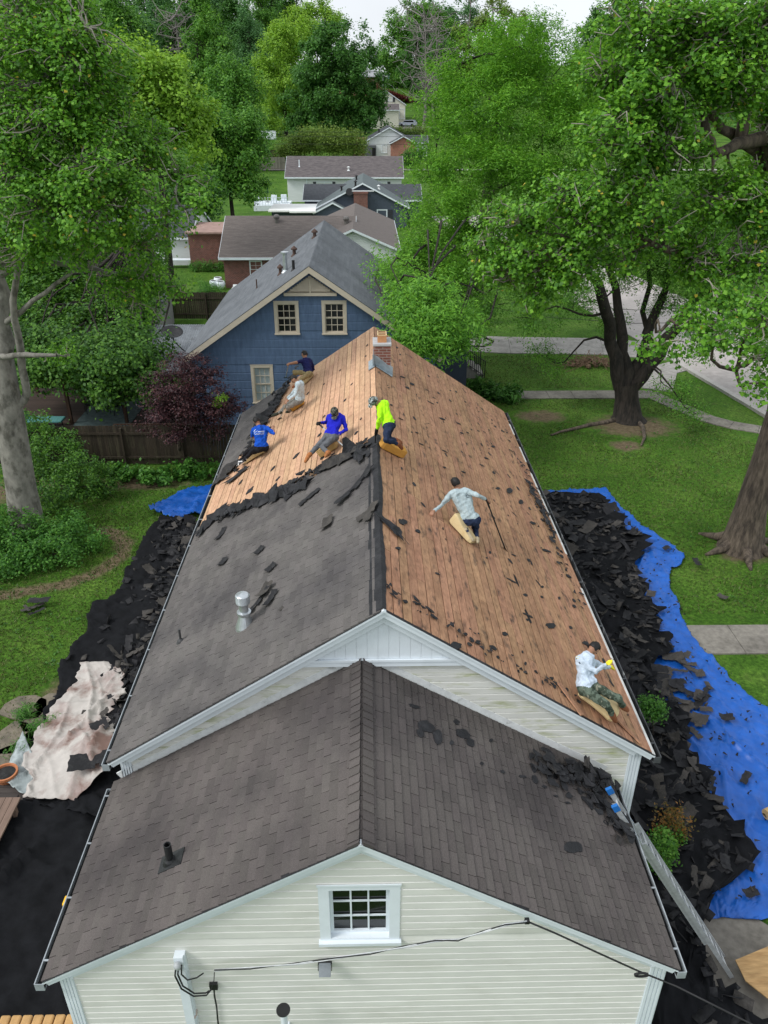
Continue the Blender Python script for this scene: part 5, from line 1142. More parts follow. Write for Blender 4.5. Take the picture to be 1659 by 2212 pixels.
# ---- feathery willow oak behind the blue house
b5 = at_z(1030, 700)
build_tree('willow_oak', tuple(b5), 'tall feathery bright green willow oak beside the blue house', [(tuple(b5), .5), (px(1030, 600, b5[1]), .42), (px(1050, 450, b5[1]), .36), (px(1070, 250, b5[1]), .2), (px(1090, 100, b5[1]), .08)],
    [[(px(1040, 520, b5[1]), .2), (px(980, 430, b5[1]-3), .1), (px(940, 340, b5[1]-4), .05)], [(px(1050, 430, b5[1]), .2), (px(1130, 360, b5[1]-2), .1), (px(1200, 280, b5[1]-3), .05)], [(px(1060, 330, b5[1]), .18), (px(1010, 240, b5[1]-2), .08), (px(990, 140, b5[1]-2), .04)], [(px(1035, 560, b5[1]), .18), (px(930, 560, b5[1]-5), .08)]],
    [plobe(1120, 100, 50, 80, 70), plobe(1020, 170, 50, 70, 70), plobe(1190, 170, 50, 90, 80), plobe(960, 260, 48, 55, 60), plobe(1080, 270, 48, 100, 80), plobe(1220, 290, 48, 90, 80), plobe(930, 350, 47, 45, 50), plobe(1020, 380, 46, 90, 70), plobe(1150, 400, 46, 100, 70), plobe(945, 450, 45, 60, 60), plobe(1060, 500, 44, 80, 60), plobe(900, 540, 43, 50, 50), plobe(980, 560, 42, 70, 50), plobe(880, 620, 41, 45, 40), plobe(960, 640, 40, 60, 45), plobe(880, 680, 39, 40, 30), plobe(950, 710, 38.5, 50, 28), plobe(1060, 610, 43, 70, 50), plobe(860, 560, 42, 30, 25), plobe(920, 745, 38, 32, 16), plobe(850, 600, 35, 40, 32), plobe(880, 650, 31, 42, 32), plobe(905, 695, 29.6, 48, 30), plobe(950, 705, 29.8, 45, 30), plobe(930, 650, 31, 50, 36), plobe(985, 715, 30.5, 35, 28), plobe(1000, 680, 32, 35, 34), plobe(885, 735, 29, 35, 16), plobe(940, 745, 29.2, 40, 16), plobe(850, 600, 35, 40, 32), plobe(880, 650, 31, 42, 32), plobe(905, 695, 29.6, 48, 30), plobe(950, 705, 29.8, 45, 30), plobe(930, 650, 31, 50, 36), plobe(985, 715, 30.5, 35, 28), plobe(1000, 680, 32, 35, 34), plobe(885, 735, 29, 35, 16), plobe(940, 745, 29.2, 40, 16),  plobe(850, 590, 38, 35, 30), plobe(870, 700, 36, 30, 22), plobe(1000, 720, 39, 40, 22), plobe(1230, 420, 47, 80, 70), plobe(980, 480, 44, 60, 60), plobe(1020, 670, 41, 35, 28), plobe(1160, 520, 45, 70, 50), plobe(1280, 200, 52, 70, 90)],
    ML_oak, M_barkdark, nclump=4200, per=34, crad=.4, lsize=.2, seed=25, spr=.95, sflat=.55, cl=8, asp=.3, twigs=120, shell=.35, droop=.3, tw_m=M_barkdark, up=.9)

# ---- trees of the back gardens and hillside
def ht(name, label, x, Y, lobes, m, **k):
    g = gz(at_y(x, 300, Y)[0], Y); return simple_tree(name, label, g, [plobe(a, c, Y+(r[0] if r else 0), d, e) for a, c, d, e, *r in lobes], m, **k)
for k_, (x_, y_, Y_, w_) in enumerate(((1150, 610, 78, 70), (1290, 600, 84, 80), (1430, 585, 88, 90), (1570, 575, 80, 90), (1660, 590, 70, 80))):
    ht('street_tree', 'mid green street tree beyond the road, '+('leftmost, behind the willow oak', 'second from the left', 'middle of the row', 'fourth from the left', 'rightmost at the photo edge')[k_], x_, Y_, [(x_, y_-60, w_*.8, 50), (x_-w_*.4, y_-10, w_*.7, 40), (x_+w_*.4, y_-20, w_*.7, 45), (x_, y_-110, w_*.6, 40)], (ML_mid, ML_dark)[k_ % 2], nclump=320, per=38, crad=.9, lsize=.34, seed=130+k_)
ht('maple_tree', 'bright yellow green maple behind the tulip tree at left', 330, 62, [(350, 190, 70, 45), (300, 150, 60, 50), (400, 230, 55, 45), (330, 270, 80, 50), (270, 230, 60, 60), (420, 310, 45, 40), (250, 130, 45, 40)], ML_lime, nclump=420, per=40, crad=.8, lsize=.3, seed=31)
ht('maple_tree', 'broad rounded green tree above the white railed deck', 490, 98, [(490, 270, 60, 45), (450, 340, 65, 55), (530, 300, 38, 40), (515, 365, 50, 45), (470, 405, 60, 30), (540, 405, 38, 25), (440, 260, 50, 40), (548, 345, 25, 35), (430, 420, 40, 30)], ML_mid, nclump=560, per=40, crad=.95, lsize=.34, seed=32)
ht('maple_tree', 'dark spreading tree over the lawn left of the slate blue house', 430, 84, [(420, 390, 45, 40), (400, 440, 55, 25), (450, 430, 35, 25), (380, 400, 50, 45)], ML_dark, nclump=240, per=36, crad=.8, lsize=.3, seed=33)
ht('maple_tree', 'round dark green tree in the middle of the left hillside', 500, 160, [(500, 175, 45, 45), (470, 210, 50, 50), (530, 220, 38, 50), (500, 260, 55, 40)], ML_mid, nclump=300, per=40, crad=1.3, lsize=.5, seed=34)
ht('oak_tree', 'large dark green rounded tree towering over the hedge', 725, 195, [(725, 110, 75, 50), (680, 150, 55, 55), (770, 150, 55, 55), (800, 210, 35, 50), (720, 200, 90, 55), (660, 220, 45, 50), (770, 250, 60, 35), (690, 265, 60, 28), (740, 275, 55, 20), (725, 85, 40, 25), (645, 262, 25, 22), (815, 245, 18, 25)], ML_dark, nclump=900, per=40, crad=1.25, lsize=.55, seed=35, tr=.9)
ht('poplar_tree', 'tall pale yellow green tree left of the dark rounded tree', 620, 210, [(640, 90, 55, 40), (600, 130, 45, 55), (580, 190, 30, 60), (630, 170, 45, 60), (600, 250, 35, 40), (575, 240, 20, 35), (650, 65, 45, 20)], ML_lime, nclump=480, per=36, crad=1.3, lsize=.5, seed=36, tr=.6)
ht('pear_tree', 'lime topped narrow tree on the skyline left of the sky gap', 690, 330, [(690, 40, 40, 40), (650, 50, 40, 30), (720, 70, 30, 30), (680, 20, 20, 15)], ML_lime, nclump=220, per=34, crad=2., lsize=.8, seed=37)
ht('oak_tree', 'tree at the lower right of the sky gap', 880, 310, [(880, 60, 45, 40), (850, 110, 40, 40), (910, 110, 50, 40), (860, 160, 40, 30), (900, 40, 30, 25), (815, 120, 16, 18)], ML_mid, nclump=360, per=36, crad=1.9, lsize=.8, seed=38)
ht('oak_tree', 'blue green tree on the skyline right of the sky gap', 950, 340, [(950, 40, 40, 35), (990, 60, 40, 35), (930, 90, 35, 35), (1010, 30, 30, 30)], ML_blue, nclump=260, per=34, crad=2., lsize=.8, seed=39)
ht('oak_tree', 'olive tree high on the right skyline', 1030, 320, [(1030, 80, 50, 40), (1080, 60, 50, 50), (1000, 120, 40, 40), (1110, 100, 40, 35)], ML_olive, nclump=300, per=34, crad=2., lsize=.8, seed=40)
far = [(20, 20, 300, 1), (90, 10, 320, 0), (170, 20, 300, 1), (250, 10, 310, 0), (320, 40, 290, 0), (370, 60, 300, 1), (420, 30, 300, 0), (450, 90, 260, 1), (480, 40, 320, 2), (520, 80, 290, 0), (560, 40, 320, 1), (590, 20, 350, 2), (620, 45, 340, 0), (380, 120, 240, 0), (430, 150, 220, 1), (540, 130, 250, 2), (350, 100, 260, 2),
       (960, 110, 300, 1), (900, 150, 270, 0), (940, 190, 240, 0), (1060, 150, 280, 1), (1150, 140, 290, 0), (1260, 130, 300, 1), (1350, 60, 310, 0), (1450, 50, 300, 1), (1560, 50, 310, 0), (1640, 50, 300, 1), (1300, 120, 250, 0), (1420, 130, 240, 1), (1540, 130, 250, 0), (1640, 140, 240, 1), (200, 90, 240, 1), (100, 100, 250, 0), (20, 110, 240, 2), (290, 110, 230, 1), (-60, 60, 280, 0), (1720, 60, 280, 0)]
protos = []
M_far = [ML_dark, ML_mid, ML_blue]
def far_proto(kind, seed):
    rng = np.random.default_rng(seed)
    lob = [(0, 0, 17, 4.5, 4.5, 6), (2.8, 0, 13, 4.2, 4, 4.5), (-3, 1, 12, 4, 4, 5), (.5, -2.8, 10, 4.5, 3.8, 4.5), (.5, 2.5, 11, 4, 3.5, 4.5), (-1, -1, 21, 3, 3, 3.5), (0, 0, 6.5, 5, 4.5, 3), (3.5, -2, 7, 3, 3, 3)]
    lob = [(a+rng.normal()*.8, c+rng.normal()*.8, d+rng.normal()*.8, e, f_, g) for a, c, d, e, f_, g in lob]
    return build_tree('forest_tree', (0, 0, 0), 'x', [((0, 0, 0), .45), ((0, 0, 5), .38), ((0, 0, 12), .26), ((0, 0, 19), .1)], [], lob, M_far[kind], M_barkdark, 900, 24, .75, .55, seed, shell=.4, cl=7, spr=1.7)
far_p = [far_proto(0, 61), far_proto(1, 62), far_proto(2, 63)]
used_f = [False]*3
kindn = ('dark green', 'mid green', 'blue green')
rf_ = random.Random(12); far_objs = []
for i, (x, y, Y, k) in enumerate(far):
    p = at_y(x, y, Y); g = hgt(p[0], Y); hgt_ = max(8, p[2]+12-g); sc_ = hgt_/23.5
    o = far_p[k] if not used_f[k] else copy_tree(far_p[k]); used_f[k] = True
    o.location = (p[0], Y, g-.3); o.scale = (sc_*rf_.uniform(.85, 1.1), sc_*rf_.uniform(.85, 1.1), sc_); o.rotation_euler = (0, 0, rf_.uniform(0, 6.28)); far_objs.append((o, x, y, Y, k))
# labels by what each stands beside on the skyline
far_objs.sort(key=lambda q: q[1])
for n, (o, x, y, Y, k) in enumerate(far_objs):
    side = 'left' if x < 760 else 'right'; row = 'on the skyline' if Y > 285 else 'on the lower slope'
    nb = 'above the left tulip tree' if x < 230 else 'behind the yellow green maple' if x < 400 else 'left of the tall pale tree' if x < 580 else 'beside the sky gap' if x < 900 else 'behind the willow oak' if x < 1250 else 'above the right tulip tree'
    o['label'] = f'{kindn[k]} wooded hill tree {row} {nb}'; o['category'] = 'tree'; o['group'] = 'forest trees along the wooded hill'

# bare vine-hung trees at the right of the hill houses
def bare_tree(base, h, spread, seed, label, m=M_deadwood, n=46):
    rng = np.random.default_rng(seed); root = empty('bare_tree', base, label, 'tree', 'bare grey trees by the hill houses'); b = MB(); base = np.array(base, float)
    tp = base+np.array([rng.normal()*.5, 0, h]); tr_ = limb(b, base, tp, h*.018, h*.004, rng, n=10, wig=.03); b.build('trunk', m, root); b = MB()
    for i in range(n):
        a = tr_[rng.integers(3, 11)]; d = rng.normal(size=3); d[2] = abs(d[2])*.4+.1; d = d/np.linalg.norm(d); L_ = spread*rng.uniform(.4, 1)
        pts = limb(b, a, a+d*L_, h*.006, h*.0022, rng, n=5, wig=.12, sides=5)
        for j in range(3):
            c = pts[rng.integers(1, 5)]; e = rng.normal(size=3); e[2] -= .3; limb(b, c, np.array(c)+e/np.linalg.norm(e)*L_*.45, h*.003, h*.0015, rng, n=4, wig=.15, sides=4)
    b.build('branches', m, root)
q = at_y(915, 240, 215); bare_tree((q[0], 215, hgt(q[0], 215)), 24, 9, 71, 'bare grey vine covered tree right of the cream hill house')
q = at_y(940, 240, 225); bare_tree((q[0], 225, hgt(q[0], 225)), 22, 8, 72, 'smaller bare grey tree beside the willow oak crown')
q = at_y(1060, 100, 330); bare_tree((q[0], 330, hgt(q[0], 330)), 32, 9, 73, 'bare pale tree reaching above the right skyline', n=40)
q = at_y(1010, 100, 330); bare_tree((q[0], 332, hgt(q[0], 330)), 30, 8, 74, 'bare pale tree on the skyline left of the feathery willow oak top', n=40)
q = at_y(385, 60, 230); bare_tree((q[0], 230, hgt(q[0], 230)), 24, 8, 75, 'bare grey tree among the dark trees of the left hillside', n=40)

# ---- hedge, shrubs, maple, ground plants
def shrub(name, label, lobes, m, nclump=160, per=30, crad=.25, lsize=.12, seed=1, group=None, cat='shrub', asp=.6, stems=True, **k):
    rng = np.random.default_rng(seed); c = np.mean([l[:3] for l in lobes], 0); base = (c[0], c[1], hgt(c[0], c[1])); root = empty(name, base, label, cat, group)
    C = lobes_to_clumps(lobes, nclump, rng, .4); C[:, 2] = np.maximum(C[:, 2], base[2]+.08)
    if stems:
        b = MB()
        for l in lobes: limb(b, (base[0]*.93+l[0]*.07, base[1]*.93+l[1]*.07, base[2]-.05), l[:3], .03, .012, rng, n=4, sides=5)
        b.build('stems', M_barkdark, root)
    V = leaves(C, crad*rng.uniform(.7, 1.3, len(C)), per, lsize, rng, asp, up=.7, out_c=(c[0], c[1], base[2]-.5), **k); np_mesh('foliage', V, 4, m, root); return root
def globe(x, y, w_, d, h, zc=None):
    """ground lobe at a bearing on the ground"""
    p = at_z(x, y); return (p[0], p[1], zc if zc is not None else h*.5, w_, d, h*.55)
h_ = [plobe(x, y, 166, a, c) for x, y, a, c in ((630, 318, 26, 22), (665, 308, 28, 26), (700, 304, 28, 26), (735, 306, 28, 26), (765, 312, 24, 22), (780, 322, 14, 16), (612, 335, 14, 18))]
shrub('hedge', 'tall olive green hedge behind the long white house', h_, ML_olive, 420, 36, .9, .4, 81, cat='hedge')
shrub('shrub', 'dark rounded shrub at the corner of the orange brick gable', [plobe(885, 345, 162, 20, 14), plobe(900, 335, 163, 16, 12)], ML_dark, 80, 30, .7, .35, 82)
shrub('shrub', 'olive bushes below the parked silver car', [plobe(880, 290, 205, 25, 10), plobe(905, 288, 205, 25, 12), plobe(860, 285, 205, 15, 8)], ML_olive, 120, 30, .9, .4, 83)
sb = [globe(55, 1180, 1.1, .8, 1.3), globe(140, 1185, .9, .7, 1.2), globe(40, 1225, .9, .6, 1.0), globe(120, 1225, 1.0, .55, .95), globe(200, 1190, .55, .5, .7), globe(-30, 1200, 1.2, .8, 1.5), globe(10, 1250, .7, .4, .7), globe(165, 1150, .6, .5, .9)]
shrub('shrub', 'large bright green shrub around the foot of the left trunk', sb, ML_shrub, 420, 30, .2, .11, 84)
sb = [globe(130, 1050, 1.2, 1.0, 2.6), globe(185, 1075, 1.1, .9, 2.0), globe(90, 1020, 1.0, .8, 2.8), globe(230, 1070, .7, .6, 1.2), globe(120, 1110, 1.0, .8, 1.5), globe(60, 1080, .9, .9, 2.0)]
shrub('shrub', 'tall dark green shrub against the brown fence behind the left trunk', sb, ML_hang, 380, 30, .22, .12, 85)
sb = [globe(x, y, .8, .4, .55) for x, y in ((300, 1040), (340, 1045), (380, 1035), (410, 1025), (440, 1030), (270, 1030))]
shrub('ground_cover_plants', 'low leafy plants under the purple maple along the fence', sb, ML_shrub, 130, 26, .16, .17, 86, cat='plants', stems=False)
# purple Japanese maple, two slender trunks
mb_ = at_z(388, 992); mb2 = at_z(455, 985)
build_tree('purple_maple', tuple(mb_), 'purple leaved Japanese maple with slender pale trunks in front of the fence', [(tuple(mb_), .07), (px(386, 950, 29.6), .06), (px(388, 900, 29.5), .05)],
    [[(tuple(mb2), .06), (px(455, 950, 29.6), .05), (px(440, 900, 29.5), .035)], [(tuple(mb2), .05), (px(468, 940, 29.6), .04), (px(480, 900, 29.5), .03)], [(px(388, 900, 29.5), .05), (px(360, 850, 29.5), .03)], [(px(388, 900, 29.5), .05), (px(420, 850, 29.3), .03)]],
    [plobe(400, 830, 29.3, 60, 50), plobe(350, 860, 29.3, 40, 45), plobe(450, 850, 29.3, 50, 50), plobe(400, 890, 29.0, 60, 35), plobe(470, 890, 29.2, 40, 35), plobe(340, 910, 29.2, 30, 25), plobe(410, 790, 29.6, 35, 22), plobe(500, 880, 29.3, 20, 30), plobe(380, 935, 29, 40, 15), plobe(450, 930, 29.1, 40, 18)],
    ML_maple, M_barkbrown, nclump=620, per=34, crad=.24, lsize=.1, seed=26, asp=.5, twigs=120, tw_m=M_barkdark, twr=.008, shell=.3, flare=1.2, flat=.5)
shrub('shrub', 'small yellow green plant beside the purple maple', [plobe(478, 862, 28.6, 10, 8), plobe(470, 872, 28.6, 8, 6)], ML_lime, 24, 22, .12, .1, 87)
# tuft of ornamental grass by the back fence
q = at_z(425, 695); shrub('ornamental_grass', 'mound of fine green ornamental grass by the brown fence', [(q[0], q[1]+3.6, .9, .9, .9, .9), (q[0]+.6, q[1]+3.9, .7, .7, .7, .7)], ML_shrub, 60, 60, .4, .45, 88, asp=.06, cat='plants', stems=False)
shrub('border_plants', 'strappy green border plants along the brick outbuilding', [(x, 71.2, .35, .5, .4, .35) for x in (-15.2, -14.4, -13.6, -12.8, -12.1)], ML_shrub, 60, 40, .3, .4, 89, asp=.1, cat='plants')
shrub('shrub', 'dark hosta like plants at the foot of the porch steps', [(6.3, 38.2, .3, .8, .6, .4), (7.2, 37.8, .3, .7, .6, .4), (5.6, 38.6, .35, .6, .6, .4)], ML_dark, 60, 30, .25, .3, 90, asp=.35)
# plants by the right wall, seen past the gutter
shrub('shrub', 'bright green shrub poking out beside the ladder', [(*at_z(1435, 1835, .9), .3, .3, .32), (*at_z(1412, 1850, .7), .28, .25, .25), (*at_z(1455, 1805, .6), .2, .25, .2)], ML_mid, 70, 24, .13, .08, 91)
shrub('shrub', 'orange tinged shrub behind the ladder top', [(*at_z(1452, 1775, .9), .35, .35, .35)], leafmat('orange_leaf', (.06, .06, .015), (.13, .1, .02), (.3, .14, .03)), 36, 22, .13, .07, 92)
shrub('shrub', 'small bright green shrub by the gutter corner amid black shingles', [(*at_z(1410, 1535, 1.0), .27, .26, .22), (*at_z(1398, 1522, 1.0), .16, .16, .16)], ML_shrub, 60, 26, .14, .07, 93)
shrub('shrub', 'green plant beside the stained canvas under the left eave', [(*at_z(315, 1565, .5), .35, .5, .4), (*at_z(340, 1600, .4), .3, .4, .3)], ML_shrub, 60, 22, .16, .1, 94)
for k, (x, y) in enumerate(((60, 1545), (85, 1580), (50, 1620), (110, 1575))):
    q = at_z(x, y); shrub('grass_tuft', 'tuft of long grass growing between the stepping stones', [(q[0], q[1], .1, .22, .22, .15)], ML_shrub, 14, 20, .16, .22, 95+k, group='grass tufts between the stones', cat='grass tuft', asp=.08, stems=False)
# ivy bank below the hill house
rl_ = np.random.default_rng(5); q0 = at_y(860, 208, 276)
V = leaves(np.stack([q0[0]+rl_.uniform(-7, 4.5, 300), 272+rl_.uniform(0, 6, 300), np.zeros(300)], 1), .6, 20, .5, rl_)
V[:, :, 2] += (q0[2]-1.2+(3.2*np.clip((q0[0]+4-V[:, :, 0])/11, 0, 1)))
o = np_mesh('red_ground_cover', V, 4, leafmat('red_ivy', (.05, .012, .01), (.1, .02, .016), (.16, .04, .025))); o['kind'] = 'stuff'; o['label'] = 'dark red ground cover on the bank below the hill house'
# undergrowth along the wooded hill
rl_ = np.random.default_rng(6); n = 1500; xs = rl_.uniform(-150, 150, n); ys = rl_.uniform(205, 420, n); ok = ~((np.abs(xs-5) < 17) & (ys < 300)) & ~((ys < 215) & (xs < -5)); xs, ys = xs[ok], ys[ok]
V = leaves(np.stack([xs, ys, np.array([hgt(a, c) for a, c in zip(xs, ys)])+1.3], 1), 2.4, 26, .9, rl_, flat=.6)
o = np_mesh('undergrowth', V, 4, ML_dark); o['kind'] = 'stuff'; o['label'] = 'dense dark green undergrowth covering the wooded hillside'

# grass blades standing in the lawn
rl_ = np.random.default_rng(16); n = 240000; xs = np.r_[rl_.uniform(-18, -4.6, n//2), rl_.uniform(4.9, 24, n//2)]; ys = rl_.uniform(8, 50, n)
ok = ~((np.abs(xs) < 8.2) & (ys < 27) & (xs > -7.5)) & ~((ys > 37.9) & (ys < 39.6) & (xs > 4)) & ~((ys > 45.5) & (xs > 4)) & ~((np.abs(ys-wk[1]) < .8) & (xs > 4)) & ~((xs < -4) & (ys > 29.8)) & ~((xs < -4) & (ys < 12.7))
kx = KL[-1][0]; ok &= ~(((np.stack([xs, ys], 1)-np.array(KL[0]))@kn > -2.6) & (xs > 10)) & ~((xs > 5) & (xs < 12) & (ys < 19) & (ys > 8))
sp_ = np.zeros(n)
for sx, sy_, rx, ry in soil_spots(): sp_ = np.maximum(sp_, 1-((xs-sx)/rx)**2-((ys-sy_)/ry)**2)
ok &= sp_ < .1; xs, ys = xs[ok], ys[ok]; n = len(xs); h = rl_.uniform(.015, .05, n); a = rl_.uniform(0, 6.28, n); w_ = rl_.uniform(.008, .028, n); lx, ly = rl_.normal(size=n)*.03, rl_.normal(size=n)*.03; z0 = np.full(n, -.04)
V = np.stack([np.stack([xs-np.cos(a)*w_, ys-np.sin(a)*w_, z0], 1), np.stack([xs+np.cos(a)*w_, ys+np.sin(a)*w_, z0], 1), np.stack([xs+lx+np.cos(a)*w_*.3, ys+ly+np.sin(a)*w_*.3, z0+h+.03], 1), np.stack([xs+lx-np.cos(a)*w_*.3, ys+ly-np.sin(a)*w_*.3, z0+h+.03], 1)], 1)
o = np_mesh('grass', V, 4, leafmat('grass_blade', (.04, .075, .014), (.07, .12, .022), (.13, .16, .045), trans=.25)); o['kind'] = 'stuff'; o['label'] = 'short green grass of the lawns around the house'

rl_ = np.random.default_rng(26); xs = np.r_[rl_.uniform(-14, -5.5, 200), rl_.uniform(8, 22, 260)]; ys = np.r_[rl_.uniform(13, 29, 200), rl_.uniform(11, 37, 260)]
ok = np.array([not (abs(y-wk[1]) < .8 and x > 4) and not (x > 4 and x < 10.8 and y < 27.6 and y > 9) and not (x < 0 and x > -8.6 and y < 25) for x, y in zip(xs, ys)]); xs, ys = xs[ok], ys[ok]
V = leaves(np.stack([xs, ys, np.full(len(xs), .015)], 1), .13*rl_.uniform(.5, 1.4, len(xs)), 9, .075, rl_, flat=.12, up=1.6)
o = np_mesh('weeds', V, 4, ML_dark); o['kind'] = 'stuff'; o['label'] = 'low broad leaved weeds scattered through the lawns'
# ================================================================ the roofing crew
def cloth(name, c, var=.2, **k): return mat(name, c, rough=k.pop('rough', .85), var=var, scale=k.pop('scale', 14), bump=k.pop('bump', .8), bscale=k.pop('bscale', 9), spec=.15, **k)
MS_skin = mat('skin', (.30, .155, .095), rough=.55, var=.1, scale=10, spec=.35)
MS_hair = mat('black_hair', (.008, .007, .0065), rough=.6, var=.4, scale=60, spec=.4)
MC_grey = cloth('pale_grey_shirt', (.36, .44, .46)); MC_paleblue = cloth('pale_blue_shirt', (.47, .55, .64)); MC_lime = cloth('hi_vis_lime_shirt', (.42, .86, .015), var=.06); MC_royal = cloth('royal_blue_shirt', (.015, .018, .42)); MC_tee = cloth('bright_blue_tee', (.008, .07, .42)); MC_hood = cloth('light_grey_hoodie', (.43, .5, .53)); MC_navy = cloth('navy_shirt', (.012, .014, .07))
MC_jean = cloth('dark_jeans', (.018, .028, .06)); MC_greyp = cloth('grey_trousers', (.11, .115, .125)); MC_black = cloth('black_trousers', (.012, .012, .015)); MC_khaki = cloth('khaki_trousers', (.26, .2, .1)); MC_stone = cloth('stone_grey_trousers', (.21, .2, .18))
MC_camo = cloth('camouflage_trousers', (.1, .13, .1), col2=(.04, .055, .04), mask=(.48, .52), mscale=9, col3=(.2, .2, .15), mask3=(.6, .64), m3scale=12)
MC_camocap = cloth('camouflage_cap', (.3, .34, .33), col2=(.05, .055, .045), mask=(.46, .5), mscale=22, col3=(.6, .64, .62), mask3=(.58, .62), m3scale=30)
MC_capdark = cloth('dark_camouflage_cap', (.1, .1, .08), col2=(.02, .022, .02), mask=(.46, .5), mscale=22, col3=(.4, .4, .34), mask3=(.6, .64), m3scale=30)
MC_glove = cloth('black_glove', (.015, .015, .015)); MC_yglove = cloth('yellow_glove', (.75, .66, .04)); MC_tglove = cloth('tan_glove', (.3, .24, .15))
MB_boot = cloth('tan_boot', (.36, .14, .05)); MB_shoe = cloth('dark_trainer', (.04, .045, .035)); MB_beige = cloth('beige_shoe', (.36, .3, .2)); MB_bw = cloth('black_white_trainer', (.05, .05, .05), col2=(.7, .7, .7), mask=(.52, .54), mscale=9); MB_brown = cloth('brown_work_boot', (.26, .1, .05))
MS_white = mat('white_print', (.62, .7, .8), rough=.8); MS_dkprint = mat('dark_print', (.06, .07, .09), rough=.8); MS_yprint = mat('yellow_print', (.7, .6, .15), rough=.8); MS_eye = mat('eye_dark', (.01, .008, .007), rough=.2, spec=.5); MS_sole = mat('pale_sole', (.6, .58, .5), rough=.7)

def on_ray(p2, par, L_, far, plane=None, hmin=.05):
    d = ray(*p2); d = d/np.linalg.norm(d); P = np.array(par); t0 = (P-CAMP)@d; d2 = max(0., (P-CAMP)@(P-CAMP)-t0*t0)
    t = t0 if d2 >= L_*L_ else t0+(1 if far else -1)*math.sqrt(L_*L_-d2)
    if plane is not None:
        o, dn, up = plane; h = (CAMP+d*t-o)@up
        if h < hmin: t += (hmin-h)/(d@up)
    return CAMP+d*t
def icos(b, c, r, sub=2, sc=None, mi=0, M=None):
    bm = bmesh.new(); bmesh.ops.create_icosphere(bm, subdivisions=sub, radius=1.0)
    vs = []
    for v in bm.verts:
        q = Vector((v.co.x*r*(sc[0] if sc else 1), v.co.y*r*(sc[1] if sc else 1), v.co.z*r*(sc[2] if sc else 1)))
        if M is not None: q = M @ q
        vs.append(q+Vector(c))
    fs = [tuple(v.index for v in f.verts) for f in bm.faces]; bm.free(); b.add(vs, fs, mi)
def remeshed(b, voxel, smooth_it):
    me = bpy.data.meshes.new('tmp'); me.from_pydata(b.v, [], b.f); o = bpy.data.objects.new('tmp', me); COL.objects.link(o)
    m = o.modifiers.new('r', 'REMESH'); m.mode = 'VOXEL'; m.voxel_size = voxel; s = o.modifiers.new('s', 'SMOOTH'); s.factor = .5; s.iterations = smooth_it
    dg = bpy.context.evaluated_depsgraph_get(); out = bpy.data.meshes.new_from_object(o.evaluated_get(dg)); bpy.data.objects.remove(o); bpy.data.meshes.remove(me); return out
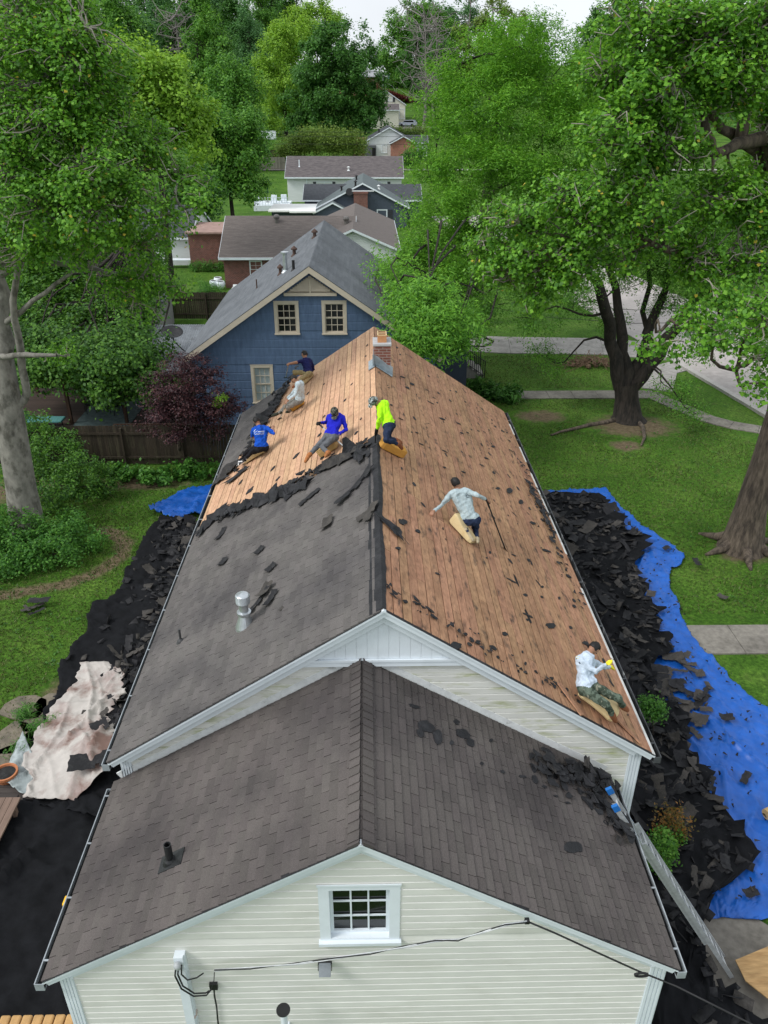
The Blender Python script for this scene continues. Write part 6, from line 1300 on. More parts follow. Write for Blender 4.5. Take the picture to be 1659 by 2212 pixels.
def person(J, face, label, shirt, pants, shoes, gloves=(None, None), hair='hair', capm=None, short=False, shorts=False, hands_grip=((0, 0, -1), (0, 0, -1)), seed=1):
    """J: joints in world space. One continuous body surface; hair or cap and eyes are children"""
    V3 = lambda k: np.array(J[k], float)
    f = np.array(face, float); f /= np.linalg.norm(f); hd, nk, pl = V3('head'), V3('neck'), V3('pelvis')
    u = hd-nk; u = u/np.linalg.norm(u); f = f-u*(f@u); f /= np.linalg.norm(f); sd = np.cross(f, u)
    seg = []   # a, b, ra, rb, material
    mats = [MS_skin, shirt, pants, shoes, gloves[0] or MS_skin, gloves[1] or MS_skin]; SK, SH, PA, BO, G0, G1 = range(6)
    s0, s1, h0, h1 = V3('sh0'), V3('sh1'), V3('hip0'), V3('hip1'); ch = nk*.72+pl*.28; ml = nk*.4+pl*.6
    back = np.cross(s1-s0, nk-pl); back = back/np.linalg.norm(back)
    seg += [(nk*.85+pl*.15, ml, .135, .125, SH), (ml, pl+(nk-pl)*.08, .125, .135, SH), (s0*.82+s1*.18, s1*.82+s0*.18, .095, .095, SH), (s0*.7+ch*.3, h0*.5+ml*.5, .095, .1, SH), (s1*.7+ch*.3, h1*.5+ml*.5, .095, .1, SH), (s0*.75+s1*.25, nk, .075, .062, SH), (s1*.75+s0*.25, nk, .075, .062, SH), (h0*.9+pl*.1+(nk-pl)*.1, h1*.9+pl*.1+(nk-pl)*.1, .12, .12, SH), (h0, h1, .12, .12, PA)]
    seg += [(nk, hd-u*.05, .056, .052, SK)]
    for k, g in (('0', G0), ('1', G1)):
        sh, el, wr = V3('sh'+k), V3('el'+k), V3('wr'+k); up_m = SH
        seg += [(sh, el, .066, .052, SH), (el, wr, .05, .037, SK if short else SH)]
        if short: seg.append((sh, sh*.25+el*.75, .072, .066, SH))
        d = wr-el; d = d/np.linalg.norm(d); hp = wr+d*.075; seg += [(wr, hp, .03, .036, g)]
        gd = np.array(hands_grip[int(k)], float); gd /= np.linalg.norm(gd); w_ = np.cross(d, gd); w_ = w_/max(np.linalg.norm(w_), 1e-4)
        seg.append((hp-w_*.022, hp+w_*.022, .021, .021, g))
        for i, (off, ln) in enumerate(((-.033, .062), (-.011, .072), (.011, .068), (.033, .052))):   # four fingers, curled
            a = hp+d*.022+w_*off; c = a+d*ln*.5+gd*ln*.25; e = c+gd*ln*.5+d*.004; seg += [(a, c, .0115, .011, g), (c, e, .011, .0095, g)]
        a = hp-d*.03-w_*.034; c = a+d*.035-w_*.018+gd*.02; seg += [(a, c, .013, .012, g), (c, c+d*.028+gd*.018, .012, .010, g)]
        hp_, kn, an, to = V3('hip'+k), V3('kn'+k), V3('an'+k), V3('to'+k)
        seg += [(hp_, kn, .098, .07, PA), (kn, an, .066, .05, SK if shorts else PA)]
        if shorts: seg.append((hp_, hp_*.15+kn*.85, .1, .082, PA))
        dt = to-an; dt = dt/np.linalg.norm(dt); q = an-dt*.05; seg += [(q, an+dt*.1, .05, .046, BO), (an+dt*.1, an+dt*.2, .046, .036, BO), (an, an*.75+kn*.25, .054, .053, BO if shoes in (MB_boot, MB_brown) else (SK if shorts else PA))]
    b = MB()
    for a, c, ra, rb, m in seg:
        icos(b, a, ra, 2); icos(b, c, rb, 2)
        if np.linalg.norm(c-a) > .01: b.tube([a, c], [ra, rb], 14)
    Mh = Matrix((tuple(sd), tuple(f), tuple(u))).transposed().to_4x4()
    icos(b, hd, 1, 2, (.078, .096, .105), M=Mh); icos(b, hd+f*.028-u*.062, 1, 2, (.058, .062, .055), M=Mh); icos(b, hd+f*.1-u*.018, 1, 1, (.014, .02, .026), M=Mh)
    icos(b, hd+f*.075+u*.022, 1, 1, (.05, .022, .014), M=Mh); icos(b, hd+f*.083-u*.062, 1, 1, (.026, .014, .012), M=Mh)
    for s in (-1, 1): icos(b, hd+sd*s*.08-u*.01-f*.008, 1, 1, (.012, .02, .03), M=Mh)
    me = remeshed(b, .0095, 3)
    n = len(me.polygons); C = np.empty(n*3); me.polygons.foreach_get('center', C); C = C.reshape(-1, 3); best = np.full(n, 1e9); mi = np.zeros(n, np.int32)
    for a, c, ra, rb, m in seg+[(hd, hd-u*.08, .1, .08, SK)]:
        d = c-a; L2 = max(d@d, 1e-9); t = np.clip(((C-a)@d)/L2, 0, 1); D = np.linalg.norm(C-(a+t[:, None]*d), axis=1)-(ra+(rb-ra)*t); k = D < best; best[k] = D[k]; mi[k] = m
    # cloth creases: clothing vertices move along their normals
    nvv = len(me.vertices); co = np.empty(nvv*3); me.vertices.foreach_get('co', co); co = co.reshape(-1, 3); nr = np.empty(nvv*3); me.vertices.foreach_get('normal', nr); nr = nr.reshape(-1, 3)
    isc = np.zeros(nvv, bool); lt = np.empty(len(me.loops), np.int32); me.loops.foreach_get('vertex_index', lt); pt = np.empty(n, np.int32); me.polygons.foreach_get('loop_total', pt); isc[lt[np.repeat((mi == SH) | (mi == PA), pt)]] = True
    rg = np.random.default_rng(seed+50); dsp = np.zeros(nvv)
    for fq, am in ((16, .007), (28, .005), (46, .003)):
        for _ in range(3):
            dv = rg.normal(size=3); dv /= np.linalg.norm(dv); dv2 = rg.normal(size=3)*5; dsp += am*(1-2*np.abs(np.sin(co@dv*fq+1.5*np.sin(co@dv2)+rg.uniform(0, 6))))*.6
    co += nr*(dsp*isc)[:, None]; me.vertices.foreach_set('co', co.reshape(-1))
    for m in mats: me.materials.append(m)
    me.polygons.foreach_set('material_index', mi); me.polygons.foreach_set('use_smooth', np.ones(n, bool)); me.update()
    o = bpy.data.objects.new('person', me); COL.objects.link(o); tag(o, label, 'person', 'roofing crew')
    rng = np.random.default_rng(seed)
    if capm is None:
        hb = MB(); bm = bmesh.new(); bmesh.ops.create_icosphere(bm, subdivisions=4, radius=1.)
        keep = {}; vs = []; fs = []
        for v in bm.verts:
            q = v.co; nz_ = 1+.05*math.sin(q.x*17+seed)*math.sin(q.y*15)+.04*math.sin(q.z*23+q.x*9)+rng.normal()*.012
            vs.append(np.array(hd)+(Mh.to_3x3() @ Vector((q.x*.087*nz_, q.y*.106*nz_-.004, q.z*.114*nz_+.004))))
        for fc in bm.faces:
            c = fc.calc_center_median()
            if c.z > .28+.42*c.y or (c.y < -.15 and c.z > -.5): fs.append(tuple(v.index for v in fc.verts))
        bm.free(); hb.add(vs, fs); ho = hb.build('hair', MS_hair, o, smooth=True)
        sm_ = ho.modifiers.new('thick', 'SOLIDIFY'); sm_.thickness = .012; sm_.offset = -1
    else:
        hb = MB(); prof = [(.099, -.005), (.1, .03), (.093, .07), (.07, .1), (.035, .114), (.002, .118)]
        M_ = Matrix.Translation(Vector(hd)+Vector(u)*.012) @ Mh @ Matrix.Diagonal((.9, 1.08, 1, 1)); hb.lathe(prof, (0, 0, 0), 18, M=M_)
        pts = [M_ @ Vector((.085*math.sin(a), .07+.105*math.cos(a)*1.0, -.012*abs(math.sin(a))*1.2-.005)) for a in np.linspace(-1.35, 1.35, 11)]
        hb.prism([tuple(p) for p in pts], tuple(np.array(u)*.008)); hb.build('cap', capm, o, smooth=False)
    for s in (-1, 1): eb = MB(); icos(eb, hd+f*.088+sd*s*.034+u*.002, .0125, 1); eb.build('eye', MS_eye, o)
    return o
def frame(x0, y0, sc): return lambda x, y: ((x0+x/sc)/1.302, (y0+y/sc)/1.302)
LEN = dict(neck=.5, head=.17, sh=.185, el=.285, wr=.255, hip=.1, kn=.43, an=.42, to=.2)
def pose(fr, plane, pel, pelY, spec):
    """joints from bearings and limb lengths; spec name: (x, y, far?[, length])"""
    J = {'pelvis': at_y(*fr(*pel), pelY)}
    par = dict(neck='pelvis', head='neck'); 
    for k in '01': par.update({'sh'+k: 'neck', 'el'+k: 'sh'+k, 'wr'+k: 'el'+k, 'hip'+k: 'pelvis', 'kn'+k: 'hip'+k, 'an'+k: 'kn'+k, 'to'+k: 'an'+k})
    for n in ('neck', 'head', 'sh0', 'sh1', 'el0', 'el1', 'wr0', 'wr1', 'hip0', 'hip1', 'kn0', 'kn1', 'an0', 'an1', 'to0', 'to1'):
        s = spec[n]; base = n.rstrip('01'); J[n] = on_ray(fr(s[0], s[1]), J[par[n]], s[3] if len(s) > 3 else LEN[base], s[2], plane, {'to': .045, 'an': .06, 'kn': .08, 'wr': .06, 'el': .06}.get(base, .1))
        d = J[n]-J[par[n]]; l_ = np.linalg.norm(d); L_ = s[3] if len(s) > 3 else LEN[base]
        if l_ > L_*1.12: J[n] = J[par[n]]+d/l_*L_*1.12
    return J
M_foam = mat('foam_pad', (.5, .34, .15), rough=.95, var=.12, scale=5, col2=(.36, .22, .085), mask=(.5, .7), mscale=2.5, col3=(.14, .1, .06), mask3=(.66, .72), m3scale=9, bump=.3, bscale=40)
M_foam_o = mat('orange_foam_pad', (.5, .25, .05), rough=.95, var=.12, scale=5, col2=(.36, .17, .035), mask=(.5, .7), mscale=2.5, bump=.3, bscale=40)
M_foam_p = mat('pale_foam_pad', (.56, .44, .24), rough=.95, var=.1, scale=5, col2=(.42, .3, .14), mask=(.5, .7), mscale=2.5, bump=.3, bscale=40)
def pad(fr, plane, p, q, wd, th, m, label, bend=.0, rnd=.35, thick_q=None):
    o, dn, up = plane; A = at_plane(*fr(*p), o+up*.02, up); B = at_plane(*fr(*q), o+up*.02, up); d = B-A; L_ = np.linalg.norm(d); d /= L_; s = np.cross(up, d); b = MB(); n = 9; vs = []; k = 16; fs = []
    for i in range(n+1):
        t = i/n; e = 1-.5*max(0, (abs(t-.5)-.42)/.08)*.35; th_ = (th+((thick_q or th)-th)*t)*(.95+.05*math.sin(t*9)); c = A+d*L_*t+up*(th_*.5+bend*math.sin(math.pi*t))
        for j in range(k):
            a = 2*math.pi*j/k; ca, sa = math.cos(a), math.sin(a); ex = rnd; X = math.copysign(abs(ca)**ex, ca); Z = math.copysign(abs(sa)**ex, sa)
            vs.append(c+s*X*wd*.5*e+up*Z*th_*.5*e)
    for i in range(n):
        for j in range(k): fs.append((i*k+j, i*k+(j+1) % k, (i+1)*k+(j+1) % k, (i+1)*k+j))
    fs += [tuple(range(k))[::-1], tuple(range(n*k, n*k+k))]; b.add(vs, fs); ob = b.build('foam_pad', m, smooth=False, bevel=.012); return tag(ob, label, 'foam pad', 'foam pads under the roofers')
def bar_tool(a, c, label, grip=.18, blade=True, m=None):
    a, c = Vector(a), Vector(c); d = (c-a).normalized(); root = empty('shingle_bar', tuple(a), label, 'bar', 'shingle stripping bars')
    b = MB(); b.tube([a+d*grip, c], .014, 8); b.build('shaft', m or M_alu, root); b = MB(); b.tube([a-d*.05, a+d*grip], .019, 8); b.build('grip', M_black, root)
    if blade:
        b = MB(); s = d.cross(Vector((0, 0, 1))).normalized(); e = c+d*.16; b.add([c-s*.03, c+s*.03, e+s*.09, e-s*.09, c-s*.03+Vector((0, 0, .012)), c+s*.03+Vector((0, 0, .012)), e+s*.09+Vector((0, 0, .004)), e-s*.09+Vector((0, 0, .004))], [(0, 1, 2, 3), (7, 6, 5, 4), (0, 4, 5, 1), (1, 5, 6, 2), (2, 6, 7, 3), (3, 7, 4, 0)]); b.build('blade', M_black, root)
    return root
def print_on(o, J, marks, m, name='shirt_print', face=None):
    """flat prints laid on the back of a shirt: marks in (across, up) metres from mid back"""
    from mathutils.bvhtree import BVHTree
    bv = BVHTree.FromPolygons([v.co[:] for v in o.data.vertices], [p.vertices[:] for p in o.data.polygons])
    s0, s1, nk, pl = (np.array(J[k]) for k in ('sh0', 'sh1', 'neck', 'pelvis')); ax = (s1-s0)/np.linalg.norm(s1-s0); upv = nk-pl; upv = upv-ax*(upv@ax); upv /= np.linalg.norm(upv); out = np.cross(ax, upv)
    if out@(CAMP-nk) < 0: out = -out
    if face is not None: out = np.array(face, float); out -= upv*(out@upv); out /= np.linalg.norm(out); ax = np.cross(upv, out); ax = ax if ax@RT > 0 else -ax
    c0 = nk*.75+pl*.25; b = MB()
    for poly in marks:
        n = len(poly); vs = []; ok = True
        for (x, y) in poly:
            p = c0+ax*x+upv*y+out*.5; h = bv.ray_cast(Vector(p), Vector(-out))
            if h[0] is None: ok = False; break
            vs.append(h[0]+Vector(out)*.004)
        if ok: b.add(vs+[v+Vector(out)*.002 for v in vs], [tuple(range(n))[::-1], tuple(range(n, 2*n))]+[(i, (i+1) % n, n+(i+1) % n, n+i) for i in range(n)])
    if b.f: b.build(name, m, o)
def seg_quad(a, c, w_):
    a, c = np.array(a, float), np.array(c, float); d = c-a; d /= np.linalg.norm(d); n = np.array([-d[1], d[0]])*w_/2; return [tuple(a-n), tuple(c-n), tuple(c+n), tuple(a+n)]

# --- kneeling worker in pale grey on the bare right slope
fA = frame(1150, 1300, 4.74); pad(fA, FR, (560, 790), (850, 1085), .3, .26, M_foam_p, 'pale foam pad under the kneeling worker on the bare right slope', thick_q=.07, rnd=.3)
yb = roofR(*fA(820, 960), .1)[1]
J = pose(fA, FR, (820, 740), yb+.22, dict(neck=(665, 375, True), head=(622, 275, True), sh0=(560, 420, False), sh1=(800, 400, True), el0=(440, 570, True), wr0=(310, 675, True), el1=(920, 445, False), wr1=(1020, 495, True), hip0=(755, 775, False), hip1=(890, 775, True), kn0=(735, 850, True, .36), kn1=(885, 900, True, .36), an0=(770, 930, False, .34), an1=(910, 1010, False, .34), to0=(850, 1040, False), to1=(915, 1065, False)))
o = person(J, (-.25, .9, -.5), 'worker in pale grey long sleeves kneeling with arms spread on bare boards', MC_grey, MC_jean, MB_beige, seed=3)
print_on(o, J, [seg_quad((.05, .02), (.09, .045), .012), seg_quad((.09, .045), (.13, .02), .012), seg_quad((.06, .0), (.12, .0), .012), seg_quad((.06, .0), (.055, .02), .01)], MS_dkprint)
wr = J['wr1']; bar_tool(np.array(wr)+np.array([.03, 0, -.03]), roofR(*fA(1270, 1120), .06), 'long dark stripping bar held out by the kneeling worker in pale grey', m=M_black)
# --- worker at the right eave, camouflage trousers
fB = frame(1550, 1760, 5.53); pad(fB, FR, (400, 1050), (910, 1470), .34, .27, M_foam_p, 'long curved tan foam pad under the worker with yellow glove', rnd=.6, bend=.03)
yb = roofR(*fB(520, 1040), .2)[1]
J = pose(fB, FR, (500, 950), yb+.08, dict(neck=(560, 440, False), head=(670, 350, True), sh0=(430, 520, False), sh1=(640, 560, True), el0=(730, 740, False), wr0=(860, 600, False), el1=(800, 640, True), wr1=(905, 640, True), hip0=(520, 985, False), hip1=(640, 900, True), kn0=(860, 1230, False), kn1=(1050, 1130, True), an0=(960, 1400, True), an1=(1130, 1270, True), to0=(1000, 1480, True), to1=(1185, 1310, True)))
o = person(J, (.85, .55, -.35), 'worker in pale blue shirt and camouflage trousers at the right eave', MC_paleblue, MC_camo, MB_brown, gloves=(MC_yglove, MC_yglove), seed=5)
print_on(o, J, [seg_quad((-.05, .05), (-.01, .05), .04)], MS_yprint, face=(-.75, -.6, .2)); print_on(o, J, [seg_quad((-.05, .02), (-.03, .03), .014), seg_quad((-.0, -.02), (.02, -.04), .02)], MS_dkprint, face=(-.75, -.6, .2))
# --- lime worker on the ridge
fL = frame(1030, 1090, 10.054); pad(fL, FR, (360, 1640), (1010, 1960), .22, .2, M_foam_o, 'orange foam pad under the worker in lime yellow on the ridge', rnd=.25)
yb = roofR(*fL(560, 1520), .2)[1]
J = pose(fL, FR, (640, 1030), yb+.02, dict(neck=(400, 450, True), head=(235, 390, False), sh0=(400, 560, False), sh1=(540, 430, True), el0=(365, 850, False), wr0=(300, 1150, True), el1=(420, 880, True), wr1=(320, 1150, True), hip0=(610, 1090, False), hip1=(690, 1050, True), kn0=(560, 1480, False), kn1=(600, 1420, True), an0=(930, 1600, True), an1=(880, 1500, True), to0=(1010, 1720, True), to1=(990, 1560, True)))
o = person(J, (-.85, .2, -.75), 'worker in lime yellow shirt and pale cap bending over the ridge', MC_lime, MC_jean, MB_brown, gloves=(MC_glove, MC_glove), capm=MC_camocap, seed=7)
bar_tool(np.array(J['wr0'])+np.array([-.02, 0, -.05]), roofL(*fL(255, 1560), .04), 'dark stripping bar held upright by the lime worker at the ridge', m=M_black, blade=False)
# --- royal blue long sleeves, facing the camera
f4 = frame(860, 1120, 10.056); pad(f4, FL, (930, 1330), (430, 1640), .3, .24, M_foam, 'tan foam pad under the worker in royal blue long sleeves', rnd=.3)
yb = roofL(*f4(760, 1330), .15)[1]
J = pose(f4, FL, (740, 1060), yb+.1, dict(neck=(840, 500, True), head=(815, 400, False), sh0=(665, 520, True), sh1=(1040, 530, False), el0=(590, 690, True), wr0=(420, 700, False), el1=(1150, 880, True), wr1=(950, 1010, False), hip0=(640, 1060, True), hip1=(800, 1100, False), kn0=(360, 1330, False), kn1=(480, 1400, False), an0=(80, 1630, False), an1=(640, 1560, False, .36), to0=(-10, 1790, False), to1=(560, 1640, False)))
o = person(J, (-.1, -.85, -.6), 'worker in royal blue long sleeves and dark camouflage cap facing the camera', MC_royal, MC_greyp, MB_boot, gloves=(MC_glove, MC_tglove), capm=MC_capdark, seed=9)
bar_tool(np.array(J['wr0'])+np.array([-.05, -.04, 0]), roofL(*f4(1060, 1350), .06), 'long silver stripping bar held across the body by the worker in royal blue')
# --- bright blue t shirt, back to the camera
f5 = frame(680, 1150, 11.85); pad(f5, FL, (930, 1330), (130, 1800), .3, .22, M_foam_p, 'tan foam pad under the worker in the bright blue t shirt', rnd=.45, bend=.02)
yb = roofL(*f5(650, 1420), .18)[1]
J = pose(f5, FL, (660, 1240), yb+.08, dict(neck=(590, 580, True), head=(490, 400, True), sh0=(410, 680, True), sh1=(900, 660, False), el0=(340, 900, True), wr0=(430, 950, True), el1=(1060, 820, False), wr1=(1040, 640, True), hip0=(540, 1290, True), hip1=(780, 1290, False), kn0=(170, 1420, True), kn1=(330, 1450, False), an0=(-60, 1760, True), an1=(60, 1720, False), to0=(-140, 1870, False), to1=(-90, 1850, False)))
o = person(J, (-.5, .85, -.2), 'worker in bright blue t shirt with white back print near left eave', MC_tee, MC_black, MB_bw, short=True, seed=11)
mk = [seg_quad((-.15, .0), (-.09, .06), .014), seg_quad((-.09, .06), (-.03, .02), .014), seg_quad((-.135, -.06), (-.13, .0), .012), seg_quad((-.1, -.02), (-.07, .01), .01), seg_quad((-.07, .01), (-.05, -.01), .01)]
for r_, (yy, x0, x1) in enumerate(((-.005, -.02, .12), (-.045, -.09, .13), (-.075, -.12, .12))):
    x = x0; rq = random.Random(r_)
    while x < x1: w_ = rq.uniform(.008, .016); mk.append(seg_quad((x, yy), (x+w_, yy), .02 if r_ == 0 else .011)); x += w_+.005
print_on(o, J, mk, MS_white)
# --- light grey hoodie
f6 = frame(750, 970, 10.053); pad(f6, FL, (1080, 1640), (720, 1880), .24, .17, M_foam_o, 'orange tan foam pad under the worker in the light grey hoodie', rnd=.4)
yb = roofL(*f6(920, 1700), .18)[1]
J = pose(f6, FL, (950, 1540), yb+.05, dict(neck=(930, 1060, False), head=(775, 970, False), sh0=(880, 1130, False), sh1=(960, 1060, True), el0=(800, 1410, False), wr0=(625, 1545, False), el1=(760, 1330, True), wr1=(600, 1500, True), hip0=(910, 1580, False), hip1=(940, 1540, True), kn0=(590, 1770, False), kn1=(620, 1640, True), an0=(640, 1870, True, .3), an1=(350, 1930, False), to0=(560, 1900, False), to1=(140, 2010, False)))
o = person(J, (-.85, -.35, -.5), 'worker in a light grey hoodie sitting and prying shingles beside crumpled black felt', MC_hood, MC_stone, MB_shoe, seed=13)
bar_tool(np.array(J['wr0'])+np.array([-.05, -.03, -.03]), roofL(*f6(390, 2060), .05), 'thin pale stripping bar held low by the worker in the light grey hoodie', grip=.1)
# --- navy shirt, furthest back
pad(f6, FL, (1310, 870), (1060, 1120), .24, .18, M_foam_p, 'pale foam pad under the worker in the navy shirt farthest back', rnd=.5)
yb = roofL(*f6(1190, 960), .18)[1]
J = pose(f6, FL, (1190, 780), yb+.06, dict(neck=(1110, 410, True), head=(1065, 265, True), sh0=(1010, 460, False), sh1=(1230, 450, True), el0=(860, 490, False), wr0=(680, 525, False), el1=(1320, 680, True), wr1=(1240, 780, True), hip0=(1120, 790, True), hip1=(1200, 820, False), kn0=(780, 770, True), kn1=(950, 980, False), an0=(800, 960, True), an1=(820, 1140, False), to0=(720, 1010, True), to1=(740, 1190, False)))
o = person(J, (-.75, .6, -.1), 'worker in navy shirt and khaki trousers with an outstretched arm, farthest back', MC_navy, MC_khaki, MB_brown, short=True, shorts=False, seed=15)
bar_tool(np.array(J['wr0'])+np.array([-.07, 0, -.02]), roofL(*f6(540, 920), .05), 'stripping bar with a dark grip held by the worker in navy', grip=.3)
# ================================================================ sheets, torn roofing and small things
M_tarp = mat('blue_tarp', (.006, .095, .42), rough=.42, var=.14, scale=3, col2=(.005, .075, .34), mask=(.45, .7), mscale=1.2, spec=.45, col3=(.25, .35, .55), mask3=(.72, .76), m3scale=20, bump=.5, bscale=7)
M_net = mat('black_sheeting', (.0075, .008, .0095), rough=.85, var=.3, scale=4, bump=.25, bscale=40, spec=.12)
M_canvas = mat('stained_canvas', (.43, .4, .37), rough=.95, var=.1, scale=4, col2=(.19, .12, .1), mask=(.5, .64), mscale=1.05, mdetail=8, col3=(.33, .27, .25), mask3=(.5, .66), m3scale=1.6, bump=.2)
def resamp(P, n):
    P = np.array(P, float); s = np.r_[0, np.cumsum(np.linalg.norm(np.diff(P, axis=0), axis=1))]; t = np.linspace(0, s[-1], n); return np.stack([np.interp(t, s, P[:, k]) for k in range(P.shape[1])], 1)
def fbm(x, y, seed, f=1.):
    r = random.Random(seed); v = 0
    for o in range(4):
        a = r.uniform(0, 6.28); k = f*(1.9**o); v = v+np.sin((x*math.cos(a)+y*math.sin(a))*k*2+r.uniform(0, 6)+.8*np.sin((y*math.cos(a)-x*math.sin(a))*k*1.3+r.uniform(0, 6)))/(1.7**o)
    return v
def sheet(name, left, right, nu, nv, m, label, cat, z0=.03, amp=.03, ridge=.05, seed=1, jag=.0, lift=None, f=1.6, edge_fold=0., group=None, cr_k=0., creases=0, ch_=.07):
    """draped sheet lofted between two ground curves"""
    A, B = resamp(left, nv), resamp(right, nv); rng = np.random.default_rng(seed); vs = []
    kr = np.ones(7)/7; ja = np.convolve(rng.normal(size=nv), kr, 'same')*jag*3+rng.normal(size=nv)*jag*.15; jb = np.convolve(rng.normal(size=nv), kr, 'same')*jag*4+rng.normal(size=nv)*jag*.15
    lo_, hi_ = np.minimum(A.min(0), B.min(0)), np.maximum(A.max(0), B.max(0)); rc_ = random.Random(seed*7); CR = [(rc_.uniform(lo_[0], hi_[0]), rc_.uniform(lo_[1], hi_[1]), rc_.gauss(1.2, .7), rc_.uniform(.02, .07), rc_.uniform(.6, 2.4), ch_*rc_.uniform(.4, 1.2)) for _ in range(creases)]
    for j in range(nv):
        d = B[j]-A[j]; L_ = max(np.linalg.norm(d), .01)
        for i in range(nu):
            t = i/(nu-1); p = A[j]+d*t+d/L_*(jb[j]*t**3-ja[j]*(1-t)**3)
            v = fbm(p[0], p[1], seed, f); rg = 1-abs(fbm(p[0]*1.3+5, p[1]*1.3, seed+3, f*1.2))/1.2
            z = z0+max(0., amp*(v+1.4)*.4)+ridge*max(0, rg)**2.2
            if cr_k: z += cr_k*(abs(math.sin(fbm(p[0], p[1], seed+9, .9)*2.2+p[0]*1.7))**.5*-.5+.5)+cr_k*.5*max(0, 1-abs(fbm(p[0], p[1], seed+11, 3.5)))**3
            if creases:
                for cx_, cy_, ca_, w_, L2_, h_ in CR: dd_ = (p[0]-cx_)*-math.sin(ca_)+(p[1]-cy_)*math.cos(ca_)+.06*math.sin(2.5*((p[0]-cx_)*math.cos(ca_)+(p[1]-cy_)*math.sin(ca_))); al = (p[0]-cx_)*math.cos(ca_)+(p[1]-cy_)*math.sin(ca_); z += h_*math.exp(-abs(dd_)/w_)*max(0, 1-(al/L2_)**2)
            if lift: z += lift(p[0], p[1])
            vs.append((p[0], p[1], z))
    fs = [(j*nu+i, j*nu+i+1, (j+1)*nu+i+1, (j+1)*nu+i) for j in range(nv-1) for i in range(nu-1)]
    b = MB(); b.add(vs, fs); o = b.build(name, m, smooth=True); s = o.modifiers.new('thick', 'SOLIDIFY'); s.thickness = .004; s.offset = 1
    return tag(o, label, cat, group)
g3 = lambda L_: [tuple(at_z(x, y)[:2]) for x, y in L_]
# right side: blue tarpaulin under everything
outer = g3([(1308, 1056), (1335, 1088), (1385, 1135), (1440, 1172), (1472, 1195), (1474, 1224), (1442, 1230), (1450, 1275), (1480, 1345), (1520, 1410), (1575, 1462), (1640, 1525), (1720, 1590), (1790, 1680), (1800, 1850), (1740, 1960), (1640, 1992), (1566, 1985)])
inner = [(4.75, 27.0), (4.75, 25.0), (4.75, 22), (4.75, 19), (4.75, 16), (4.75, 13), (4.8, 11), (5.6, 9.6), (6.3, 9.2)]
sheet('blue_tarp', inner, outer, 110, 260, M_tarp, 'large crumpled bright blue tarpaulin spread on the lawn right of the house', 'tarp', z0=.03, amp=.02, ridge=.05, seed=4, jag=.03, f=2.2, cr_k=.03, creases=60, ch_=.12)
def heap(x, y):  # mound height of torn roofing on the right side
    if y > 27 or y < 5: return 0.
    w_ = np.interp(y, [5, 9, 12, 16, 20, 24, 27], [1.6, 2.9, 2.3, 2.6, 3.0, 2.8, 2.0]); t = (x-4.6)/w_
    return float(max(0., .55*(1-t*t)*(.7+.3*math.sin(y*1.7)+.15*math.sin(y*4.1+x*3)))) if 0 <= t < 1 else 0.
dout = g3([(1215, 1075), (1262, 1078), (1325, 1098), (1352, 1138), (1380, 1163), (1366, 1215), (1382, 1258), (1408, 1290), (1412, 1340), (1436, 1385), (1440, 1425), (1405, 1440), (1395, 1490), (1445, 1520), (1470, 1560), (1478, 1610), (1508, 1680), (1545, 1742), (1590, 1820), (1612, 1868), (1580, 1920), (1530, 1960), (1500, 2060), (1540, 2150), (1659, 2230)])
din = [(4.62, 26.6), (4.62, 24), (4.62, 20), (4.62, 16), (4.62, 12), (4.62, 9.6), (4.1, 9.1), (4.1, 7), (4.1, 4.8)]
sheet('black_sheeting', din, dout, 46, 170, M_net, 'black sheeting under the heap of torn roofing right of the house', 'sheeting', z0=.2, amp=.05, ridge=.08, seed=8, jag=.16, lift=heap, f=2.0)

# torn shingle pieces: eight shapes, each bent and frayed
M_sh_top = mat('torn_shingle_face', (.05, .046, .042), rough=.95, var=.3, scale=30, col2=(.075, .067, .06), mask=(.45, .7), mscale=4, island=.0)
M_sh_blk = mat('torn_shingle_back', (.016, .016, .018), rough=.85, var=.3, scale=20, col2=(.03, .03, .031), mask=(.5, .7), mscale=5)
def piece_mesh(seed, L_, W_, curl, slots=True):
    r = random.Random(seed); nx, ny = 10, 4; vs = []; fs = []
    ex = [r.uniform(-.04, .02) for _ in range(ny+1)]; ey = [r.uniform(-.03, .02) for _ in range(nx+1)]
    for k in (0, 1):
        for j in range(ny+1):
            for i in range(nx+1):
                x = (i/nx-.5)*L_+(ex[j] if i in (0, nx) else 0); y = (j/ny-.5)*W_+(ey[i] if j in (0, ny) else 0)
                z = curl*(x/L_)**2*4*L_*.25+curl*.4*math.sin(x*9+seed)*.08+.03*math.sin(y*14+seed*2)*abs(curl); vs.append((x, y, z+(.006 if k else 0)))
    n = (nx+1)*(ny+1); skip = set()
    if slots:
        for s in (3, 6): skip |= {(s, 0), }
    r2 = random.Random(seed+5)
    for j in range(ny):
        for i in range(nx):
            if (i, j) in skip and r2.random() < .5: continue
            a, b_, c, d = j*(nx+1)+i, j*(nx+1)+i+1, (j+1)*(nx+1)+i+1, (j+1)*(nx+1)+i
            fs += [(n+a, n+b_, n+c, n+d), (d, c, b_, a)]
    edge = [(i, i+1) for i in range(nx)]+[(ny*(nx+1)+i+1, ny*(nx+1)+i) for i in range(nx)]+[((j+1)*(nx+1), j*(nx+1)) for j in range(ny)]+[(j*(nx+1)+nx, (j+1)*(nx+1)+nx) for j in range(ny)]
    fs += [(a, b_, n+b_, n+a) for a, b_ in edge]
    b = MB(); b.add(vs, fs); return b
PIECES = []
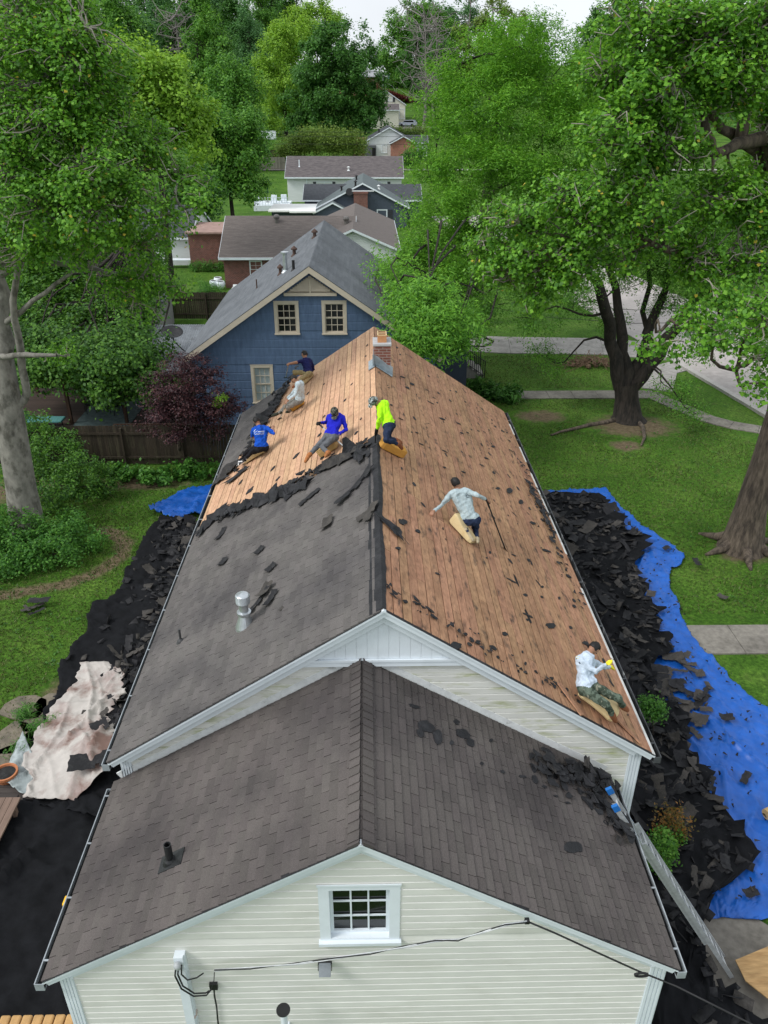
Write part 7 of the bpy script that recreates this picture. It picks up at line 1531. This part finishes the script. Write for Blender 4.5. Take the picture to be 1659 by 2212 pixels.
for k, (L_, W_, c) in enumerate(((.92, .3, .1), (.6, .3, -.12), (.92, .16, .16), (.45, .3, .25), (.7, .26, .05), (.3, .3, .3), (.92, .3, -.08), (.5, .18, .2), (.7, .42, .22), (.9, .5, .15))):
    b = piece_mesh(40+k, L_, W_, c, L_ > .8)
    for mm in (M_sh_top, M_sh_blk):
        me = bpy.data.meshes.new('torn_shingle'); me.from_pydata(b.v, [], b.f); me.materials.append(mm); me.update(); PIECES.append(me)
def drop_piece(x, y, z, rng, label, group, tilt=.35, pick=None, sc=None, name='torn_shingle', rz=None, blk=.62):
    k = pick if pick is not None else rng.integers(0, 10)*2+int(rng.random() < blk)
    o = bpy.data.objects.new(name, PIECES[k]); COL.objects.link(o); o.location = (x, y, z); o.rotation_euler = (rng.normal()*tilt, rng.normal()*tilt, rng.uniform(0, 6.28) if rz is None else rz); s = sc or rng.uniform(.5, 1.0); o.scale = (s, s, 1)
    return tag(o, label, 'torn shingle', group)
from mathutils import geometry as mgeo
def inside(p, poly):
    x, y = p; c = False; n = len(poly)
    for i in range(n):
        x0, y0 = poly[i]; x1, y1 = poly[i-1]
        if (y0 > y) != (y1 > y) and x < (x1-x0)*(y-y0)/(y1-y0)+x0: c = not c
    return c
rng = np.random.default_rng(77); zone = dout+din[::-1]; k = 0
while k < 205:
    y = rng.uniform(7.5, 26.4)**1.0; x = rng.uniform(4.7, 9.5)
    if not inside((x, y), zone): continue
    drop_piece(x, y, .22+heap(x, y)+rng.uniform(.02, .14), rng, blk=.72, label='torn asphalt shingle piece lying in the heap right of the house', group='torn shingles heaped right of the house'); k += 1
# pieces scattered over the blue tarpaulin beyond the heap
tz = g3([(1400, 1400), (1450, 1400), (1530, 1480), (1560, 1560), (1540, 1600), (1500, 1600), (1440, 1530)])
k = 0
while k < 26:
    x, y = rng.uniform(6, 10.5), rng.uniform(12, 18)
    if not inside((x, y), tz): continue
    drop_piece(x, y, .14+rng.uniform(0, .05), rng, 'torn shingle piece scattered on the blue tarpaulin beyond the heap', 'torn shingles scattered on the blue tarpaulin', tilt=.12, blk=.4); k += 1
for (px_, py_, lb) in ((1570, 1550, 'dark shingle strip lying across the tarpaulin fold'), (1505, 1215, 'long shingle strip near the tarpaulin corner'), (1440, 1183, 'shingle strip on the edge of the upper tarpaulin'), (1620, 1930, 'dark felt flake low on the blue tarpaulin'), (1610, 1680, 'small dark flake on the flat blue tarpaulin')):
    q = at_z(px_, py_, .15); drop_piece(q[0], q[1], .17, rng, lb, 'torn shingles scattered on the blue tarpaulin', tilt=.06)
# the rest of the heap, crushed together
def debris_mass(name, pts, rng, label, sz=(.12, .4)):
    n = len(pts); L_ = rng.uniform(*sz, n); W_ = L_*rng.uniform(.25, .6, n); a = unit(rng.normal(size=(n, 3))*np.array([1, 1, .3])); nv = unit(rng.normal(size=(n, 3))*.45+np.array([0, 0, 1.])); nv = unit(nv-a*(a*nv).sum(1, keepdims=True)); s = np.cross(nv, a); P = np.array(pts)
    j = lambda: rng.uniform(.88, 1.08, n)[:, None]
    V = np.stack([P-a*L_[:, None]*.5*j()-s*W_[:, None]*.5*j(), P+a*L_[:, None]*.5*j()-s*W_[:, None]*.5*j()+nv*.03, P+a*L_[:, None]*.5*j()+s*W_[:, None]*.5*j(), P-a*L_[:, None]*.5*j()+s*W_[:, None]*.5*j()+nv*.03], 1)
    o = np_mesh(name, V, 4, [M_sh_blk, M_sh_top], mi=(rng.random(n) < .2).astype(int)); o['kind'] = 'stuff'; o['label'] = label; s_ = o.modifiers.new('t', 'SOLIDIFY'); s_.thickness = .008; return o
pts = []
while len(pts) < 1100:
    x, y = rng.uniform(5.3, 9.5), rng.uniform(6.5, 26.5)
    if inside((x, y), zone): pts.append((x, y, .2+heap(x, y)+rng.uniform(.0, .1)))
debris_mass('crushed_roofing', pts, rng, 'crushed bits of black roofing filling the heap right of the house')
pts = []
while len(pts) < 170:
    x, y = rng.uniform(6.2, 11.5), rng.uniform(9.5, 26)
    if inside((x, y), outer+inner[::-1]) and not inside((x, y), zone) or (len(pts) < 0): pts.append((x, y, .16+rng.uniform(0, .03)))
    elif rng.random() < .02 and inside((x, y), zone): pts.append((x, y, .2+heap(x, y)))
debris_mass('felt_crumbs', pts, rng, 'small black felt crumbs scattered over the blue tarpaulin', sz=(.03, .12))
# left side: black sheeting, torn roofing, blue sheet, canvas
lo = g3([(345, 1118), (300, 1190), (268, 1245), (262, 1282), (236, 1302), (200, 1308), (190, 1360), (158, 1398), (138, 1438), (140, 1468), (122, 1500), (100, 1560), (60, 1640), (40, 1740)])
li = [(-4.3, 24.2), (-4.3, 21), (-4.3, 18), (-4.3, 15), (-4.3, 12.5), (-4.3, 11.0)]
def heapl(x, y):
    t = (x+4.3)/-3.2; return float(max(0., .35*(1-t*t)*(.7+.3*math.sin(y*2.3)))) if 0 <= t < 1 and 10.5 < y < 24 else 0.
sheet('black_sheeting', lo, li, 40, 130, M_net, 'black sheeting under torn roofing along the left wall', 'sheeting', z0=.05, amp=.06, ridge=.09, seed=15, jag=.05, lift=heapl, f=2.0, cr_k=.09)
zl = lo+li[::-1]; k = 0
while k < 82:
    x, y = rng.uniform(-8.3, -5.0), rng.uniform(13.2, 25)
    xe = -5.9-.35*max(0, y-19)*.35; 
    if not inside((x, y), zl) or rng.random() < min(.97, max(0., (xe-x)*.9)): continue
    drop_piece(x, y, .1+heapl(x, y)+rng.uniform(.03, .12), rng, blk=.66, label='torn asphalt shingle piece lying on the black sheeting left of the house', group='torn shingles heaped left of the house'); k += 1
pts = []
while len(pts) < 800:
    x, y = rng.uniform(-8.3, -5.0), rng.uniform(13, 25)
    xe = -6.1-.35*max(0, y-19)*.35
    if inside((x, y), zl) and rng.random() > min(.96, max(0., (xe-x)*1.1)): pts.append((x, y, .09+heapl(x, y)+rng.uniform(.0, .1)))
debris_mass('crushed_roofing', pts, rng, 'crushed bits of black roofing along the left wall')
sheet('blue_tarp', g3([(323, 1104), (345, 1112), (368, 1124), (380, 1126)]), g3([(405, 1058), (455, 1052), (480, 1060), (475, 1110)]), 26, 26, M_tarp, 'small crumpled blue tarpaulin at the left rear corner of the house', 'tarp', z0=.05, amp=.06, ridge=.14, seed=6, jag=.03, f=2.2, cr_k=.04, creases=12, ch_=.14)
sheet('black_sheeting', [(-8.6, 12.2), (-8.9, 10), (-8.3, 8.5), (-7.6, 7.2), (-7.2, 5.4)], [(-4.25, 11.9), (-4.15, 10), (-4.15, 8), (-4.15, 6.6), (-4.15, 5.0)], 40, 70, M_net, 'smooth black sheeting draped over the plank deck at lower left', 'sheeting', z0=.15, amp=.04, ridge=.1, seed=18, jag=.03, f=1.1, cr_k=.06, creases=40, ch_=.16)
cl = g3([(173, 1446), (172, 1485), (150, 1500), (118, 1545), (92, 1590), (70, 1620), (60, 1650), (62, 1690), (52, 1742)])
cr_ = g3([(243, 1444), (276, 1462), (262, 1490), (275, 1520), (240, 1548), (252, 1590), (262, 1640), (250, 1690), (175, 1753)])
def clift(x, y): return .45*math.exp(-((x+6.3)**2+(y-13.2)**2)/.8)+.3*math.exp(-((x+5.2)**2+(y-12.6)**2)/.5)+.12
sheet('canvas_sheet', cl, cr_, 50, 80, M_canvas, 'large off white canvas dust sheet with brown stains draped beside the left wall', 'dust sheet', z0=.1, amp=.03, ridge=.03, seed=23, jag=.05, lift=clift, f=.7, cr_k=.02, creases=26, ch_=.11)
sheet('clear_plastic_sheet', g3([(55, 1600), (28, 1650), (10, 1700)]), g3([(78, 1655), (75, 1700), (62, 1735)]), 16, 20, mat('grey_plastic_sheet', (.3, .34, .34), rough=.3, var=.25, scale=6), 'grey plastic sheet hanging at the left edge of the stained canvas', 'plastic sheet', z0=.15, amp=.1, ridge=.1, seed=26)
q = at_z(200, 1655, .55); drop_piece(q[0], q[1], .72, rng, 'large dark shingle sheet lying on the stained canvas', None, tilt=.03, pick=19, sc=1.0, rz=.25)
q = at_z(218, 1570, .5); drop_piece(q[0], q[1], .55, rng, 'dark felt flake in the middle of the stained canvas', None, tilt=.05, pick=11, sc=1.3)
for i, (px_, py_) in enumerate(((72, 1312), (80, 1325), (60, 1322), (85, 1306))):
    q = at_z(px_, py_, .05); drop_piece(q[0], q[1], .06+.05*i, rng, 'torn shingle in the small stack alone on the left lawn', 'torn shingles alone on the left lawn', tilt=.08, pick=(0, 1, 4, 9)[i])
q = at_z(1560, 1290, .05); drop_piece(q[0], q[1], .07, rng, 'single torn shingle lying alone on the right lawn', None, tilt=.05, pick=6, sc=.7)
# plywood at lower right, spill of black on the patio
q = [at_z(x, y, .25) for x, y in ((1588, 2075), (1660, 2045), (1760, 2100), (1680, 2175), (1610, 2120))]; b = MB(); b.prism([tuple(p) for p in q], (0, 0, .02)); tag(b.build('plywood_sheet', mat('plywood', (.46, .29, .13), rough=.8, var=.18, scale=3, stretch=(1, 5, 1), col2=(.34, .2, .085), mask=(.5, .7), mscale=2)), 'bare plywood sheet at the lower right corner', 'plywood')
q = at_z(1655, 1760, .2); b = MB(); b.tube([q, q+np.array([.9, .35, .1])], .12, 14); tag(b.build('foam_roll', M_foam), 'end of a tan foam roll at the right edge on the blue tarpaulin', 'foam roll')
b = MB(); q = at_z(150, 1945, .5); b.box((q[0]-.1, q[1]-.12, q[2]-.35), (q[0]+.06, q[1]+.08, q[2]+.05)); tag(b.build('yellow_tool_case', my, bevel=.03), 'small yellow tool end beside the left gutter of the front wing', 'tool')
# brush pile on front lawn, surface roots
rb = np.random.default_rng(9); pc = at_z(1275, 790); b = MB()
for i in range(90):
    a = rb.uniform(0, 3.14); r_ = rb.uniform(.2, .7); c = pc+np.array([rb.normal()*.8, rb.normal()*.35, 0]); h = .35*math.exp(-((c[0]-pc[0])/.9)**2)+rb.uniform(.0, .12); d = np.array([math.cos(a), math.sin(a), rb.normal()*.25])*r_; b.tube([c+np.array([0, 0, h])-d, c+np.array([0, 0, h+.03])+d], .018, 4)
for k in range(40):
    c = pc+np.array([rb.normal()*.7, rb.normal()*.3, rb.uniform(.02, .25)]); icos(b, c, rb.uniform(.06, .16), 1)
tag(b.build('brush_pile', mat('dead_brush', (.13, .085, .055), rough=.95, var=.3, scale=8)), 'low brown brush pile on the front lawn near the street', 'brush pile')
for k, (P_, lb) in enumerate(((((1345, 902), (1310, 912), (1272, 918), (1240, 926), (1212, 932), (1190, 940)), 'long surface root snaking left from the lawn tree'), (((1372, 905), (1388, 922), (1392, 945), (1385, 962)), 'short surface root in front of the lawn tree'))):
    b = MB(); pp = [at_z(*p, .03) for p in P_]; b.tube(pp, list(np.linspace(.13, .04, len(pp))), 8); tag(b.build('tree_root', M_barkbrown, smooth=True), lb, 'root')
b = MB()
for k in range(6):
    a = k*1.05+.3; d = np.array([math.cos(a), math.sin(a), 0]); c = np.array([b3[0], b3[1], 0]); b.tube([c+d*.3+np.array([0, 0, .35]), c+d*.85+np.array([0, 0, .1]), c+d*1.5+np.array([0, 0, -.03])], [.24, .15, .05], 8)
tag(b.build('tree_root', M_barkbrown, smooth=True), 'flared roots at the foot of the big right edge trunk', 'root')

# ---- torn felt on the roof
def ragged(b, fr, s, y, L_, W_, ang, rng, h=.016, t=.006, n=12, mi=0, curl=0.):
    vs = []
    for k in range(n):
        a = 2*math.pi*k/n; r_ = rng.uniform(.72, 1.12); u_, v_ = math.cos(a)*L_*.5*r_, math.sin(a)*W_*.5*r_
        vs.append(sp(fr, s+u_*math.sin(ang)+v_*math.cos(ang), y+u_*math.cos(ang)-v_*math.sin(ang), h+curl*abs(u_)+rng.uniform(0, .004)))
    up = fr[2]; top = [tuple(np.array(v)+up*t) for v in vs]
    b.add(vs+top, [tuple(range(n))[::-1], tuple(range(n, 2*n))]+[(i, (i+1) % n, n+(i+1) % n, n+i) for i in range(n)], mi)
rs_ = np.random.default_rng(31)
def scrap(fr, pxy, L_, W_, ang, group, label, pl, curl=0.):
    p = pl(*pxy, .012); s = (np.array(p)-fr[0])@fr[1]; b = MB(); ragged(b, fr, s, p[1], L_, W_, ang, rs_, curl=curl); return tag(b.build('felt_scrap', M_felt), label, 'felt scrap', group)
GR_ = 'felt scraps on the bare right slope'
big = [(870, 1128, .3, .14, .3), (902, 1148, .16, .1, .4), (860, 1185, .16, .07, .5), (1190, 1352, .4, .14, .5), (1140, 1330, .32, .07, 1.1), (1105, 1255, .25, .06, 1.2), (1228, 1245, .2, .12, .8), (1110, 1200, .15, .05, .9), (1090, 1370, .16, .1, .6), (1100, 1060, .5, .16, .2), (1125, 1085, .45, .12, .1), (1075, 1055, .3, .08, .3), (1050, 990, .22, .08, .4), (1065, 965, .3, .1, .3), (1140, 1000, .2, .1, .2), (955, 905, .28, .1, .5), (930, 870, .3, .06, .9), (890, 830, .3, .14, .3), (870, 815, .28, .08, .5), (880, 838, .2, .12, .4), (990, 915, .2, .07, .6), (1010, 935, .14, .06, .6), (910, 960, .16, .06, .8), (960, 1010, .14, .07, .5), (1150, 1130, .3, .12, .5), (1180, 1190, .35, .1, .7), (1170, 1290, .12, .07, .2), (1065, 1400, .16, .12, 1.2), (985, 1395, .3, .14, .5), (1240, 1310, .16, .1, .5), (1265, 1390, .26, .1, .6), (845, 875, .12, .07, .4), (865, 905, .18, .05, .8), (900, 935, .12, .06, .5), (960, 975, .2, .05, .9), (1000, 1020, .2, .06, .6), (945, 1240, .12, .05, 1.0), (905, 1305, .1, .05, .6), (1025, 1140, .16, .05, 1.1)]
for x, y, L_, W_, a in big: scrap(FR, (x, y), L_, W_, a+.3, GR_, 'torn black felt scrap left on the bare boards of the right slope', roofR)
k = 0
while k < 120:
    s, y = rs_.uniform(.3, SL-.1), rs_.uniform(9.4, 24); 
    if rs_.random() > .35+.65*(s/SL)**1.5+.3*(y > 18): continue
    b = MB(); L_ = rs_.uniform(.05, .2); ragged(b, FR, s, y, L_, L_*rs_.uniform(.25, .6), rs_.normal()*.5+.2, rs_, h=.011, t=.004, n=8); tag(b.build('felt_scrap', M_felt), 'torn black felt scrap left on the bare boards of the right slope', 'felt scrap', GR_); k += 1
GL_ = 'felt scraps on the bare left slope'
for x, y, L_, W_, a in ((690, 940, .2, .1, .5), (700, 985, .3, .16, .4), (745, 865, .18, .1, .3), (760, 830, .15, .06, .5), (780, 905, .12, .06, .3), (600, 1035, .2, .09, .6), (640, 985, .3, .14, .5), (540, 1060, .3, .2, .4), (520, 1042, .24, .1, .3), (590, 1012, .22, .12, .6), (735, 800, .14, .06, .4), (700, 900, .16, .07, .5), (770, 935, .16, .1, .4), (665, 850, .18, .08, .5), (700, 830, .12, .06, .3), (790, 770, .12, .05, .4)):
    scrap(FL, (x, y), L_, W_, -a, GL_, 'torn black felt scrap left on the bare boards of the left slope', roofL)
GW_ = 'felt scraps on the front wing roof'
for x, y, L_, W_, a in ((895, 1527, .22, .08, 1.3), (920, 1570, .36, .2, .9), (945, 1592, .34, .18, .4), (908, 1585, .2, .14, .5), (985, 1560, .16, .1, .8), (1000, 1585, .3, .2, 1.0), (1015, 1605, .22, .14, .8), (1060, 1600, .12, .05, .6), (1155, 1685, .2, .12, .4), (1128, 1678, .18, .06, 1.2), (1085, 1668, .12, .06, 1.0), (1238, 1830, .42, .2, 1.0), (1175, 1700, .12, .05, 1.1), (1200, 1720, .1, .04, 1.2), (1225, 1735, .14, .04, 1.2), (975, 1605, .12, .06, .5), (1040, 1650, .1, .05, .7)):
    scrap(GR, (x, y), L_, W_, a, GW_, 'flat torn black felt scrap on the shingles of the front wing roof', extR)
# crumpled sheets: crushed felt along the tear line, at the eave and on the wing
def crumple(name, c, ax, up, L_, W_, H_, seed, label, cat='felt', m=None, group=None, n=None, rough=1., ragged_e=.18):
    """one stiff torn sheet, folded and buckled: coarse flat facets with a frayed edge"""
    rng = np.random.default_rng(seed); ax = np.array(ax, float); ax /= np.linalg.norm(ax); up = np.array(up, float); up -= ax*(up@ax); up /= np.linalg.norm(up); sd = np.cross(up, ax); c = np.array(c, float)
    n = max(5, int(L_/.1)); nv = max(4, int(W_/.1)); vs = []; Hh = rng.uniform(.0, 1., (nv+1, n+1)); base = .5+.5*np.sin(np.linspace(0, L_*4+1, n+1)+rng.uniform(0, 6)); wob_ = np.cumsum(rng.normal(size=n+1))*.05
    for j in range(nv+1):
        for i in range(n+1):
            u_, v_ = i/n-.5, j/nv-.5; e = abs(v_) > .49 or abs(u_) > .49
            x = u_*L_+rng.normal()*.025+(rng.normal()*ragged_e*.3 if abs(u_) > .49 else 0); y = v_*W_*(.75+.35*base[i])+wob_[i]+rng.normal()*.022+(rng.normal()*ragged_e*W_*.5 if abs(v_) > .49 else 0)
            env = max(0, math.cos(math.pi*v_*.9))*max(.15, math.cos(math.pi*u_*.9))**.5
            z = H_*env*(.25+.8*Hh[j, i])*(.6+.6*base[i])+rng.uniform(.005, .05)*(1 if e else .6)
            vs.append(c+ax*x+sd*y+up*(z+.012))
    fs = []
    for j in range(nv):
        for i in range(n):
            if rng.random() < .07 and (i in (0, n-1) or j in (0, nv-1)): continue
            a, b_, c_, d_ = j*(n+1)+i, j*(n+1)+i+1, (j+1)*(n+1)+i+1, (j+1)*(n+1)+i
            fs += [(a, b_, c_), (a, c_, d_)] if rng.random() < .5 else [(a, b_, d_), (b_, c_, d_)]
    b = MB(); b.add(vs, fs); o = b.build(name, m or M_felt); s = o.modifiers.new('thick', 'SOLIDIFY'); s.thickness = .006; return tag(o, label, cat, group)
def felt_pile(fr, pts, n, rng, label, sz=(.1, .32), H_=.15, m=None, ymin=6.2, ymax=99, sd_=.13):
    """torn felt lying in an uncountable pile along a line on a roof slope"""
    P = [np.array(p) for p in pts]; b = MB(); fr_up = fr[2]
    for k in range(n):
        q = rng.uniform(0, len(P)-1.001); i = int(q); c = P[i]+(P[i+1]-P[i])*(q-i); s0 = (c-fr[0])@fr[1]; L_ = rng.uniform(*sz); r_ = abs(rng.normal())*.12
        ragged(b, fr, max(.05, s0+rng.normal()*sd_), (lambda q_: ymin+abs(q_-ymin) if q_ < ymin else ymax-abs(q_-ymax) if q_ > ymax else q_)(c[1]+rng.normal()*sd_), L_, L_*rng.uniform(.3, .8), rng.uniform(0, 3.1), rng, h=.02+rng.uniform(0, H_)*math.exp(-r_*3), n=8, curl=rng.normal()*.45, mi=int(rng.random() < .12))
    o = b.build('torn_felt', [M_felt, M_shback]); o['kind'] = 'stuff'; o['label'] = label; return o
def crL(px0, px1, W_, H_, seed, label, **k):
    a, c = roofL(*px0, .02), roofL(*px1, .02); return crumple('crumpled_felt', (a+c)/2, c-a, FL[2], np.linalg.norm(c-a), W_, H_, seed, label, **k)
crL((465, 1118), (640, 1048), .42, .2, 1, 'long crumpled felt fold along the lower half of the tear line', n=40)
crL((590, 1078), (672, 1040), .42, .26, 2, 'tall crumpled felt fold beside the tan boot of the royal blue worker')
crL((690, 1015), (800, 965), .22, .1, 3, 'ragged felt strip along the upper half of the tear line')
crL((705, 1008), (780, 985), .4, .26, 4, 'heap of bent shingles and felt at the feet of the royal blue worker', m=M_shback)
crL((738, 992), (775, 965), .3, .3, 41, 'upright bent shingles under the bar of the royal blue worker', m=M_sh_blk, ragged_e=.06)
crL((430, 1160), (500, 1100), .45, .14, 5, 'crumpled felt sliding over the left gutter')
crL((545, 945), (600, 870), .5, .26, 6, 'crumpled black felt beside the shoe of the grey hoodie worker')
crL((590, 880), (618, 838), .36, .2, 7, 'crumpled black felt strip below the navy shirted worker')
crL((492, 1046), (530, 1010), .35, .08, 8, 'loose felt under the trainers of the blue t shirt worker')
crL((470, 1045), (505, 1005), .4, .16, 9, 'bunched shingles hanging over the left rear gutter', m=M_shback)
crL((785, 955), (815, 975), .3, .16, 10, 'bent felt flap at the ridge by the orange pad')
def crR(px0, px1, W_, H_, seed, label, pl=roofR, fr=FR, **k):
    a, c = pl(*px0, .02), pl(*px1, .02); return crumple('crumpled_felt', (a+c)/2, c-a, fr[2], np.linalg.norm(c-a), W_, H_, seed, label, **k)
crR((1138, 1040), (1172, 1105), .16, .08, 11, 'crumpled felt bunched on the right gutter near the tarpaulin corner')
crR((1170, 1105), (1206, 1180), .12, .06, 12, 'felt strip hanging over the middle of the right gutter')
crR((1252, 1430), (1268, 1460), .2, .1, 13, 'felt lump on the right gutter above the yellow gloved worker')
pe = lambda L_: [extR(*q, .02) for q in L_]
felt_pile(GR, pe([(1165, 1660), (1205, 1672), (1250, 1690), (1290, 1720), (1315, 1765), (1335, 1800)]), 120, np.random.default_rng(3), 'pile of torn black felt along the upper right corner of the front wing roof', H_=.14, ymax=9.1)
felt_pile(GR, pe([(1220, 1655), (1270, 1672), (1310, 1700)]), 50, np.random.default_rng(4), 'pile of torn black felt against the corner board by the ladder tip', H_=.14, ymax=9.1)
felt_pile(FL, [roofL(*q, .02) for q in ((470, 1128), (540, 1095), (600, 1068), (660, 1030))], 60, np.random.default_rng(5), 'torn black felt bits strewn along the lower tear line', H_=.1)
felt_pile(FL, [roofL(*q, .02) for q in ((660, 1030), (720, 1000), (790, 965))], 50, np.random.default_rng(6), 'torn black felt bits strewn along the upper tear line', H_=.08)
felt_pile(FL, [roofL(*q, .02) for q in ((490, 1030), (540, 980), (575, 920), (600, 860), (635, 805))], 90, np.random.default_rng(7), 'torn black felt bits strewn down the far left strip', H_=.08)
felt_pile(FR, [roofR(*q, .02) for q in ((1100, 940), (1130, 1010), (1155, 1070), (1175, 1120), (1210, 1200), (1262, 1330))], 70, np.random.default_rng(8), 'torn black felt bits strewn along the right eave', sz=(.06, .2), H_=.04)
felt_pile(FR, [roofR(*q, .02) for q in ((830, 1335), (930, 1385), (1060, 1450), (1180, 1510), (1270, 1560))], 60, np.random.default_rng(9), 'black felt crumbs along the front rake of the bare right slope', sz=(.04, .16), H_=.02, ymin=9.24, sd_=.1)
crR((835, 1125), (860, 1165), .22, .06, 17, 'dark ridge felt flap folded onto the bare right slope')
# loose shingles on the shingled left slope
def loose(pxy, pick, label, rz, sc=.5, tilt=(0, 0), h=.06, fr=FL, pl=roofL):
    p = pl(*pxy, h); o = bpy.data.objects.new('loose_shingle', PIECES[pick]); COL.objects.link(o); ang = math.atan(SLP)*(-1 if fr is FL else 1)
    o.matrix_world = Matrix.Translation(Vector(p)) @ Matrix.Rotation(ang, 4, 'Y') @ Matrix.Rotation(rz, 4, 'Z') @ Matrix.Rotation(tilt[0], 4, 'X') @ Matrix.Rotation(tilt[1], 4, 'Y') @ Matrix.Diagonal((sc, sc, sc, 1)); return tag(o, label, 'loose shingle', 'loose shingles on the left slope')
loose((706, 1128), 6, 'bent loose shingle near the ridge on the left slope', 1.4, .8, h=.07)
loose((561, 1187), 11, 'curled loose shingle, upper one of three in the middle of the left slope', .6, .75, h=.05); loose((482, 1212), 11, 'curled loose shingle, leftmost of three in the middle of the left slope', .9, .75, h=.05); loose((586, 1224), 11, 'curled loose shingle, right of the two curled ones on the left slope', .5, .75, h=.05)
loose((572, 1272), 6, 'folded shingle just above the silver flue vent', 1.0, .8, h=.09); loose((556, 1300), 5, 'dark shingle strip right behind the silver flue vent', .9, .8); loose((585, 1290), 15, 'short dark strip right of the silver flue vent', 1.1, .8); loose((608, 1314), 10, 'tiny brown flake right of the flue vent', .5, .3, h=.03)
loose((768, 1048), 5, 'long dark strip leaning near the ridge felt', .75, 1.2, h=.06); loose((668, 1072), 13, 'bent flake below the heap of bent shingles', .4, .6); loose((478, 1152), 15, 'thin dark strip by the left gutter', 1.2, .9, h=.04)
loose((790, 1110), 18, 'pale lifted ridge cap shingle at the end of the ridge felt', .2, .42, h=.06); loose((800, 1102), 12, 'grey lifted cap shingle beside the dark flap on the ridge', 1.2, .6, h=.09)
a = roofR(812, 1105, .05); c = roofR(862, 1155, .05); b = MB(); b.beam(a, c, .14, .012, up=tuple(FR[2])); tag(b.build('loose_felt_strip', M_felt), 'dark felt strip lying down the bare slope from the ridge', 'felt strip')
for k, ((x0, y0), (x1, y1), lb) in enumerate((((1208, 1476), (1258, 1545), 'loose reddish board tilted up behind the yellow gloved worker'), ((1320, 1540), (1385, 1605), 'lifted board end at the right eave corner'))):
    a, c = roofR(x0, y0, .05), roofR(x1, y1, .03); b = MB(); b.beam(a, c, .1, .02, up=tuple(FR[2])); tag(b.build('loose_board', M_wood_r), lb, 'board', 'loose boards at the right eave')
for k, (x, y, L_) in enumerate(((1140, 1330, .5), (1115, 1253, .4), (1270, 1395, .25), (793, 746, .2))):
    pl_, fr = (roofR, FR) if k < 3 else (roofL, FL); p = pl_(x, y, .013); s = (np.array(p)-fr[0])@fr[1]; b = MB(); ragged(b, fr, s, p[1], L_, .07, -.1, rs_, h=.012, t=.002, n=12); tag(b.build('deck_hole_shade', M_dark, roof))  # thin dark patches laid on the boards, painted shade of open gaps
